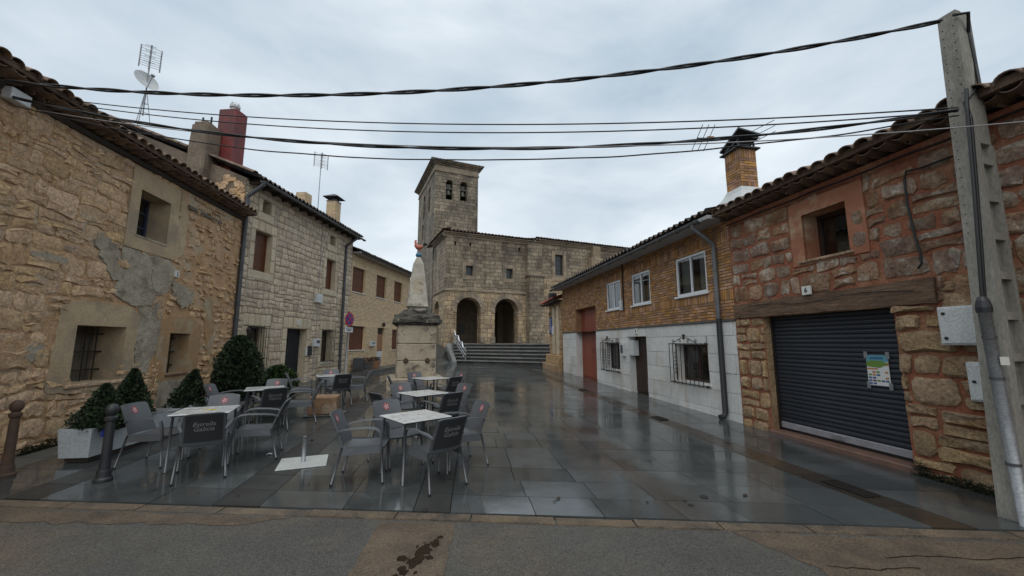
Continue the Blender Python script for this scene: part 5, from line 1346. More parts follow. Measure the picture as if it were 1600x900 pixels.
# arch rings of separate wedge stones
for A in (A1, A2):
    r0 = (A[1] - A[0]) / 2; xc = (A[0] + A[1]) / 2; zs_ = A[3] - r0; n = 13
    for i in range(n):
        q0, q1 = math.pi * (i + .03) / n, math.pi * (i + .97) / n; p = .035 + .02 * rg.random()
        V = [(xc - r * math.cos(q), y, zs_ + r * math.sin(q)) for y in (.02, -p) for r, q in ((r0, q0), (r0 + .42, q0), (r0 + .42, q1), (r0, q1))]
        b = MB(); b.add(V, [(4, 5, 6, 7), (0, 4, 7, 3), (1, 2, 6, 5), (0, 1, 5, 4), (3, 7, 6, 2)]); b.build('voussoir', M_trim, ch)
    for X in (A[0], A[1]):
        b = MB(); b.bbox(X - .32, X + .02, -.07, .9, zs_ - .22, zs_ + .0, .02) if X == A[0] else b.bbox(X - .02, X + .32, -.07, .9, zs_ - .22, zs_ + .0, .02); b.build('impost', M_trim, ch)
        b = MB(); a_, c_ = (X - .36, X + .03) if X == A[0] else (X - .03, X + .36); b.bbox(a_, c_, -.12, .6, PZ, PZ + .55, .05); b.build('pier_base', M_trim, ch)
# porch inside
b = MB(); D_ = 5.2
b.face([(.3, .9, PZ), (.3, D_, PZ), (.3, D_, zbelt), (.3, .9, zbelt)]); b.face([(PW, D_, PZ), (PW, .9, PZ), (PW, .9, zbelt), (PW, D_, zbelt)]); b.face([(.3, D_, PZ), (PW, D_, PZ), (PW, D_, zbelt), (.3, D_, zbelt)]); b.face([(.3, .9, zbelt - .4), (PW, .9, zbelt - .4), (PW, D_, zbelt - .4), (.3, D_, zbelt - .4)])
b.build('porch_interior', M_porch, ch)
b = MB(); b.face([(0, 0.0, PZ - .004), (PW, 0.0, PZ - .004), (PW, D_, PZ - .004), (0, D_, PZ - .004)]); b.build('porch_floor', M_stepm, ch)
xq = fc.px(724, 512, 1.2)[0]; zq = fc.px(724, 512, 1.2)[1]; b = MB(); b.bbox(xq + .7, xq + 1.3, D_ - .1, D_ - .02, zq - .4, zq + .5, .02); b.build('notice_board', M_pave, ch)
b = MB(); b.box(A2[0] + .9, A2[1] + .1, D_ - .15, D_ - .02, PZ, PZ + 3.0); b.build('church_door', M_brownd, ch)
# left side of the porch, and the base of the tower behind it
SD = px_side(fc, 675, 500, 0)[0]; SD = min(SD, 7.0)
sideM = lambda D: Matrix.Translation((0, D, 0)) @ Matrix.Rotation(-math.pi / 2, 4, 'Z')
ya, yb = px_side(fc, 685.5, 500, 0)[0], px_side(fc, 678, 500, 0)[0]
As = (SD - yb, SD - ya, PZ, PZ + A1[3] - A1[2] - .1)
sw_ = (SD - px_side(fc, 684.5, 420, 0)[0], SD - px_side(fc, 681.5, 420, 0)[0], s1[2] - .3, s1[3] + .1)
for o in (wall('porch_side_upper', 0, SD, zbelt, zE, [sw_], M_church, ch), wall('porch_side_lower', 0, SD, 0, zbelt, [As], M_churchw, ch, arcs=(0,)), reveal(As, .5, M_churchw, ch, arch=True, back=M_dark), reveal(sw_, .3, M_trim, ch, back=M_lead)): o.data.transform(sideM(SD))
for o in list(ch.children):
    if o.name.startswith('back_panel') and not o.get('moved'):
        o['moved'] = 1
# (the back panels of the side openings share the side's own frame)
bp = [o for o in ch.children if o.name.startswith('back_panel')][-2:]
for o in bp: o.data.transform(sideM(SD))
for o in ch.children:
    if 'moved' in o: del o['moved']
# belt course, pilasters, cornice
b = MB(); b.bbox(-.08, PW, -.09, .02, zbelt - .10, zbelt + .10, .02); b.bbox(-.09, .02, .02, SD, zbelt - .10, zbelt + .10, .02); b.build('belt_course', M_trim, ch)
for (xa_, xb_, dp) in ((-.02, pxw(706), .10), (pxw(757), pxw(771), .07)):
    b = MB(); b.bbox(xa_, xb_, -dp, .03, zbelt + .1, zE - .3, .02); b.build('pilaster', M_church, ch)
xb0, xb1 = pxw(822), pxw(845)
zled = (fc.px(842, 433)[1] + fc.px(885, 437)[1]) / 2
b = MB(); b.bbox(xb0, xb1, -.75, .1, 0, zled, .04); b.bbox(xb0, xb1, -.45, .1, zled, zE - .25, .04); b.build('buttress', M_church, ch)
b = MB(); b.bbox(xb0 - .1, xb1 + .1, -.85, .1, zled - .08, zled + .12, .04); b.build('buttress_ledge', M_trim, ch)
NX = 24.0; zN = (fc.px(850, 376)[1] + fc.px(980, 389)[1]) / 2
nw = fc.rect([(867, 398), (880, 398.5), (880, 431), (867, 430)], .3)
wall('nave_wall', xb1, NX, 0, zN, [nw], M_church, ch, y=.3)
b = MB(); b.bbox(xb1, NX, .12, .32, zled - .1, zled + .08, .02); b.build('nave_ledge', M_trim, ch)
b = MB(); b.bbox(xb1, NX, .05, .302, 0, zled - .1, .02); b.build('nave_plinth', M_churchw, ch)
reveal(nw, .3, M_trim, ch, y=.3); ring_patch(ch, (nw[0] - .3, nw[1] + .3, nw[2] - .35, nw[3] + .3), nw, M_trim, .05, y=.3)
b = MB(); b.face([(nw[0], .55, nw[2]), (nw[1], .55, nw[2]), (nw[1], .55, nw[3]), (nw[0], .55, nw[3])]); win = b.build('window', M_lead, ch)
for i in range(1, 4):
    c = MB(); Z = nw[2] + (nw[3] - nw[2]) * i / 4; c.box(nw[0], nw[1], .52, .545, Z - .02, Z + .02); c.build('glazing_bar', M_cast, win)
x6, x7 = pxw(923, 400, .3), pxw(934, 400, .3)
b = MB(); b.bbox(x6 - .4, x7, -.5, .35, 0, zN - 1.3, .05); b.bbox(x6, x7, -.2, .35, zN - 1.3, zN - .1, .05); b.build('buttress', M_trim, ch)
def cornice(parent, x0, x1, z, y, steps=((.08, .14), (.18, .12), (.30, .10)), m=M_trim, ends=False):
    b = MB(); zz = z
    for d, h in steps: b.bbox(x0 - (d if ends else 0), x1 + (d if ends else 0), y - d, y + .1, zz, zz + h, .012); zz += h
    return b.build('cornice', m, parent), zz
_, zc1 = cornice(ch, -.3, PW + 1.2, zE - .30, 0); _, zc2 = cornice(ch, PW + 1.2, NX, zN - .28, .3)
o, _ = cornice(ch, 0, SD, zE - .30, 0); o.data.transform(sideM(SD))
b = MB(); b.face([(-.0, SD, 0), (-.0, SD + .001, 0), (-.0, SD + .001, 1), (0, SD, 1)])
tile_field(ch, -.45, PW + 1.3, lambda x: zc1, -.45, .25, R(14), M_tile, period=.3, row=.35, lift=.06)
tile_field(ch, PW + 1.2, NX, lambda x: zc2, -.15, .55, R(14), M_tile, period=.3, row=.35, lift=.06)
o = tile_field(ch, -.2, SD + .45, lambda x: zc1, -.45, .25, R(14), M_tile, period=.3, row=.35, lift=.055, name='side_tiles'); o.data.transform(sideM(SD))
q_ = math.tan(R(14)); zr0 = zc1 + .03
b = MB(); b.face([(-.4, -.4, zr0), (PW + 1.3, -.4, zr0), (PW + 1.3, 5, zr0 + 5.4 * q_), (5.0, 5, zr0 + 5.4 * q_)]); b.face([(-.4, -.4, zr0), (5.0, 5, zr0 + 5.4 * q_), (5, TD_ + .2, zr0 + 5.4 * q_), (-.4, TD_ + .2, zr0)]); b.face([(PW + 1.2, -.1, zc2 + .03), (NX, -.1, zc2 + .03), (NX, 6, zc2 + .03 + 6.1 * q_), (PW + 1.2, 6, zc2 + .03 + 6.1 * q_)]); b.build('roof_slopes', M_tile, ch)
b = MB(); b.face([(xb1, .35, 0), (NX, .35, 0), (NX, 12, 0), (xb1, 12, 0)]); b.face([(NX, .3, 0), (NX, 12, 0), (NX, 12, zN), (NX, .3, zN)]); b.face([(PW + 1.2, 6, zc2 + 1.5), (NX, 6, zc2 + 1.5), (NX, 12, zN), (PW + 1.2, 12, zN)]); b.face([(0, 12, 0), (NX, 12, 0), (NX, 12, zN), (0, 12, zN)]); b.build('nave_body', M_church, ch)
# bell tower
TD = 6.4
tx0, tx1 = fc.px(678.5, 330, TD)[0], fc.px(746.5, 330, TD)[0]
TY1 = TD + min(9.0, max(5.0, px_side(fc, 654, 330, tx0)[0] - TD))
zT = (fc.px(681, 268, TD)[1] + fc.px(747, 276, TD)[1]) / 2
o1 = fc.rect([(697, 281), (707.5, 281.5), (707.5, 312), (697, 311.5)], TD); o2 = fc.rect([(719, 284), (730, 284.5), (730, 314.5), (719, 314)], TD)
print('tower', tx0, tx1, TY1, zT, o1, o2)
wall('tower_front', tx0, tx1, 6, zT, [o1, o2], M_tower, ch, y=TD, arcs=(0, 1))
for A in (o1, o2):
    reveal(A, .8, M_tower, ch, arch=True, y=TD)
    r0 = (A[1] - A[0]) / 2; xc = (A[0] + A[1]) / 2; zs_ = A[3] - r0; b = MB(); n = 11
    for i in range(n):
        q0, q1 = math.pi * (i + .03) / n, math.pi * (i + .97) / n
        V = [(xc - r * math.cos(q), y, zs_ + r * math.sin(q)) for y in (TD + .02, TD - .05) for r, q in ((r0, q0), (r0 + .3, q0), (r0 + .3, q1), (r0, q1))]
        b.add(V, [(4, 5, 6, 7), (0, 4, 7, 3), (1, 2, 6, 5), (0, 1, 5, 4), (3, 7, 6, 2)])
    b.build('arch_ring', M_tower, ch)
    b = MB(); zb_ = A[2] + .45; b.lathe([(.36, 0), (.35, .04), (.27, .16), (.215, .40), (.17, .52), (.06, .58), (.05, .66)], (xc, TD + .45, zb_ + .1), 16); bell = b.build('bell', M_bronze, ch, smooth=True)
    b = MB(); b.bbox(xc - .42, xc + .42, TD + .36, TD + .54, zb_ + .74, zb_ + .94, .02); b.bbox(xc - .22, xc + .22, TD + .37, TD + .53, zb_ + .94, zb_ + 1.3, .03); b.build('headstock', M_pave, bell)
TDp = TY1 - TD
tside = lambda o: o.data.transform(Matrix.Translation((tx0, TY1, 0)) @ Matrix.Rotation(-math.pi / 2, 4, 'Z'))
so1 = (TDp * .34, TDp * .34 + .95, o1[2] - .6, o1[3]); so2 = (TDp * .66, TDp * .66 + .95, o1[2] - .6, o1[3]); so3 = (TDp * .30, TDp * .30 + .8, o1[2] - 3.0, o1[2] - 1.2)
tside(wall('tower_side', 0, TDp, 0, zT, [so1, so2, so3], M_tower, ch, arcs=(0, 1)))
for A in (so1, so2, so3):
    tside(reveal(A, .8, M_tower, ch, arch=A is not so3))
b = MB(); b.face([(tx1, TD, 6), (tx1, TY1, 6), (tx1, TY1, zT), (tx1, TD, zT)]); b.face([(tx1, TY1, 0), (tx0, TY1, 0), (tx0, TY1, zT), (tx1, TY1, zT)]); b.build('tower_rear', M_tower, ch)
b = MB()
zq = o1[2] - .4
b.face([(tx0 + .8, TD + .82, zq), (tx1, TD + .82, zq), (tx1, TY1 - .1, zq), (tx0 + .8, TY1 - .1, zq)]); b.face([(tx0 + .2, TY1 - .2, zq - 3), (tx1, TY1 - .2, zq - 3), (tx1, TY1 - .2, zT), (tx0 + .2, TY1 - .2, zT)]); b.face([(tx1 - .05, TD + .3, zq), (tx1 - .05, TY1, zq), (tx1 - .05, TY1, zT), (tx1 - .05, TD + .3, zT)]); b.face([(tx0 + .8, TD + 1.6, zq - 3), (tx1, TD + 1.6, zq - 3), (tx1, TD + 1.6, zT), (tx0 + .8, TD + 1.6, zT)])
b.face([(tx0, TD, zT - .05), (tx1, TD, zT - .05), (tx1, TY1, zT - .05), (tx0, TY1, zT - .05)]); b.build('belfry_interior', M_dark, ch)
zz = zT; xcT, ycT = (tx0 + tx1) / 2, (TD + TY1) / 2
b = MB()
for d, h in ((.08, .14), (.04, .52), (.16, .14), (.30, .12), (.44, .10)): b.bbox(tx0 - d, tx1 + d, TD - d, TY1 + d, zz, zz + h, .015); zz += h
b.build('tower_cornice', M_trim, ch)
b = MB(); e = .5; rt = [(tx0 - e, TD - e, zz), (tx1 + e, TD - e, zz), (tx1 + e, TY1 + e, zz), (tx0 - e, TY1 + e, zz)]; ap = (xcT, ycT, zz + .85)
for i in range(4):
    p0, p1 = Vector(rt[i]), Vector(rt[(i + 1) % 4]); n = max(4, int((p1 - p0).length / .28)) * 4
    prev = None
    for k in range(n + 1):
        q = p0.lerp(p1, k / n); q.z += .05 * math.cos(2 * math.pi * k / 4) + .08
        if prev is not None: b.face([prev, q, ap])
        prev = q
    b.face([p0, p1, p1 + Vector((0, 0, .09)), p0 + Vector((0, 0, .09))])
b.build('tower_roof', M_tile, ch)
b = MB(); b.tube([ap, (ap[0], ap[1], ap[2] + 1.7)], .04, 6); b.tube([(ap[0] - .35, ap[1], ap[2] + 1.2), (ap[0] + .35, ap[1], ap[2] + 1.2)], .03, 6); b.lathe([(.05, .0), (.14, .1), (.14, .25), (.05, .35)], (ap[0], ap[1], ap[2]), 8); b.build('finial_cross', M_cast, ch)

# steps and platform before the church
STP = 6; Z0s = .30; dzs = (PZ - Z0s) / STP
stp = empty('church_steps', (-.5, 27, 0), 0, 'wide flight of wet grey stone steps up to the church porch', 'steps')
def stair_line(k): return Vector((-3.72 - .13 * k, 27.2 + .40 * k)), Vector((2.9, 23.9 + .33 * k))
for k in range(STP):
    a, c = stair_line(k); a2, c2 = stair_line(k + 1.08) if k < STP - 1 else stair_line(k + .5); n = 6
    for i in range(n):
        q0, q1 = a.lerp(c, i / n), a.lerp(c, (i + 1) / n); q2, q3 = a2.lerp(c2, (i + 1) / n), a2.lerp(c2, i / n); z_ = Z0s + dzs * (k + 1)
        gp_ = (q1 - q0).normalized() * .005
        P4 = [q0 + gp_, q1 - gp_, q2 - gp_, q3 + gp_]
        V = [(p.x + .5, p.y - 27, -.0) for p in P4] + [(p.x + .5, p.y - 27, z_ - .02) for p in P4]
        b = MB(); b.add(V, [(0, 1, 5, 4), (1, 2, 6, 5), (2, 3, 7, 6), (3, 0, 4, 7), (4, 5, 6, 7)]); b.build('riser', M_riser, stp); b = MB()
        nose = (q1 - q0).normalized(); nv = Vector((nose.y, -nose.x)) * .10
        V = [(p.x + .5, p.y - 27, z) for z in (z_ - .07, z_) for p in (q0 + gp_ + nv, q1 - gp_ + nv, q2 - gp_, q3 + gp_)]
        b.add(V, [(0, 3, 2, 1), (0, 1, 5, 4), (1, 2, 6, 5), (3, 0, 4, 7), (4, 5, 6, 7)]); b.build('tread', M_stepm, stp)
a, c = stair_line(STP - 1 + .45)
b = MB(); pf = [(a.x, a.y), (c.x, c.y), (10, 32), (14, 40), (-5.4, 31.4), (-4.5, 30.6)]
b.face([(p[0], p[1], PZ - .012) for p in pf])
for i in range(len(pf)):
    p, q = pf[i], pf[(i + 1) % len(pf)]; b.face([(p[0], p[1], 0), (q[0], q[1], 0), (q[0], q[1], PZ - .012), (p[0], p[1], PZ - .012)])
tag(b.build('platform', M_stepm), kind='structure')
b = MB(); b.add([(-4.0, 26.95, 0), (-3.74, 27.0, 0), (-4.66, 30.2, 0), (-5.0, 30.2, 0), (-4.0, 26.95, .42), (-3.74, 27.0, .42), (-4.66, 30.2, PZ + .02), (-5.0, 30.2, PZ + .02)], [(0, 1, 5, 4), (1, 2, 6, 5), (2, 3, 7, 6), (3, 0, 4, 7), (4, 5, 6, 7)]); o = b.build('cheek_wall', M_stepm); tag(o, 'low sloping grey stone wall along the left end of the church steps', 'wall')
hr = empty('handrail', (-3.7, 27.3, 0), 0, 'shiny steel handrail with stepped top beside the church steps', 'handrail')
pt = [Vector((-3.12, 27.0, .34)), Vector((-3.50, 27.8, .34 + dzs * 2)), Vector((-3.88, 28.6, .34 + dzs * 4)), Vector((-4.28, 29.5, PZ))]
for p in pt:
    b = MB(); b.tube([(p.x + 3.7, p.y - 27.3, p.z - .02), (p.x + 3.7, p.y - 27.3, p.z + .95)], .03, 8); b.build('post', M_chrome, hr)
for dz in (.2, .45, .70):
    b = MB(); b.tube([(p.x + 3.7, p.y - 27.3, p.z + dz) for p in pt], .022, 8); b.build('rail', M_chrome, hr)
top = []
for p, q in zip(pt, pt[1:]): top += [(p.x + 3.7, p.y - 27.3, p.z + .95), ((p.x * .3 + q.x * .7) + 3.7, (p.y * .3 + q.y * .7) - 27.3, p.z + 1.02), (q.x + 3.7, q.y - 27.3, q.z + .95)]
b = MB(); b.tube(top, .03, 8); b.build('hand_grip', M_chrome, hr)

# small annexe with notices, between the brick house and the steps
fn = Frame((2.26, 23.75), (2.62, 20.62)); hn = empty('notice_annexe', fn.o, fn.rz, 'small stone annexe with red tiled roof and posters beside the church steps', 'annexe')
zn = (fn.px(858, 475)[1] + fn.px(884, 468)[1]) / 2
wall('wall', 0, fn.len, .0, zn, [], M_quoin, hn)
masonry(fn, 'stone', M_quoin, hn, .02, fn.len - .02, 1.05, zn - .05, [], (.2, .32), (.25, .55), .03, .03, 61, jit=.015, limit=120)
b = MB(); b.bbox(.0, fn.len + .0, -.45, .0, 0, .55, .03); b.bbox(.0, fn.len, -.25, .0, .55, 1.03, .03); b.build('plinth', M_quoin, hn)
for (a, c) in ((1.15, 1.65), (2.15, 2.6)):
    b = MB(); b.bbox(a, c, -.10, .02, 1.04, zn - .25, .02); b.build('pilaster', M_sill, hn)
body(hn, fn, fn.len, 0, zn, 3.0, M_quoin)
tile_field(hn, -.45, fn.len + .0, lambda x: zn + .02, -.5, 3.0, R(18), M_tiler, period=.24, lift=.05)
b = MB(); b.bbox(-.4, fn.len, -.42, .0, zn - .06, zn + .02, .01); b.build('soffit', M_soff, hn)
gutter(hn, -.4, .05, zn, zn, -.48, M_iron, .05)
def board(parent, x0, x1, z0, z1, m, name, y=-.06, th=.03):
    b = MB(); b.bbox(x0, x1, y - th, y + .01, z0, z1, .005); return b.build(name, m, parent)
xb_, zb_ = fn.px(862.5, 509)
pb = board(hn, .25, .95, fn.px(862, 521)[1], fn.px(862, 497)[1], M_signb, 'blue_poster')
for i in range(6):
    Z = fn.px(862, 520 - i * 3.6)[1] + .05; b = MB(); b.box(.34, .34 + (.52 if i % 2 else .4), -.097, -.0905, Z, Z + .05); b.build('print_line', M_signw, pb)
board(hn, .2, 1.0, fn.px(862, 495)[1], fn.px(862, 486)[1], M_quoin, 'sign_panel')
b = MB(); z_ = fn.px(862, 490.5)[1]; b.box(.28, .92, -.098, -.09, z_ - .07, z_ + .07); b.build('sign_band', M_cast, hn)
wp_ = board(hn, 1.2, 1.62, fn.px(873, 522)[1], fn.px(873, 509)[1], M_paper, 'white_notice', y=-.105)
b = MB(); b.bbox(2.1, 2.5, -.5, -.1, zn + .05, zn + .45, .03); b.build('floodlight', M_cast, hn)

# ------------------------------------------------------------------ monument
mo = empty('fountain_monument', (-2.90, 11.95, zg(-2.9, 11.95)), R(18), 'weathered stone fountain pillar with obelisk and painted cockerel on top', 'monument')
b = MB(); b.bbox(-.80, .80, -.80, .80, -.1, .62, .03); noisy(b.build('plinth', M_mon, mo), .02, 3, 1, 4)
for (z0, z1) in ((.62, 1.10), (1.10, 1.58), (1.58, 2.12)):
    b = MB(); b.bbox(-.55, .55, -.55, .55, z0 + .004, z1 - .004, .018); noisy(b.build('pillar_block', M_mon, mo), .008, 4, z0, 4)
b = MB(); b.bbox(-.62, .62, -.62, .62, 2.12, 2.17, .015); b.bbox(-.68, .68, -.68, .68, 2.17, 2.28, .02); noisy(b.build('capstone', M_mond, mo), .035, 7, 2, 6)
b = MB(); b.lathe([(.64, 2.28), (.60, 2.36), (.44, 2.46), (.34, 2.56), (.26, 2.575)], n=4, sq=True); noisy(b.build('rough_cap', M_mond, mo), .09, 7, 3, 6)
b = MB(); b.lathe([(.27, 2.56), (.24, 2.62), (.25, 2.68)], n=4, sq=True); b.build('neck', M_monl, mo)
b = MB(); b.lathe([(.31, 2.68), (.30, 2.74), (.155, 4.0), (.13, 4.06), (.06, 4.22), (.04, 4.23)], n=4, sq=True); ob = noisy(b.build('obelisk', M_monl, mo), .008, 5, 4, 3)
b = MB(); b.add([(-.15, -.262, 3.08), (.15, -.262, 3.08), (.15, -.212, 3.52), (-.15, -.212, 3.52), (-.15, -.20, 3.08), (.15, -.20, 3.08), (.15, -.15, 3.52), (-.15, -.15, 3.52)], [(0, 1, 2, 3), (1, 5, 6, 2), (4, 0, 3, 7), (3, 2, 6, 7), (0, 4, 5, 1)]); b.build('inscription_panel', M_mon, mo)
for X in (-.30, .30):
    b = MB(); b.lathe([(.02, -.01), (.075, .0), (.07, .02), (.03, .03)], n=14); o = b.build('spout_rose', M_rust, mo); o.rotation_euler = (math.pi / 2, 0, 0); o.location = (X, -.56, .90 + .2)
    b = MB(); b.tube([(X, -.56, 1.10), (X, -.68, 1.10), (X, -.72, 1.07)], .018, 8); b.build('spout', M_rust, mo)
b = MB(); b.lathe([(.02, -.09), (.06, -.07), (.085, -.03), (.09, 0), (.085, .03), (.06, .07), (.02, .09)], (0, 0, 4.30), 16); b.build('ball', M_balb, mo, smooth=True)
ck = empty('cockerel'); ck.parent = mo; ck.location = (0, 0, 4.36); ck.rotation_euler = (0, 0, R(-14))
b = MB()
for dx in (-.02, .02): b.tube([(dx + .02, .0, 0), (dx + .02, 0, .14)], .009, 6)
b.build('leg', M_cock, ck)
b = MB(); b.tube([(.14, 0, .21), (.09, 0, .20), (.03, 0, .185), (-.04, 0, .20), (-.085, 0, .25), (-.095, 0, .31), (-.105, 0, .355), (-.12, 0, .375)], [.02, .055, .08, .082, .062, .04, .036, .022], 12); b.build('body', M_cock, ck, smooth=True)
b = MB(); b.add([(-.115, 0, .37), (-.115, 0, .345), (-.165, 0, .352)], [(0, 1, 2)]); b.tube([(-.115, 0, .36), (-.165, 0, .352)], [.014, .002], 6); b.build('beak', M_yel, ck)
b = MB()
for i in range(4): b.tube([(-.075 - .018 * i, 0, .385), (-.08 - .018 * i, 0, .425 - .006 * abs(i - 1))], [.014, .006], 6)
b.tube([(-.125, 0, .34), (-.13, 0, .305)], [.014, .01], 6); b.build('comb', M_comb, ck)
b = MB()
for i in range(6):
    a = R(15 + 13 * i); b.tube([(.12, 0, .22)] + [(.12 + .20 * t * math.cos(a), .01 * (i % 2), .22 + .16 * t * math.sin(a) + .05 * t * (1 - t)) for t in (.3, .6, .85, 1)], [.02, .022, .02, .014, .004], 6, flat=.5)
b.build('tail', M_cast, ck)

# ------------------------------------------------------------------ cafe tables and chairs
def make_chair():
    c = empty('armchair')
    # seat shell with a rounded front edge and side skirts
    n, m_ = 8, 8; V, F = [], []
    def grid(fn, nu, nv, th, off):
        b = MB()
        A = [[Vector(fn(u / nu, v / nv)) for u in range(nu + 1)] for v in range(nv + 1)]
        B = [[p + Vector(off(p)) * th for p in r_] for r_ in A]
        for v in range(nv):
            for u in range(nu):
                b.face([A[v][u], A[v][u + 1], A[v + 1][u + 1], A[v + 1][u]]); b.face([B[v][u], B[v + 1][u], B[v + 1][u + 1], B[v][u + 1]])
        for u in range(nu):
            b.face([A[0][u], B[0][u], B[0][u + 1], A[0][u + 1]]); b.face([A[nv][u], A[nv][u + 1], B[nv][u + 1], B[nv][u]])
        for v in range(nv):
            b.face([A[v][0], A[v + 1][0], B[v + 1][0], B[v][0]]); b.face([A[v][nu], B[v][nu], B[v + 1][nu], A[v + 1][nu]])
        return b
    def weld(o):
        import bmesh
        bm = bmesh.new(); bm.from_mesh(o.data); bmesh.ops.remove_doubles(bm, verts=bm.verts[:], dist=.0004); bm.to_mesh(o.data); bm.free(); return smooth_by_angle(o, 38)
    def seat(u, v):
        x = (u - .5) * (.46 + .04 * v); y = -.23 + .47 * v
        z = .435 - .018 * math.cos((u - .5) * math.pi) - .012 * math.sin(v * math.pi) + .012 * v
        if v > .85: z -= .03 * ((v - .85) / .15) ** 2
        return x, y, z
    weld(grid(seat, 10, 10, .022, lambda p: (0, 0, -1)).build('seat', M_plast, c))
    def back(u, v):
        w = .45 - .03 * v; x = (u - .5) * w
        y = -.225 - .13 * v - .035 * v * v - .035 * math.cos((u - .5) * math.pi)
        z = .43 + .40 * v - (.018 * abs(2 * u - 1) ** 6 if v > .95 else 0)
        return x, y, z
    bk = grid(back, 12, 10, .018, lambda p: (0, -1, -.25)).build('backrest', M_plast, c); weld(bk)
    # darker rear face, set just proud
    def backr(u, v):
        x, y, z = back(.06 + .88 * u, .10 + .86 * v); return x, y - .0205, z - .0045
    rear = grid(backr, 12, 10, .003, lambda p: (0, -1, -.25)).build('rear_panel', M_plastd, bk); weld(rear)
    sl = math.atan2(.165, .40)
    tm = text_mesh('Estrella\nGalicia', .080, shear=.18, extrude=.0006, bold=.0012)
    for v in tm.vertices:                           # bend the print on to the curved panel
        X, Y = v.co.x, v.co.y; up = (.665 + Y * .93 - .43) / .40; uu = .5 + X / .44
        p = back(min(1, max(0, uu)), min(1, max(0, up))); v.co = (p[0], p[1] - .0265 - (v.co.z > 0) * .001, p[2] - .006)
    tm.materials.clear(); tm.materials.append(M_letter); link('lettering', tm, bk)
    # round emblem on the front: red ring, pale disc, red star points
    em = MB()
    def on_front(X, Z, lift):
        p = back(.5 + X / .44, (Z - .43) / .40); return p[0], p[1] + lift, p[2]
    Zc, r_ = .735, .048
    for i in range(20):
        a0, a1 = 2 * math.pi * i / 20, 2 * math.pi * (i + 1) / 20
        em.face([on_front(r * math.cos(a), Zc + r * math.sin(a), .003) for r, a in ((r_ * .8, a0), (r_, a0), (r_, a1), (r_ * .8, a1))], 0)
        em.face([on_front(r * math.cos(a), Zc + r * math.sin(a), .0035) for r, a in ((0, a0), (r_ * .74, a0), (r_ * .74, a1))], (1, 2, 0, 1)[i % 4])
    em.build('emblem', [M_red, M_pink, M_plastd], bk)
    for s in (-1, 1):
        a = MB(); path = [(s * .215, -.315, .60), (s * .245, -.25, .635), (s * .268, -.12, .655), (s * .275, .05, .665), (s * .276, .15, .655), (s * .276, .205, .62), (s * .272, .225, .56), (s * .262, .232, .46), (s * .255, .230, .40)]
        # flat band section
        pr = [Vector(p) for p in path]; k = len(a.v); W = [.016, .02, .024, .026, .026, .026, .024, .022, .018]
        for i, p in enumerate(pr):
            t = (pr[min(i + 1, 8)] - pr[max(i - 1, 0)]).normalized(); side = Vector((1, 0, 0)); side = (side - t * side.dot(t)).normalized(); nn = t.cross(side)
            for (u, v) in ((-1, -.35), (-.7, .35), (.7, .35), (1, -.35)): a.v.append(tuple(p + side * u * W[i] + nn * v * -.026))
        for i in range(8):
            for j in range(4): a.f.append((k + i * 4 + j, k + i * 4 + (j + 1) % 4, k + (i + 1) * 4 + (j + 1) % 4, k + (i + 1) * 4 + j)); a.m.append(0)
        a.f += [(k, k + 3, k + 2, k + 1), (k + 32, k + 33, k + 34, k + 35)]; a.m += [0, 0]
        smooth_by_angle(a.build('arm', M_plast, c), 35)
        sk = MB()
        for (p0, p1, p2, p3) in (((s * .232, -.24, .432), (s * .25, .235, .445), (s * .258, .238, .36), (s * .243, -.25, .335)), ((s * .243, -.25, .335), (s * .246, -.10, .395), (s * .236, -.10, .43), (s * .225, -.25, .44))):
            sk.face([p0, p1, p2, p3]); sk.face([(q[0] - s * .012, q[1], q[2]) for q in (p3, p2, p1, p0)])
        sk.build('side_skirt', M_plast, c)
        for (p, q, nm) in (((s * .252, .228, .45), (s * .268, .262, .004), 'leg'), ((s * .232, -.235, .43), (s * .262, -.335, .004), 'leg')):
            l = MB(); l.tube([p, q], [.0135, .0125], 8); lo = l.build(nm, M_leg, c, smooth=True)
            ft = MB(); ft.lathe([(.015, 0), (.015, .022), (.011, .026)], (q[0], q[1], 0), 8); ft.build('foot', M_ink, lo)
    return c

def make_table():
    t = empty('cafe_table'); h = .735; s = .345
    b = MB(); b.bbox(-s, s, -s, s, h - .016, h, .005); top = b.build('table_top', M_top, t)
    b = MB(); b.bbox(-s + .02, s - .02, -s + .02, s - .02, h - .03, h - .0165, .004); b.build('rim', M_plastd, top)
    pr = MB(); rr = random.Random(8)
    for i in range(4):
        for k in range(5):
            X = -s + .06 + k * .11 + rr.uniform(-.02, .02); Y = -s + .08 + i * .15 + rr.uniform(-.02, .02); l = rr.uniform(.03, .09)
            if rr.random() < .8:
                pr.face([(X, Y, h + .0008), (X + l, Y + rr.uniform(-.02, .03), h + .0008), (X + l, Y + .02, h + .0008), (X, Y + .012, h + .0008)])
    pr.build('print', M_print, top)
    b = MB(); b.face([(.05 + .09 * math.cos(2 * math.pi * i / 16), -.02 + .05 * math.sin(2 * math.pi * i / 16), h + .0012) for i in range(16)]); b.build('round_print', M_yel, top)
    for (X, Y) in ((-1, -1), (1, -1), (1, 1), (-1, 1)):
        b = MB(); b.tube([(X * (s - .05), Y * (s - .05), h - .03), (X * (s - .035), Y * (s - .035), .004)], .016, 8); b.build('leg', M_leg, t, smooth=True)
    return t

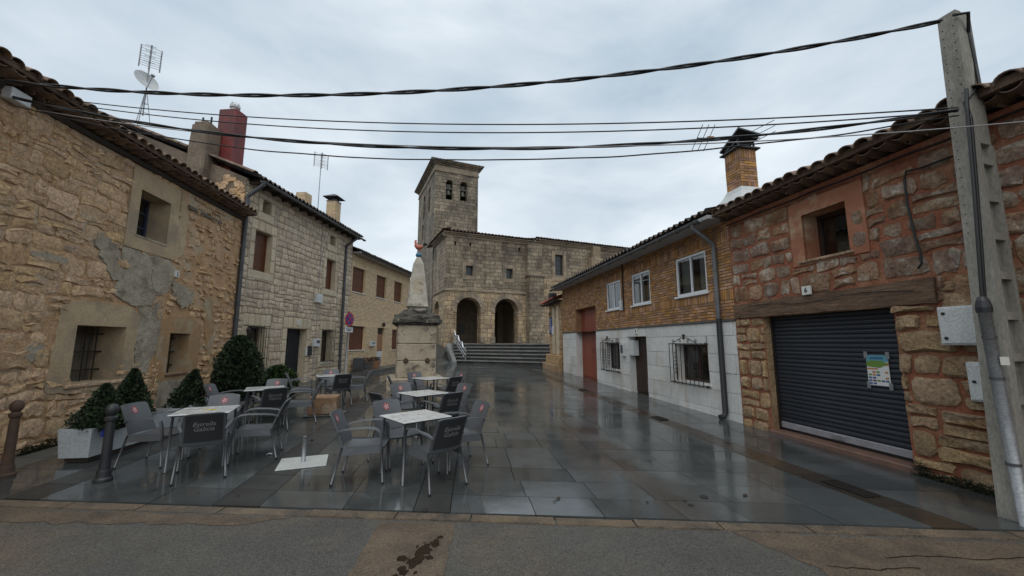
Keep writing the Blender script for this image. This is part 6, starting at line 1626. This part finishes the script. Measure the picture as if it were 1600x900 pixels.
CHAIR, TABLE = make_chair(), make_table()
first = {'c': True, 't': True}
def inst(proto, key):
    if first[key]: first[key] = False; return proto
    return copy_tree(proto)
tables = [
    # x, y, angle, description, chairs: (direction deg from table centre, distance, turn, description)
    (-4.40, 5.85, 24, 'nearest table, in front of the planters', [(-52, .60, -4, 'back to the camera'), (178, .66, 6, 'left side, facing right'), (112, .60, 4, 'far side, facing the camera'), (30, .62, -8, 'right side, facing left')]),
    (-5.08, 8.30, 30, 'middle table, before the large round bush', [(-50, .60, 4, 'back to the camera'), (186, .66, 8, 'left side, facing right'), (110, .60, -5, 'far side, facing the camera'), (22, .64, 6, 'right side, facing left')]),
    (-4.98, 11.0, 30, 'far table, before the iron door', [(-45, .60, -6, 'back to the camera'), (196, .68, 10, 'left side, facing right'), (112, .60, 5, 'far side, facing the camera'), (25, .64, 0, 'right side, facing left')]),
    (-1.28, 5.40, 42, 'nearest table, in the middle of the plaza', [(-47, .46, 2, 'back to the camera'), (-166, .60, -6, 'left side, facing right'), (128, .60, 5, 'far left side, facing the camera'), (38, .66, -4, 'right side, facing left')]),
    (-1.68, 7.62, 45, 'second table, behind the nearest one', [(-45, .56, 0, 'near right side, back to the camera'), (-135, .58, 4, 'near left side, back to the camera'), (132, .60, -4, 'far left side, facing the camera'), (44, .62, 3, 'far right side, facing the camera')]),
    (-2.08, 10.30, 45, 'third table, just before the stone monument', [(-42, .58, 3, 'near right side, back to the camera'), (-160, .64, -3, 'left side, facing right'), (128, .58, 4, 'far left side, facing the camera'), (48, .62, -4, 'far right side, facing the camera')])]
tnames = ['left row nearest planters', 'left row by the round bush', 'left row by the iron door', 'middle row nearest camera', 'middle row second from camera', 'middle row by the monument']
for (x, y, a, desc, seats), nm in zip(tables, tnames):
    t = inst(TABLE, 't'); t.location = (x, y, zg(x, y) + .004); t.rotation_euler = (0, 0, R(a))
    if t is not TABLE:
        for o_ in list(t.children):
            for q_ in list(o_.children):
                if q_.name.startswith('round_print'): bpy.data.objects.remove(q_)
    tag(t, 'white topped cafe table, ' + nm, 'table', 'white cafe tables on the plaza')
    for (d, r_, turn, sd) in seats:
        c = inst(CHAIR, 'c'); X, Y = x + r_ * math.cos(R(d)), y + r_ * math.sin(R(d)); c.location = (X, Y, zg(X, Y) + .004); c.rotation_euler = (0, 0, R(d + 90 + turn))
        tag(c, 'grey plastic armchair, ' + sd + ', table: ' + nm, 'armchair', 'grey plastic armchairs round the cafe tables')

# parasol bases
ub = empty('parasol_base', (-2.97, 5.88, .004), R(-22 + 44), 'pale square steel parasol base with empty upright tube, near camera', 'parasol base')
b = MB(); b.bbox(-.31, .31, -.29, .29, 0, .014, .003); b.build('plate', M_plate, ub)
b = MB(); b.tube([(0, 0, .014), (0, 0, .36)], .028, 12); b.build('tube', M_galv, ub, smooth=True)
b = MB(); b.tube([(.02, 0, .30), (.075, 0, .30)], .008, 6); b.lathe([(.008, -.018), (.02, -.012), (.02, .012), (.008, .018)], (.09, 0, .30), 8); b.build('clamp_knob', M_ink, ub)
b = MB(); b.bbox(-.42, .42, -.34, .34, 0, .02, .004); o = b.build('base_slab', M_pave); o.location = (-4.33, 9.45, zg(0, 9.4) + .004); o.rotation_euler = (0, 0, R(12)); tag(o, 'flat pale slab under the brown sandstone block', 'slab')
b = MB(); b.bbox(-.30, .30, -.24, .24, 0, .40, .02); o = noisy(b.build('stone_block', M_block), .02, 4, 2, 5); o.location = (-4.36, 9.42, zg(0, 9.4) + .026); o.rotation_euler = (0, 0, R(14)); tag(o, 'brown sandstone block on a flat slab between the left tables', 'stone block')

# ------------------------------------------------------------------ planters and shrubs
def planter(p0, p1, w, h, label):
    a, c = Vector((*p0, 0)), Vector((*p1, 0)); d = c - a; L = d.length; rz = math.atan2(d.y, d.x); mid = (a + c) / 2
    e = empty('planter', (mid.x, mid.y, zg(mid.x, mid.y)), rz, label, 'planter', 'pale concrete planters along the rubble house')
    b = MB(); n = .03
    V = [(-L / 2 + n, -w / 2 + n, .07), (L / 2 - n, -w / 2 + n, .07), (L / 2 - n, w / 2 - n, .07), (-L / 2 + n, w / 2 - n, .07), (-L / 2, -w / 2, h), (L / 2, -w / 2, h), (L / 2, w / 2, h), (-L / 2, w / 2, h)]
    k = .035
    V += [(-L / 2 + k, -w / 2 + k, h), (L / 2 - k, -w / 2 + k, h), (L / 2 - k, w / 2 - k, h), (-L / 2 + k, w / 2 - k, h)]
    V += [(p[0], p[1], h - .07) for p in V[8:12]]
    b.add(V, [(0, 3, 2, 1), (0, 1, 5, 4), (1, 2, 6, 5), (2, 3, 7, 6), (3, 0, 4, 7), (4, 5, 9, 8), (5, 6, 10, 9), (6, 7, 11, 10), (7, 4, 8, 11), (8, 9, 13, 12), (9, 10, 14, 13), (10, 11, 15, 14), (11, 8, 12, 15)]); b.build('trough', M_plant, e)
    b = MB(); b.face([V[12], V[13], V[14], V[15]]); b.build('soil', M_soil, e)
    b = MB(); b.box(-L / 2 + .08, L / 2 - .08, -w / 2 + .07, w / 2 - .07, .0, .07); b.build('foot', M_soff, e)
    b = MB(); b.bbox(-L / 2 + .05, -L / 2 + .14, -w / 2 - .016, -w / 2 + .01, h - .12, h - .03, .003)
    return e
pe = planter((-6.20, 5.80), (-6.40, 7.55), .44, .47, 'pale concrete planter with two pointed conifers behind the black bollard')
planter((-6.36, 7.75), (-6.58, 9.2), .44, .47, 'pale concrete planter behind the nearest left table')

def shrub(name, loc, h, r, m, n, seed, shape, label, leaf=.05, aspect=.35, lean=(0, 0), base=0.0):
    rr = random.Random(seed); e = empty(name, loc, 0, label, 'shrub')
    t = MB(); t.tube([(0, 0, -.05), (lean[0] * .4, lean[1] * .4, h * .4), (lean[0] * .8, lean[1] * .8, h * .8)], [.028, .02, .008], 7)
    for i in range(9):
        z = h * (.12 + .075 * i); a = rr.uniform(0, 6.28); w = shape(z / h) * r * .8; t.tube([(lean[0] * z / h, lean[1] * z / h, z), (lean[0] * z / h + w * .6 * math.cos(a), lean[1] * z / h + w * .6 * math.sin(a), z + w * .4)], [.011, .004], 5)
    t.build('trunk', M_bark, e)
    b = MB(); k = 0
    while k < n:
        f = rr.random() ** .9; z = base + (h - base) * f; a = rr.uniform(0, 2 * math.pi)
        clump = 1 + .30 * mnoise.noise(Vector((math.cos(a) * 2.1, math.sin(a) * 2.1, z * 5 / h + seed))) + .20 * mnoise.noise(Vector((math.cos(a) * 6, math.sin(a) * 6, z * 14 / h + seed)))
        rad = shape(f) * r * clump * (rr.random() ** .36)
        if rr.random() < .07: rad *= rr.uniform(1.0, 1.22)
        c = Vector((lean[0] * f + rad * math.cos(a), lean[1] * f + rad * math.sin(a), z))
        out = Vector((math.cos(a), math.sin(a), rr.uniform(.3, 1.5))).normalized()
        tx = Vector((rr.gauss(0, 1), rr.gauss(0, 1), rr.gauss(0, 1))).normalized()
        sd = out.cross(tx)
        if sd.length < .1: continue
        sd.normalize(); l = leaf * rr.uniform(.6, 1.5); w = l * aspect; d = (out + tx * .55).normalized(); q = sd * w; mid = c + d * l * .5
        b.face([c, mid + q, c + d * l, mid - q]); k += 1
    b.build('crown', m, e)
    return e
cone = lambda f: max(.03, (1 - f) ** .8) * (.55 + .45 * min(1, f * 5 + .3)); egg = lambda f: math.sin(math.pi * min(1, .18 + .80 * f)) ** .62; ball = lambda f: math.sqrt(max(.01, 1 - (2 * f - .9) ** 2 / 1.2))
shrub('conifer_shrub', (-6.14, 6.10, .40), .66, .36, M_cyp, 9000, 1, cone, 'broad pointed conifer at the near end of the planter', leaf=.035, aspect=.42)
shrub('conifer_shrub', (-6.40, 6.80, .40), .84, .34, M_cyp, 9000, 2, cone, 'taller pointed conifer, second in the planter, behind the left chair', leaf=.035, aspect=.42)
shrub('conifer_shrub', (-6.42, 7.95, .40), .74, .34, M_cyp, 9000, 3, cone, 'leaning conifer below the small barred window', leaf=.036, aspect=.42, lean=(.10, .05))
shrub('conifer_shrub', (-6.80, 9.95, .20), 1.64, .49, M_cyp, 20000, 4, egg, 'largest dark round conifer between the two left houses', leaf=.05, aspect=.42)
shrub('leafy_bush', (-6.75, 11.6, .12), .88, .46, M_bush, 9000, 5, ball, 'low bright green leafy bush beside the iron door', leaf=.06, aspect=.5)
for (x, y, w, h, lab) in ((-6.75, 9.95, .30, .32, 'round dark pot under the largest conifer'), (-6.75, 11.6, .30, .26, 'round dark pot under the leafy bush')):
    b = MB(); b.lathe([(w * .72, 0), (w, h - .04), (w * 1.06, h - .03), (w * 1.06, h), (w * .94, h), (w * .9, h - .05)], n=18); o = b.build('plant_pot', M_zincd, smooth=False); o.location = (x, y, zg(x, y) + .004); tag(o, lab, 'pot')

# ------------------------------------------------------------------ bollards, sign, pots by the brick house
def bollard(loc, label, m, h=.94, rz=0):
    e = empty('bollard', loc, rz, label, 'bollard')
    def slim(o, k=.74): o.data.transform(Matrix.Diagonal((k, k, 1, 1))); return o
    b = MB(); b.lathe([(.125, 0), (.125, .03), (.10, .05), (.092, .12), (.085, .14)], n=20); slim(b.build('base', m, e, smooth=False))
    b = MB(); b.lathe([(.078, .14), (.068, .30), (.060, h - .22), (.085, h - .205), (.088, h - .17), (.06, h - .155), (.045, h - .14)], n=20); slim(smooth_by_angle(b.build('shaft', m, e)))
    b = MB(); b.lathe([(.03, -.078), (.06, -.055), (.078, -.02), (.078, .02), (.06, .055), (.03, .074), (.005, .08)], (0, 0, h - .08), 20); slim(b.build('ball_top', m, e, smooth=True), .85)
    return e
bollard((-5.06, 5.14, .004), 'black iron bollard with ball top beside the planter', M_cast, .93)
bollard((-6.47, 5.30, .004), 'rusty brown bollard at the left edge of the picture', M_rust, .95)
b = MB(); b.bbox(-.055, .055, -.012, .012, -.05, .05, .004); o = b.build('tag_plate', M_signb); o.location = (-5.90, 5.94, .40); o.rotation_euler = (0, 0, R(80)); tag(o, 'small blue tag on the planter behind the black bollard', 'tag')
SY = 17.7; sgp = at_y(544.5, 499, SY); SX = sgp.x
sg = empty('road_sign', (SX, SY, zg(SX, SY)), R(76), 'round red and blue no-stopping sign on a grey pole', 'road sign')
zsg = sgp.z - zg(SX, SY)
b = MB(); b.tube([(0, 0, 0), (0, 0, zsg + .35)], .035, 10); b.build('pole', M_galv, sg, smooth=True)
def disc(r, y, m, nm, z, parent, w=1.0):
    b = MB(); n = 28; b.add([(r * math.cos(2 * math.pi * i / n) * w, yy, z + r * math.sin(2 * math.pi * i / n)) for yy in (y, y + .012) for i in range(n)], [tuple(range(n))] + [(i, n + i, n + (i + 1) % n, (i + 1) % n) for i in range(n)] + [tuple(range(2 * n - 1, n - 1, -1))]); return b.build(nm, m, parent)
pl_ = disc(.31, -.06, M_signr, 'sign_disc', zsg, sg); disc(.235, -.066, M_signb, 'blue_field', zsg, pl_)
for s in (-1, 1):
    b = MB(); b.box(-.245, .245, -.078, -.067 + s * .002, -.028, .028, M=Matrix.Translation((0, 0, zsg)) @ Matrix.Rotation(s * R(45), 4, 'Y')); b.build('cross_bar', M_signr, pl_)
b = MB(); b.bbox(-.27, .27, -.062, -.045, zsg - .58, zsg - .36, .004); pp = b.build('side_plate', M_signw, sg)
for i, w in enumerate((.40, .24)):
    b = MB(); b.box(-w / 2, w / 2, -.066, -.0622, zsg - .45 - i * .07, zsg - .415 - i * .07); b.build('print_line', M_ink, pp)
def flowerpot(x, y, w, m, lab, fm):
    e = empty('flower_pot', (x, y, zg(x, y) + .135), R(8), lab, 'flower pot'); b = MB(); b.lathe([(w * .8, 0), (w, w * 1.3), (w * 1.08, w * 1.32), (w * 1.08, w * 1.5), (w * .95, w * 1.5), (w * .9, w * 1.4)], n=4, sq=True); b.build('pot', m, e)
    rr = random.Random(int(x * 100)); b = MB()
    for i in range(260):
        p = Vector((rr.uniform(-w, w), rr.uniform(-w, w), w * 1.4 + rr.random() * .2)); d = Vector((rr.gauss(0, 1), rr.gauss(0, 1), rr.random() + .4)).normalized() * .07; s = d.cross(Vector((rr.random(), rr.random(), rr.random()))).normalized() * .025; b.face([p, p + d * .5 + s, p + d, p + d * .5 - s], 0 if rr.random() < .75 else 1)
    b.build('plants', [M_bush, fm], e)
flowerpot(WL(20.2) + .42, 20.25, .26, M_pave, 'grey flower trough by the corner of the cream brick house', M_flower)
flowerpot(WL(21.1) + .38, 21.15, .26, M_terra, 'terracotta flower pot under the big brown blind', M_flower)
b = MB(); b.bbox(-.22, .22, -.18, .18, 0, .62, .02); o = b.build('litter_bin', M_zincd); o.location = (WL(19.5) + .35, 19.55, zg(0, 19.5) + .135); o.rotation_euler = (0, 0, R(5)); tag(o, 'dark grey bin beside the no-stopping sign pole', 'bin')

# ------------------------------------------------------------------ concrete pole with its cabling, boxes, poster
PB, PT_, PH = Vector((4.93, 4.07)), Vector((5.10, 4.09)), 5.46
pole = empty('concrete_pole', (PB.x, PB.y, 0), 0, 'leaning grey concrete utility pole at the right edge', 'utility pole')
LX = PT_.x - PB.x
prz = Matrix.Rotation(R(-74), 4, 'Z')
def pcol(x0, x1, y0, y1, z0, z1, nm, par=None):
    b = MB(); V = []
    for z in (z0, z1):
        k = 1 - .28 * z / PH; off = Vector((LX * z / PH, .02 * z / PH, 0))
        V += [prz @ Vector((x * k, y * k, z)) + off for x, y in ((x0, y0), (x1, y0), (x1, y1), (x0, y1))]
    b.add(V, [(0, 3, 2, 1), (0, 1, 5, 4), (1, 2, 6, 5), (2, 3, 7, 6), (3, 0, 4, 7), (4, 5, 6, 7)]); return b.build(nm, M_conc, par or pole)
fl = pcol(-.115, .10, -.11, .02, -.2, PH, 'front_flange')
pcol(-.115, .10, .24, .31, -.2, 3.85, 'rear_flange'); pcol(-.05, .03, .02, .24, -.2, 3.85, 'web')
pcol(-.11, .095, .02, .27, 3.85, PH - .004, 'solid_head')
for i in range(9): pcol(-.112, .097, .02, .24, .25 + i * .42, .33 + i * .42, 'rung')
hb_ = MB()
for i in range(24):
    for sx in (-.07, .055):
        z = PH - .18 - i * .105; k = 1 - .28 * z / PH; off = Vector((LX * z / PH, .02 * z / PH, 0)); c = prz @ Vector((sx * k, -.11 * k - .0015, z)) + off
        n_ = [prz @ Vector((.007 * math.cos(t * math.pi / 3), 0, .007 * math.sin(t * math.pi / 3))) + c for t in range(6)]; hb_.face(n_)
o = hb_.build('step_holes', M_dark, pole)
off = lambda z: Vector((PB.x + LX * z / PH, PB.y + .02 * z / PH, z))
cd = empty('conduit_pipe', (4.80, 3.93, 0), 0, 'light grey cable conduit pipe standing in front of the concrete pole', 'conduit')
b = MB(); b.tube([(0.0, 0, -.02), (-.02, .02, 1.0), (-.01, .05, 2.02)], .048, 14); b.build('pipe', M_galv, cd, smooth=True)
for z in (.55, 1.35, 1.75):
    b = MB(); b.lathe([(.053, -.012), (.053, .012)], (-.02 + .0 * z, .0 + .02 * z, z), 14); b.build('strap', M_zincd, cd)
b = MB(); b.lathe([(.058, 0), (.062, .05), (.05, .12), (.03, .16)], (-.01, .05, 2.0), 12); b.build('cap_seal', M_cast, cd)
b = MB(); b.box(-.035, .05, -.038, -.032, 1.48, 1.56); b.build('sticker', M_plaque, cd)
b = MB(); b.tube([(4.79, 3.98, 2.12), (4.82, 3.97, 2.6), (4.88, 3.96, 3.4), (4.93, 3.95, 4.2), (4.97, 3.96, 4.45)], .017, 7); b.tube([(4.81, 3.98, 2.12), (4.845, 3.97, 2.6), (4.905, 3.96, 3.4), (4.95, 3.95, 4.1), (4.965, 3.99, 4.3), (5.2, 4.02, 4.55), (5.235, 4.05, 4.8), (5.22, 4.05, 5.2), (5.14, 3.96, 5.38), (4.98, 3.97, 5.36)], .017, 7); o = b.build('riser_cable', M_cable); tag(o, 'black cables climbing the concrete pole from the conduit', 'cable')
def wire(name, pts, r, label, strands=1, m=M_cable, sag=0.0, n=60, twist=.5, wob=0.0):
    """a hanging cable through given points with sag between the first and the last"""
    a, c = Vector(pts[0]), Vector(pts[-1]); P_ = []
    for i in range(n + 1):
        t = i / n; s_ = t * (len(pts) - 1); k = min(int(s_), len(pts) - 2); p = Vector(pts[k]).lerp(Vector(pts[k + 1]), s_ - k); p.z -= 4 * sag * t * (1 - t); p.z += wob * mnoise.noise(Vector((t * 14, r * 100, 0))); P_.append(p)
    b = MB(); L = (c - a).length
    if strands == 1: b.tube(P_, r, 6)
    else:
        d = (c - a).normalized(); u = d.cross(Vector((0, 0, 1))).normalized(); v = d.cross(u)
        for k in range(strands):
            b.tube([p + (u * math.cos(2 * math.pi * (i / n * L / twist + k / strands)) + v * math.sin(2 * math.pi * (i / n * L / twist + k / strands))) * r * 1.05 for i, p in enumerate(P_)], r, 6)
    return tag(b.build(name, m, smooth=True), label, 'cable', 'overhead cables across the plaza')
def toward(px, py, Y): return at_y(px, py, Y)
wl0 = f1.world(f1.px(3, 126, -.5)[0], -.5, f1.px(3, 126, -.5)[1])
wire('overhead_cable', [at_y(1470, 33, 3.96), wl0 + Vector((-.3, -.05, .01))], .0125, 'highest thick twisted cable from the pole top', 2, sag=.53, n=170, twist=1.3)
def eave(px, py): return f1.world(f1.px(px, py, -.2)[0], -.2, f1.px(px, py, -.2)[1])
a_ = at_y(1496, 172, 3.95)
wire('overhead_cable', [a_, eave(20, 152)], .011, 'thick black cable bundle hanging below the twisted cable', 2, sag=.60, n=160, twist=2.1)
wire('overhead_cable', [at_y(1497, 168, 3.96), eave(112, 157)], .008, 'upper of two thin wires above the thick cable bundle', 1, sag=.30, n=70)
wire('overhead_cable', [at_y(1497, 174, 3.96), eave(118, 164)], .008, 'lower of two thin wires above the thick cable bundle', 1, sag=.36, n=70)
wire('overhead_cable', [at_y(1498, 180, 3.97), eave(28, 167)], .008, 'lowest thin black cable across the plaza', 1, sag=.66, n=80, wob=.02)
wire('overhead_cable', [at_y(1610, 189, 3.55), eave(60, 172)], .006, 'pale thin wire crossing in front of the pole to the right edge', 1, m=M_cable2, sag=.42, n=60)
for r_, (pts, dpt, lab) in enumerate((([(1471, 479), (1541, 477), (1545, 540), (1478, 539)], .16, 'upper white electrical cabinet on the stone wall beside the pole'), ([(1506, 566), (1556, 566), (1560, 629), (1514, 629)], .06, 'lower grey-white meter cabinet on the stone wall beside the pole'))):
    x0, x1, z0, z1 = f5.rect(pts, -.12); e = empty('wall_cabinet', f5.world((x0 + x1) / 2, -.04, z0), f5.rz, lab, 'cabinet'); w = (x1 - x0); h = z1 - z0
    b = MB(); b.bbox(-w / 2, w / 2, -dpt, .05, 0, h, .01); bd = b.build('case', M_pvc, e)
    b = MB(); b.bbox(-w / 2 + .02, w / 2 - .02, -dpt - .012, -dpt, .02, h - .02, .006); dr = b.build('door', M_pvc, e)
    for z in ((.18, .82) if r_ == 0 else (.5,)):
        b = MB(); b.lathe([(.018, 0), (.018, .012), (.01, .016)], n=10); o = b.build('latch', M_ink, dr); o.rotation_euler = (math.pi / 2, 0, 0); o.location = (-w / 2 + .07, -dpt - .012, h * z)
# poster taped on the shutter
x0, x1, z0, z1 = f5.rect([(1353, 554), (1389, 556), (1391, 603), (1358, 602)], .16)
pe = empty('poster', f5.world((x0 + x1) / 2, .16, z0), f5.rz, 'colourful printed poster taped to the dark roller shutter', 'poster'); w, h = x1 - x0, z1 - z0
b = MB(); b.box(-w / 2, w / 2, -.004, .0, 0, h); b.build('sheet', M_paper, pe)
M_pc = [mat('poster_sky', (0.10, 0.30, 0.36), rough=.4), mat('poster_green', (0.14, 0.24, 0.05), rough=.4), mat('poster_orange', (0.45, 0.20, 0.06), rough=.4), mat('poster_blue', (0.05, 0.10, 0.25), rough=.4), mat('poster_plum', (0.18, 0.05, 0.08), rough=.4)]
b = MB(); Y = -.0048
def cell(a, c, d, e_, k): b.face([(-w / 2 + w * a, Y - .0003 * k, h * d), (-w / 2 + w * c, Y - .0003 * k, h * d), (-w / 2 + w * c, Y - .0003 * k, h * e_), (-w / 2 + w * a, Y - .0003 * k, h * e_)], k)
cell(0, 1, .78, 1, 0); b.face([(-w / 2, Y - .001, h * .62), (w * .1, Y - .001, h * .58), (w / 2, Y - .001, h * .72), (w * .2, Y - .001, h * .82), (-w * .3, Y - .001, h * .82), (-w / 2, Y - .001, h * .78)], 1); cell(.55, 1, .66, .76, 2); cell(0, .5, .52, .57, 2)
rr = random.Random(3)
for i in range(5):
    for j in range(5):
        if rr.random() < .55: cell(.04 + i * .19, .04 + i * .19 + .15, .03 + j * .095, .03 + j * .095 + .06, rr.choice((1, 2, 3, 4, 3)))
b.build('picture', M_pc, pe)
writing('AMEYUGO', w * .17, M_pc[3], pe, (-.02 * w, -.0075, h * .9), (math.pi / 2, 0, 0), bold=.001) if False else None
b = MB()
for (sx, sz) in ((-.5, 1), (.5, 1), (-.5, 0), (.5, 0)): b.box(w * sx - .025, w * sx + .025, -.0075, -.003, h * sz - .05, h * sz + .05)
b.build('tape', M_galv, pe)
tt = MB()
for i in range(8): tt.box(-w * .30 + i * w * .075, -w * .30 + i * w * .075 + w * .045, -.009, -.0055, h * .87, h * .94)
tt.build('headline', M_pc[3], pe)

# ------------------------------------------------------------------ aerials
def aerial(name, loc, h, label, dish=None, w=.5, rz=0, tri=False, wide=True):
    e = empty(name, loc, rz, label, 'aerial')
    b = MB(); b.tube([(0, 0, 0), (0, 0, h)], .02, 7); b.build('mast', M_galv, e)
    if tri:
        b = MB()
        for k in range(3):
            a = k * 2.09; b.tube([(.22 * math.cos(a), .22 * math.sin(a), -.3), (.02 * math.cos(a), .02 * math.sin(a), .9)], .012, 5)
            for z in (.1, .45): b.tube([(.17 * math.cos(a) * (1 - z), .17 * math.sin(a) * (1 - z), z), (.17 * math.cos(a + 2.09) * (1 - z), .17 * math.sin(a + 2.09) * (1 - z), z)], .008, 5)
        b.build('tripod', M_galv, e)
    if wide:
        b = MB()
        for i in range(9): b.tube([(-w, -.06 * abs(4 - i) * .3, h - .75 + .09 * i), (w, -.06 * abs(4 - i) * .3, h - .75 + .09 * i)], .007, 5)
        for s in (-w, w): b.tube([(s, 0, h - .8), (s, 0, h + .02)], .022, 6)
        b.tube([(0, -.1, h - .85), (0, -.1, h + .05)], .03, 6); b.build('reflector', M_galv, e)
        b = MB()
        for i in range(4): b.tube([(-.14, -.25, h - .68 + .2 * i), (.14, -.25, h - .68 + .2 * i)], .008, 5); b.tube([(0, 0, h - .68 + .2 * i), (0, -.25, h - .68 + .2 * i)], .006, 5)
        b.build('dipoles', M_zincd, e)
    if dish:
        b = MB(); n = 24; rings = 5
        for k in range(rings + 1):
            r_ = dish * k / rings
            for i in range(n): b.v.append((r_ * math.cos(2 * math.pi * i / n), .22 * (r_ / dish) ** 2 * dish * -1 + .1, r_ * math.sin(2 * math.pi * i / n)))
        for k in range(rings):
            for i in range(n): b.f.append((k * n + i, k * n + (i + 1) % n, (k + 1) * n + (i + 1) % n, (k + 1) * n + i)); b.m.append(0)
        d = b.build('dish', M_pvc, e, smooth=True); d.location = (0, -.12, h * .50); d.rotation_euler = (R(-22), 0, R(30))
        b = MB(); b.tube([(0, .08, -dish * .9), (0, -dish * .9, -dish * .1)], .012, 5); b.box(-.05, .05, -dish * .95, -dish * .75, -dish * .2, -dish * .02); b.build('feed_arm', M_galv, d)
    return e
yA = 4.2; xA, zA_ = f2.px(213, 175, yA); xT, zT_ = f2.px(222, 64, yA)
zr_ = ze2(0) + (yA - OV2) * math.tan(R(22)) + .1
wv = f2.world(max(xA, .2), yA, zA_)
aerial('tv_aerial', wv, zT_ - zA_, 'tall grid aerial with white satellite dish above the left roofs', dish=.36, w=.27, rz=R(40), tri=True)
yA = 2.6; xA, zA_ = f2.px(497, 320, yA); _, zT_ = f2.px(499, 238, yA)
aerial('tv_aerial', f2.world(xA, yA, ze2(xA) + (yA - OV2) * math.tan(R(22))), zT_ - (ze2(xA) + (yA - OV2) * math.tan(R(22))), 'small grid aerial on a thin mast between the brick chimneys', w=.35, rz=R(45))
# aerial lying against the right-hand chimney
cc = f4.world(xc := st_x if False else 0, 0, 0) if False else None
chx = (f4.px(1122, 232, 1.2)[0] + f4.px(1160, 228, 1.2)[0]) / 2
cw = f4.world(chx, 1.2 + .28, f4.px(1160, 226, 1.2)[1])
ae = empty('yagi_aerial', cw + Vector((0, 0, .16)), 0, 'yagi aerial fixed slanting to the right-hand brick chimney top', 'aerial')
d0, d1 = Vector((-1.35, -.5, .0)), Vector((.75, .25, .42)); dv = (d1 - d0); sd = Vector((.1, -.6, .55)).normalized()
b = MB(); b.tube([d0, d1], .014, 6); b.tube([(-.12, 0, -.35), (-.12, 0, .2)], .018, 6); b.build('boom', M_zincd, ae)
for i, t in enumerate((0, .09, .18)):
    b = MB(); p = d0 + dv * t
    b.tube([p - sd * .34, p + sd * .34], .009, 5); b.build('element', M_zincd, ae)
for i in range(3):
    b = MB(); p = d0 + dv * (.84 + .0 * i) + Vector((0, 0, -.16 + .16 * i)); b.tube([p, p + Vector((.62, -.1, .30))], .010, 5); b.build('reflector_rod', M_zincd, ae)
b = MB(); b.bbox(-.09, .09, -.04, .04, -.04, .04, .01, M=Matrix.Translation(d0 + dv * .2)); b.build('dipole_box', M_terra, ae)

# moss and weeds along the foot of the right-hand stone wall
b = MB(); rr = random.Random(12)
x0m, x1m = gs[1] + .05, gs[1] + 2.3
for i in range(5200):
    X = rr.uniform(x0m, x1m); hgt = .26 * max(.15, mnoise.noise(Vector((X * 2.2, 1, 0))) + .55) * max(.2, 1 - (X - x0m) / 3.0); Z = rr.random() ** 1.6 * hgt; p = Vector((X, -.05 - rr.random() * .08 * (1 - Z / .4), Z - .02)); d = Vector((rr.gauss(0, .6), -abs(rr.gauss(.3, .4)), rr.random())).normalized() * rr.uniform(.015, .04); s = d.cross(Vector((rr.random(), rr.random(), rr.random()))).normalized() * .010
    b.face([p, p + d * .5 + s, p + d, p + d * .5 - s])
o = b.build('moss', M_moss); o.matrix_world = f5.M; tag(o, kind='stuff', label='dark moss and weeds along the foot of the stone wall', cat='moss')
b = MB()
for i in range(1500):
    X = rr.uniform(f1.px(20, 700)[0], f1.px(120, 650)[0]); Z = rr.random() ** 2 * .2 * max(.2, mnoise.noise(Vector((X * 3, 4, 0))) + .5); p = Vector((X, -.05 - rr.random() * .06, Z)); d = Vector((rr.gauss(0, .6), -abs(rr.gauss(.3, .4)), rr.random())).normalized() * rr.uniform(.015, .035); s = d.cross(Vector((rr.random(), rr.random(), rr.random()))).normalized() * .009
    b.face([p, p + d * .5 + s, p + d, p + d * .5 - s])
o = b.build('moss', M_moss); o.matrix_world = f1.M; tag(o, kind='stuff', label='thin moss along the foot of the rubble house', cat='moss')
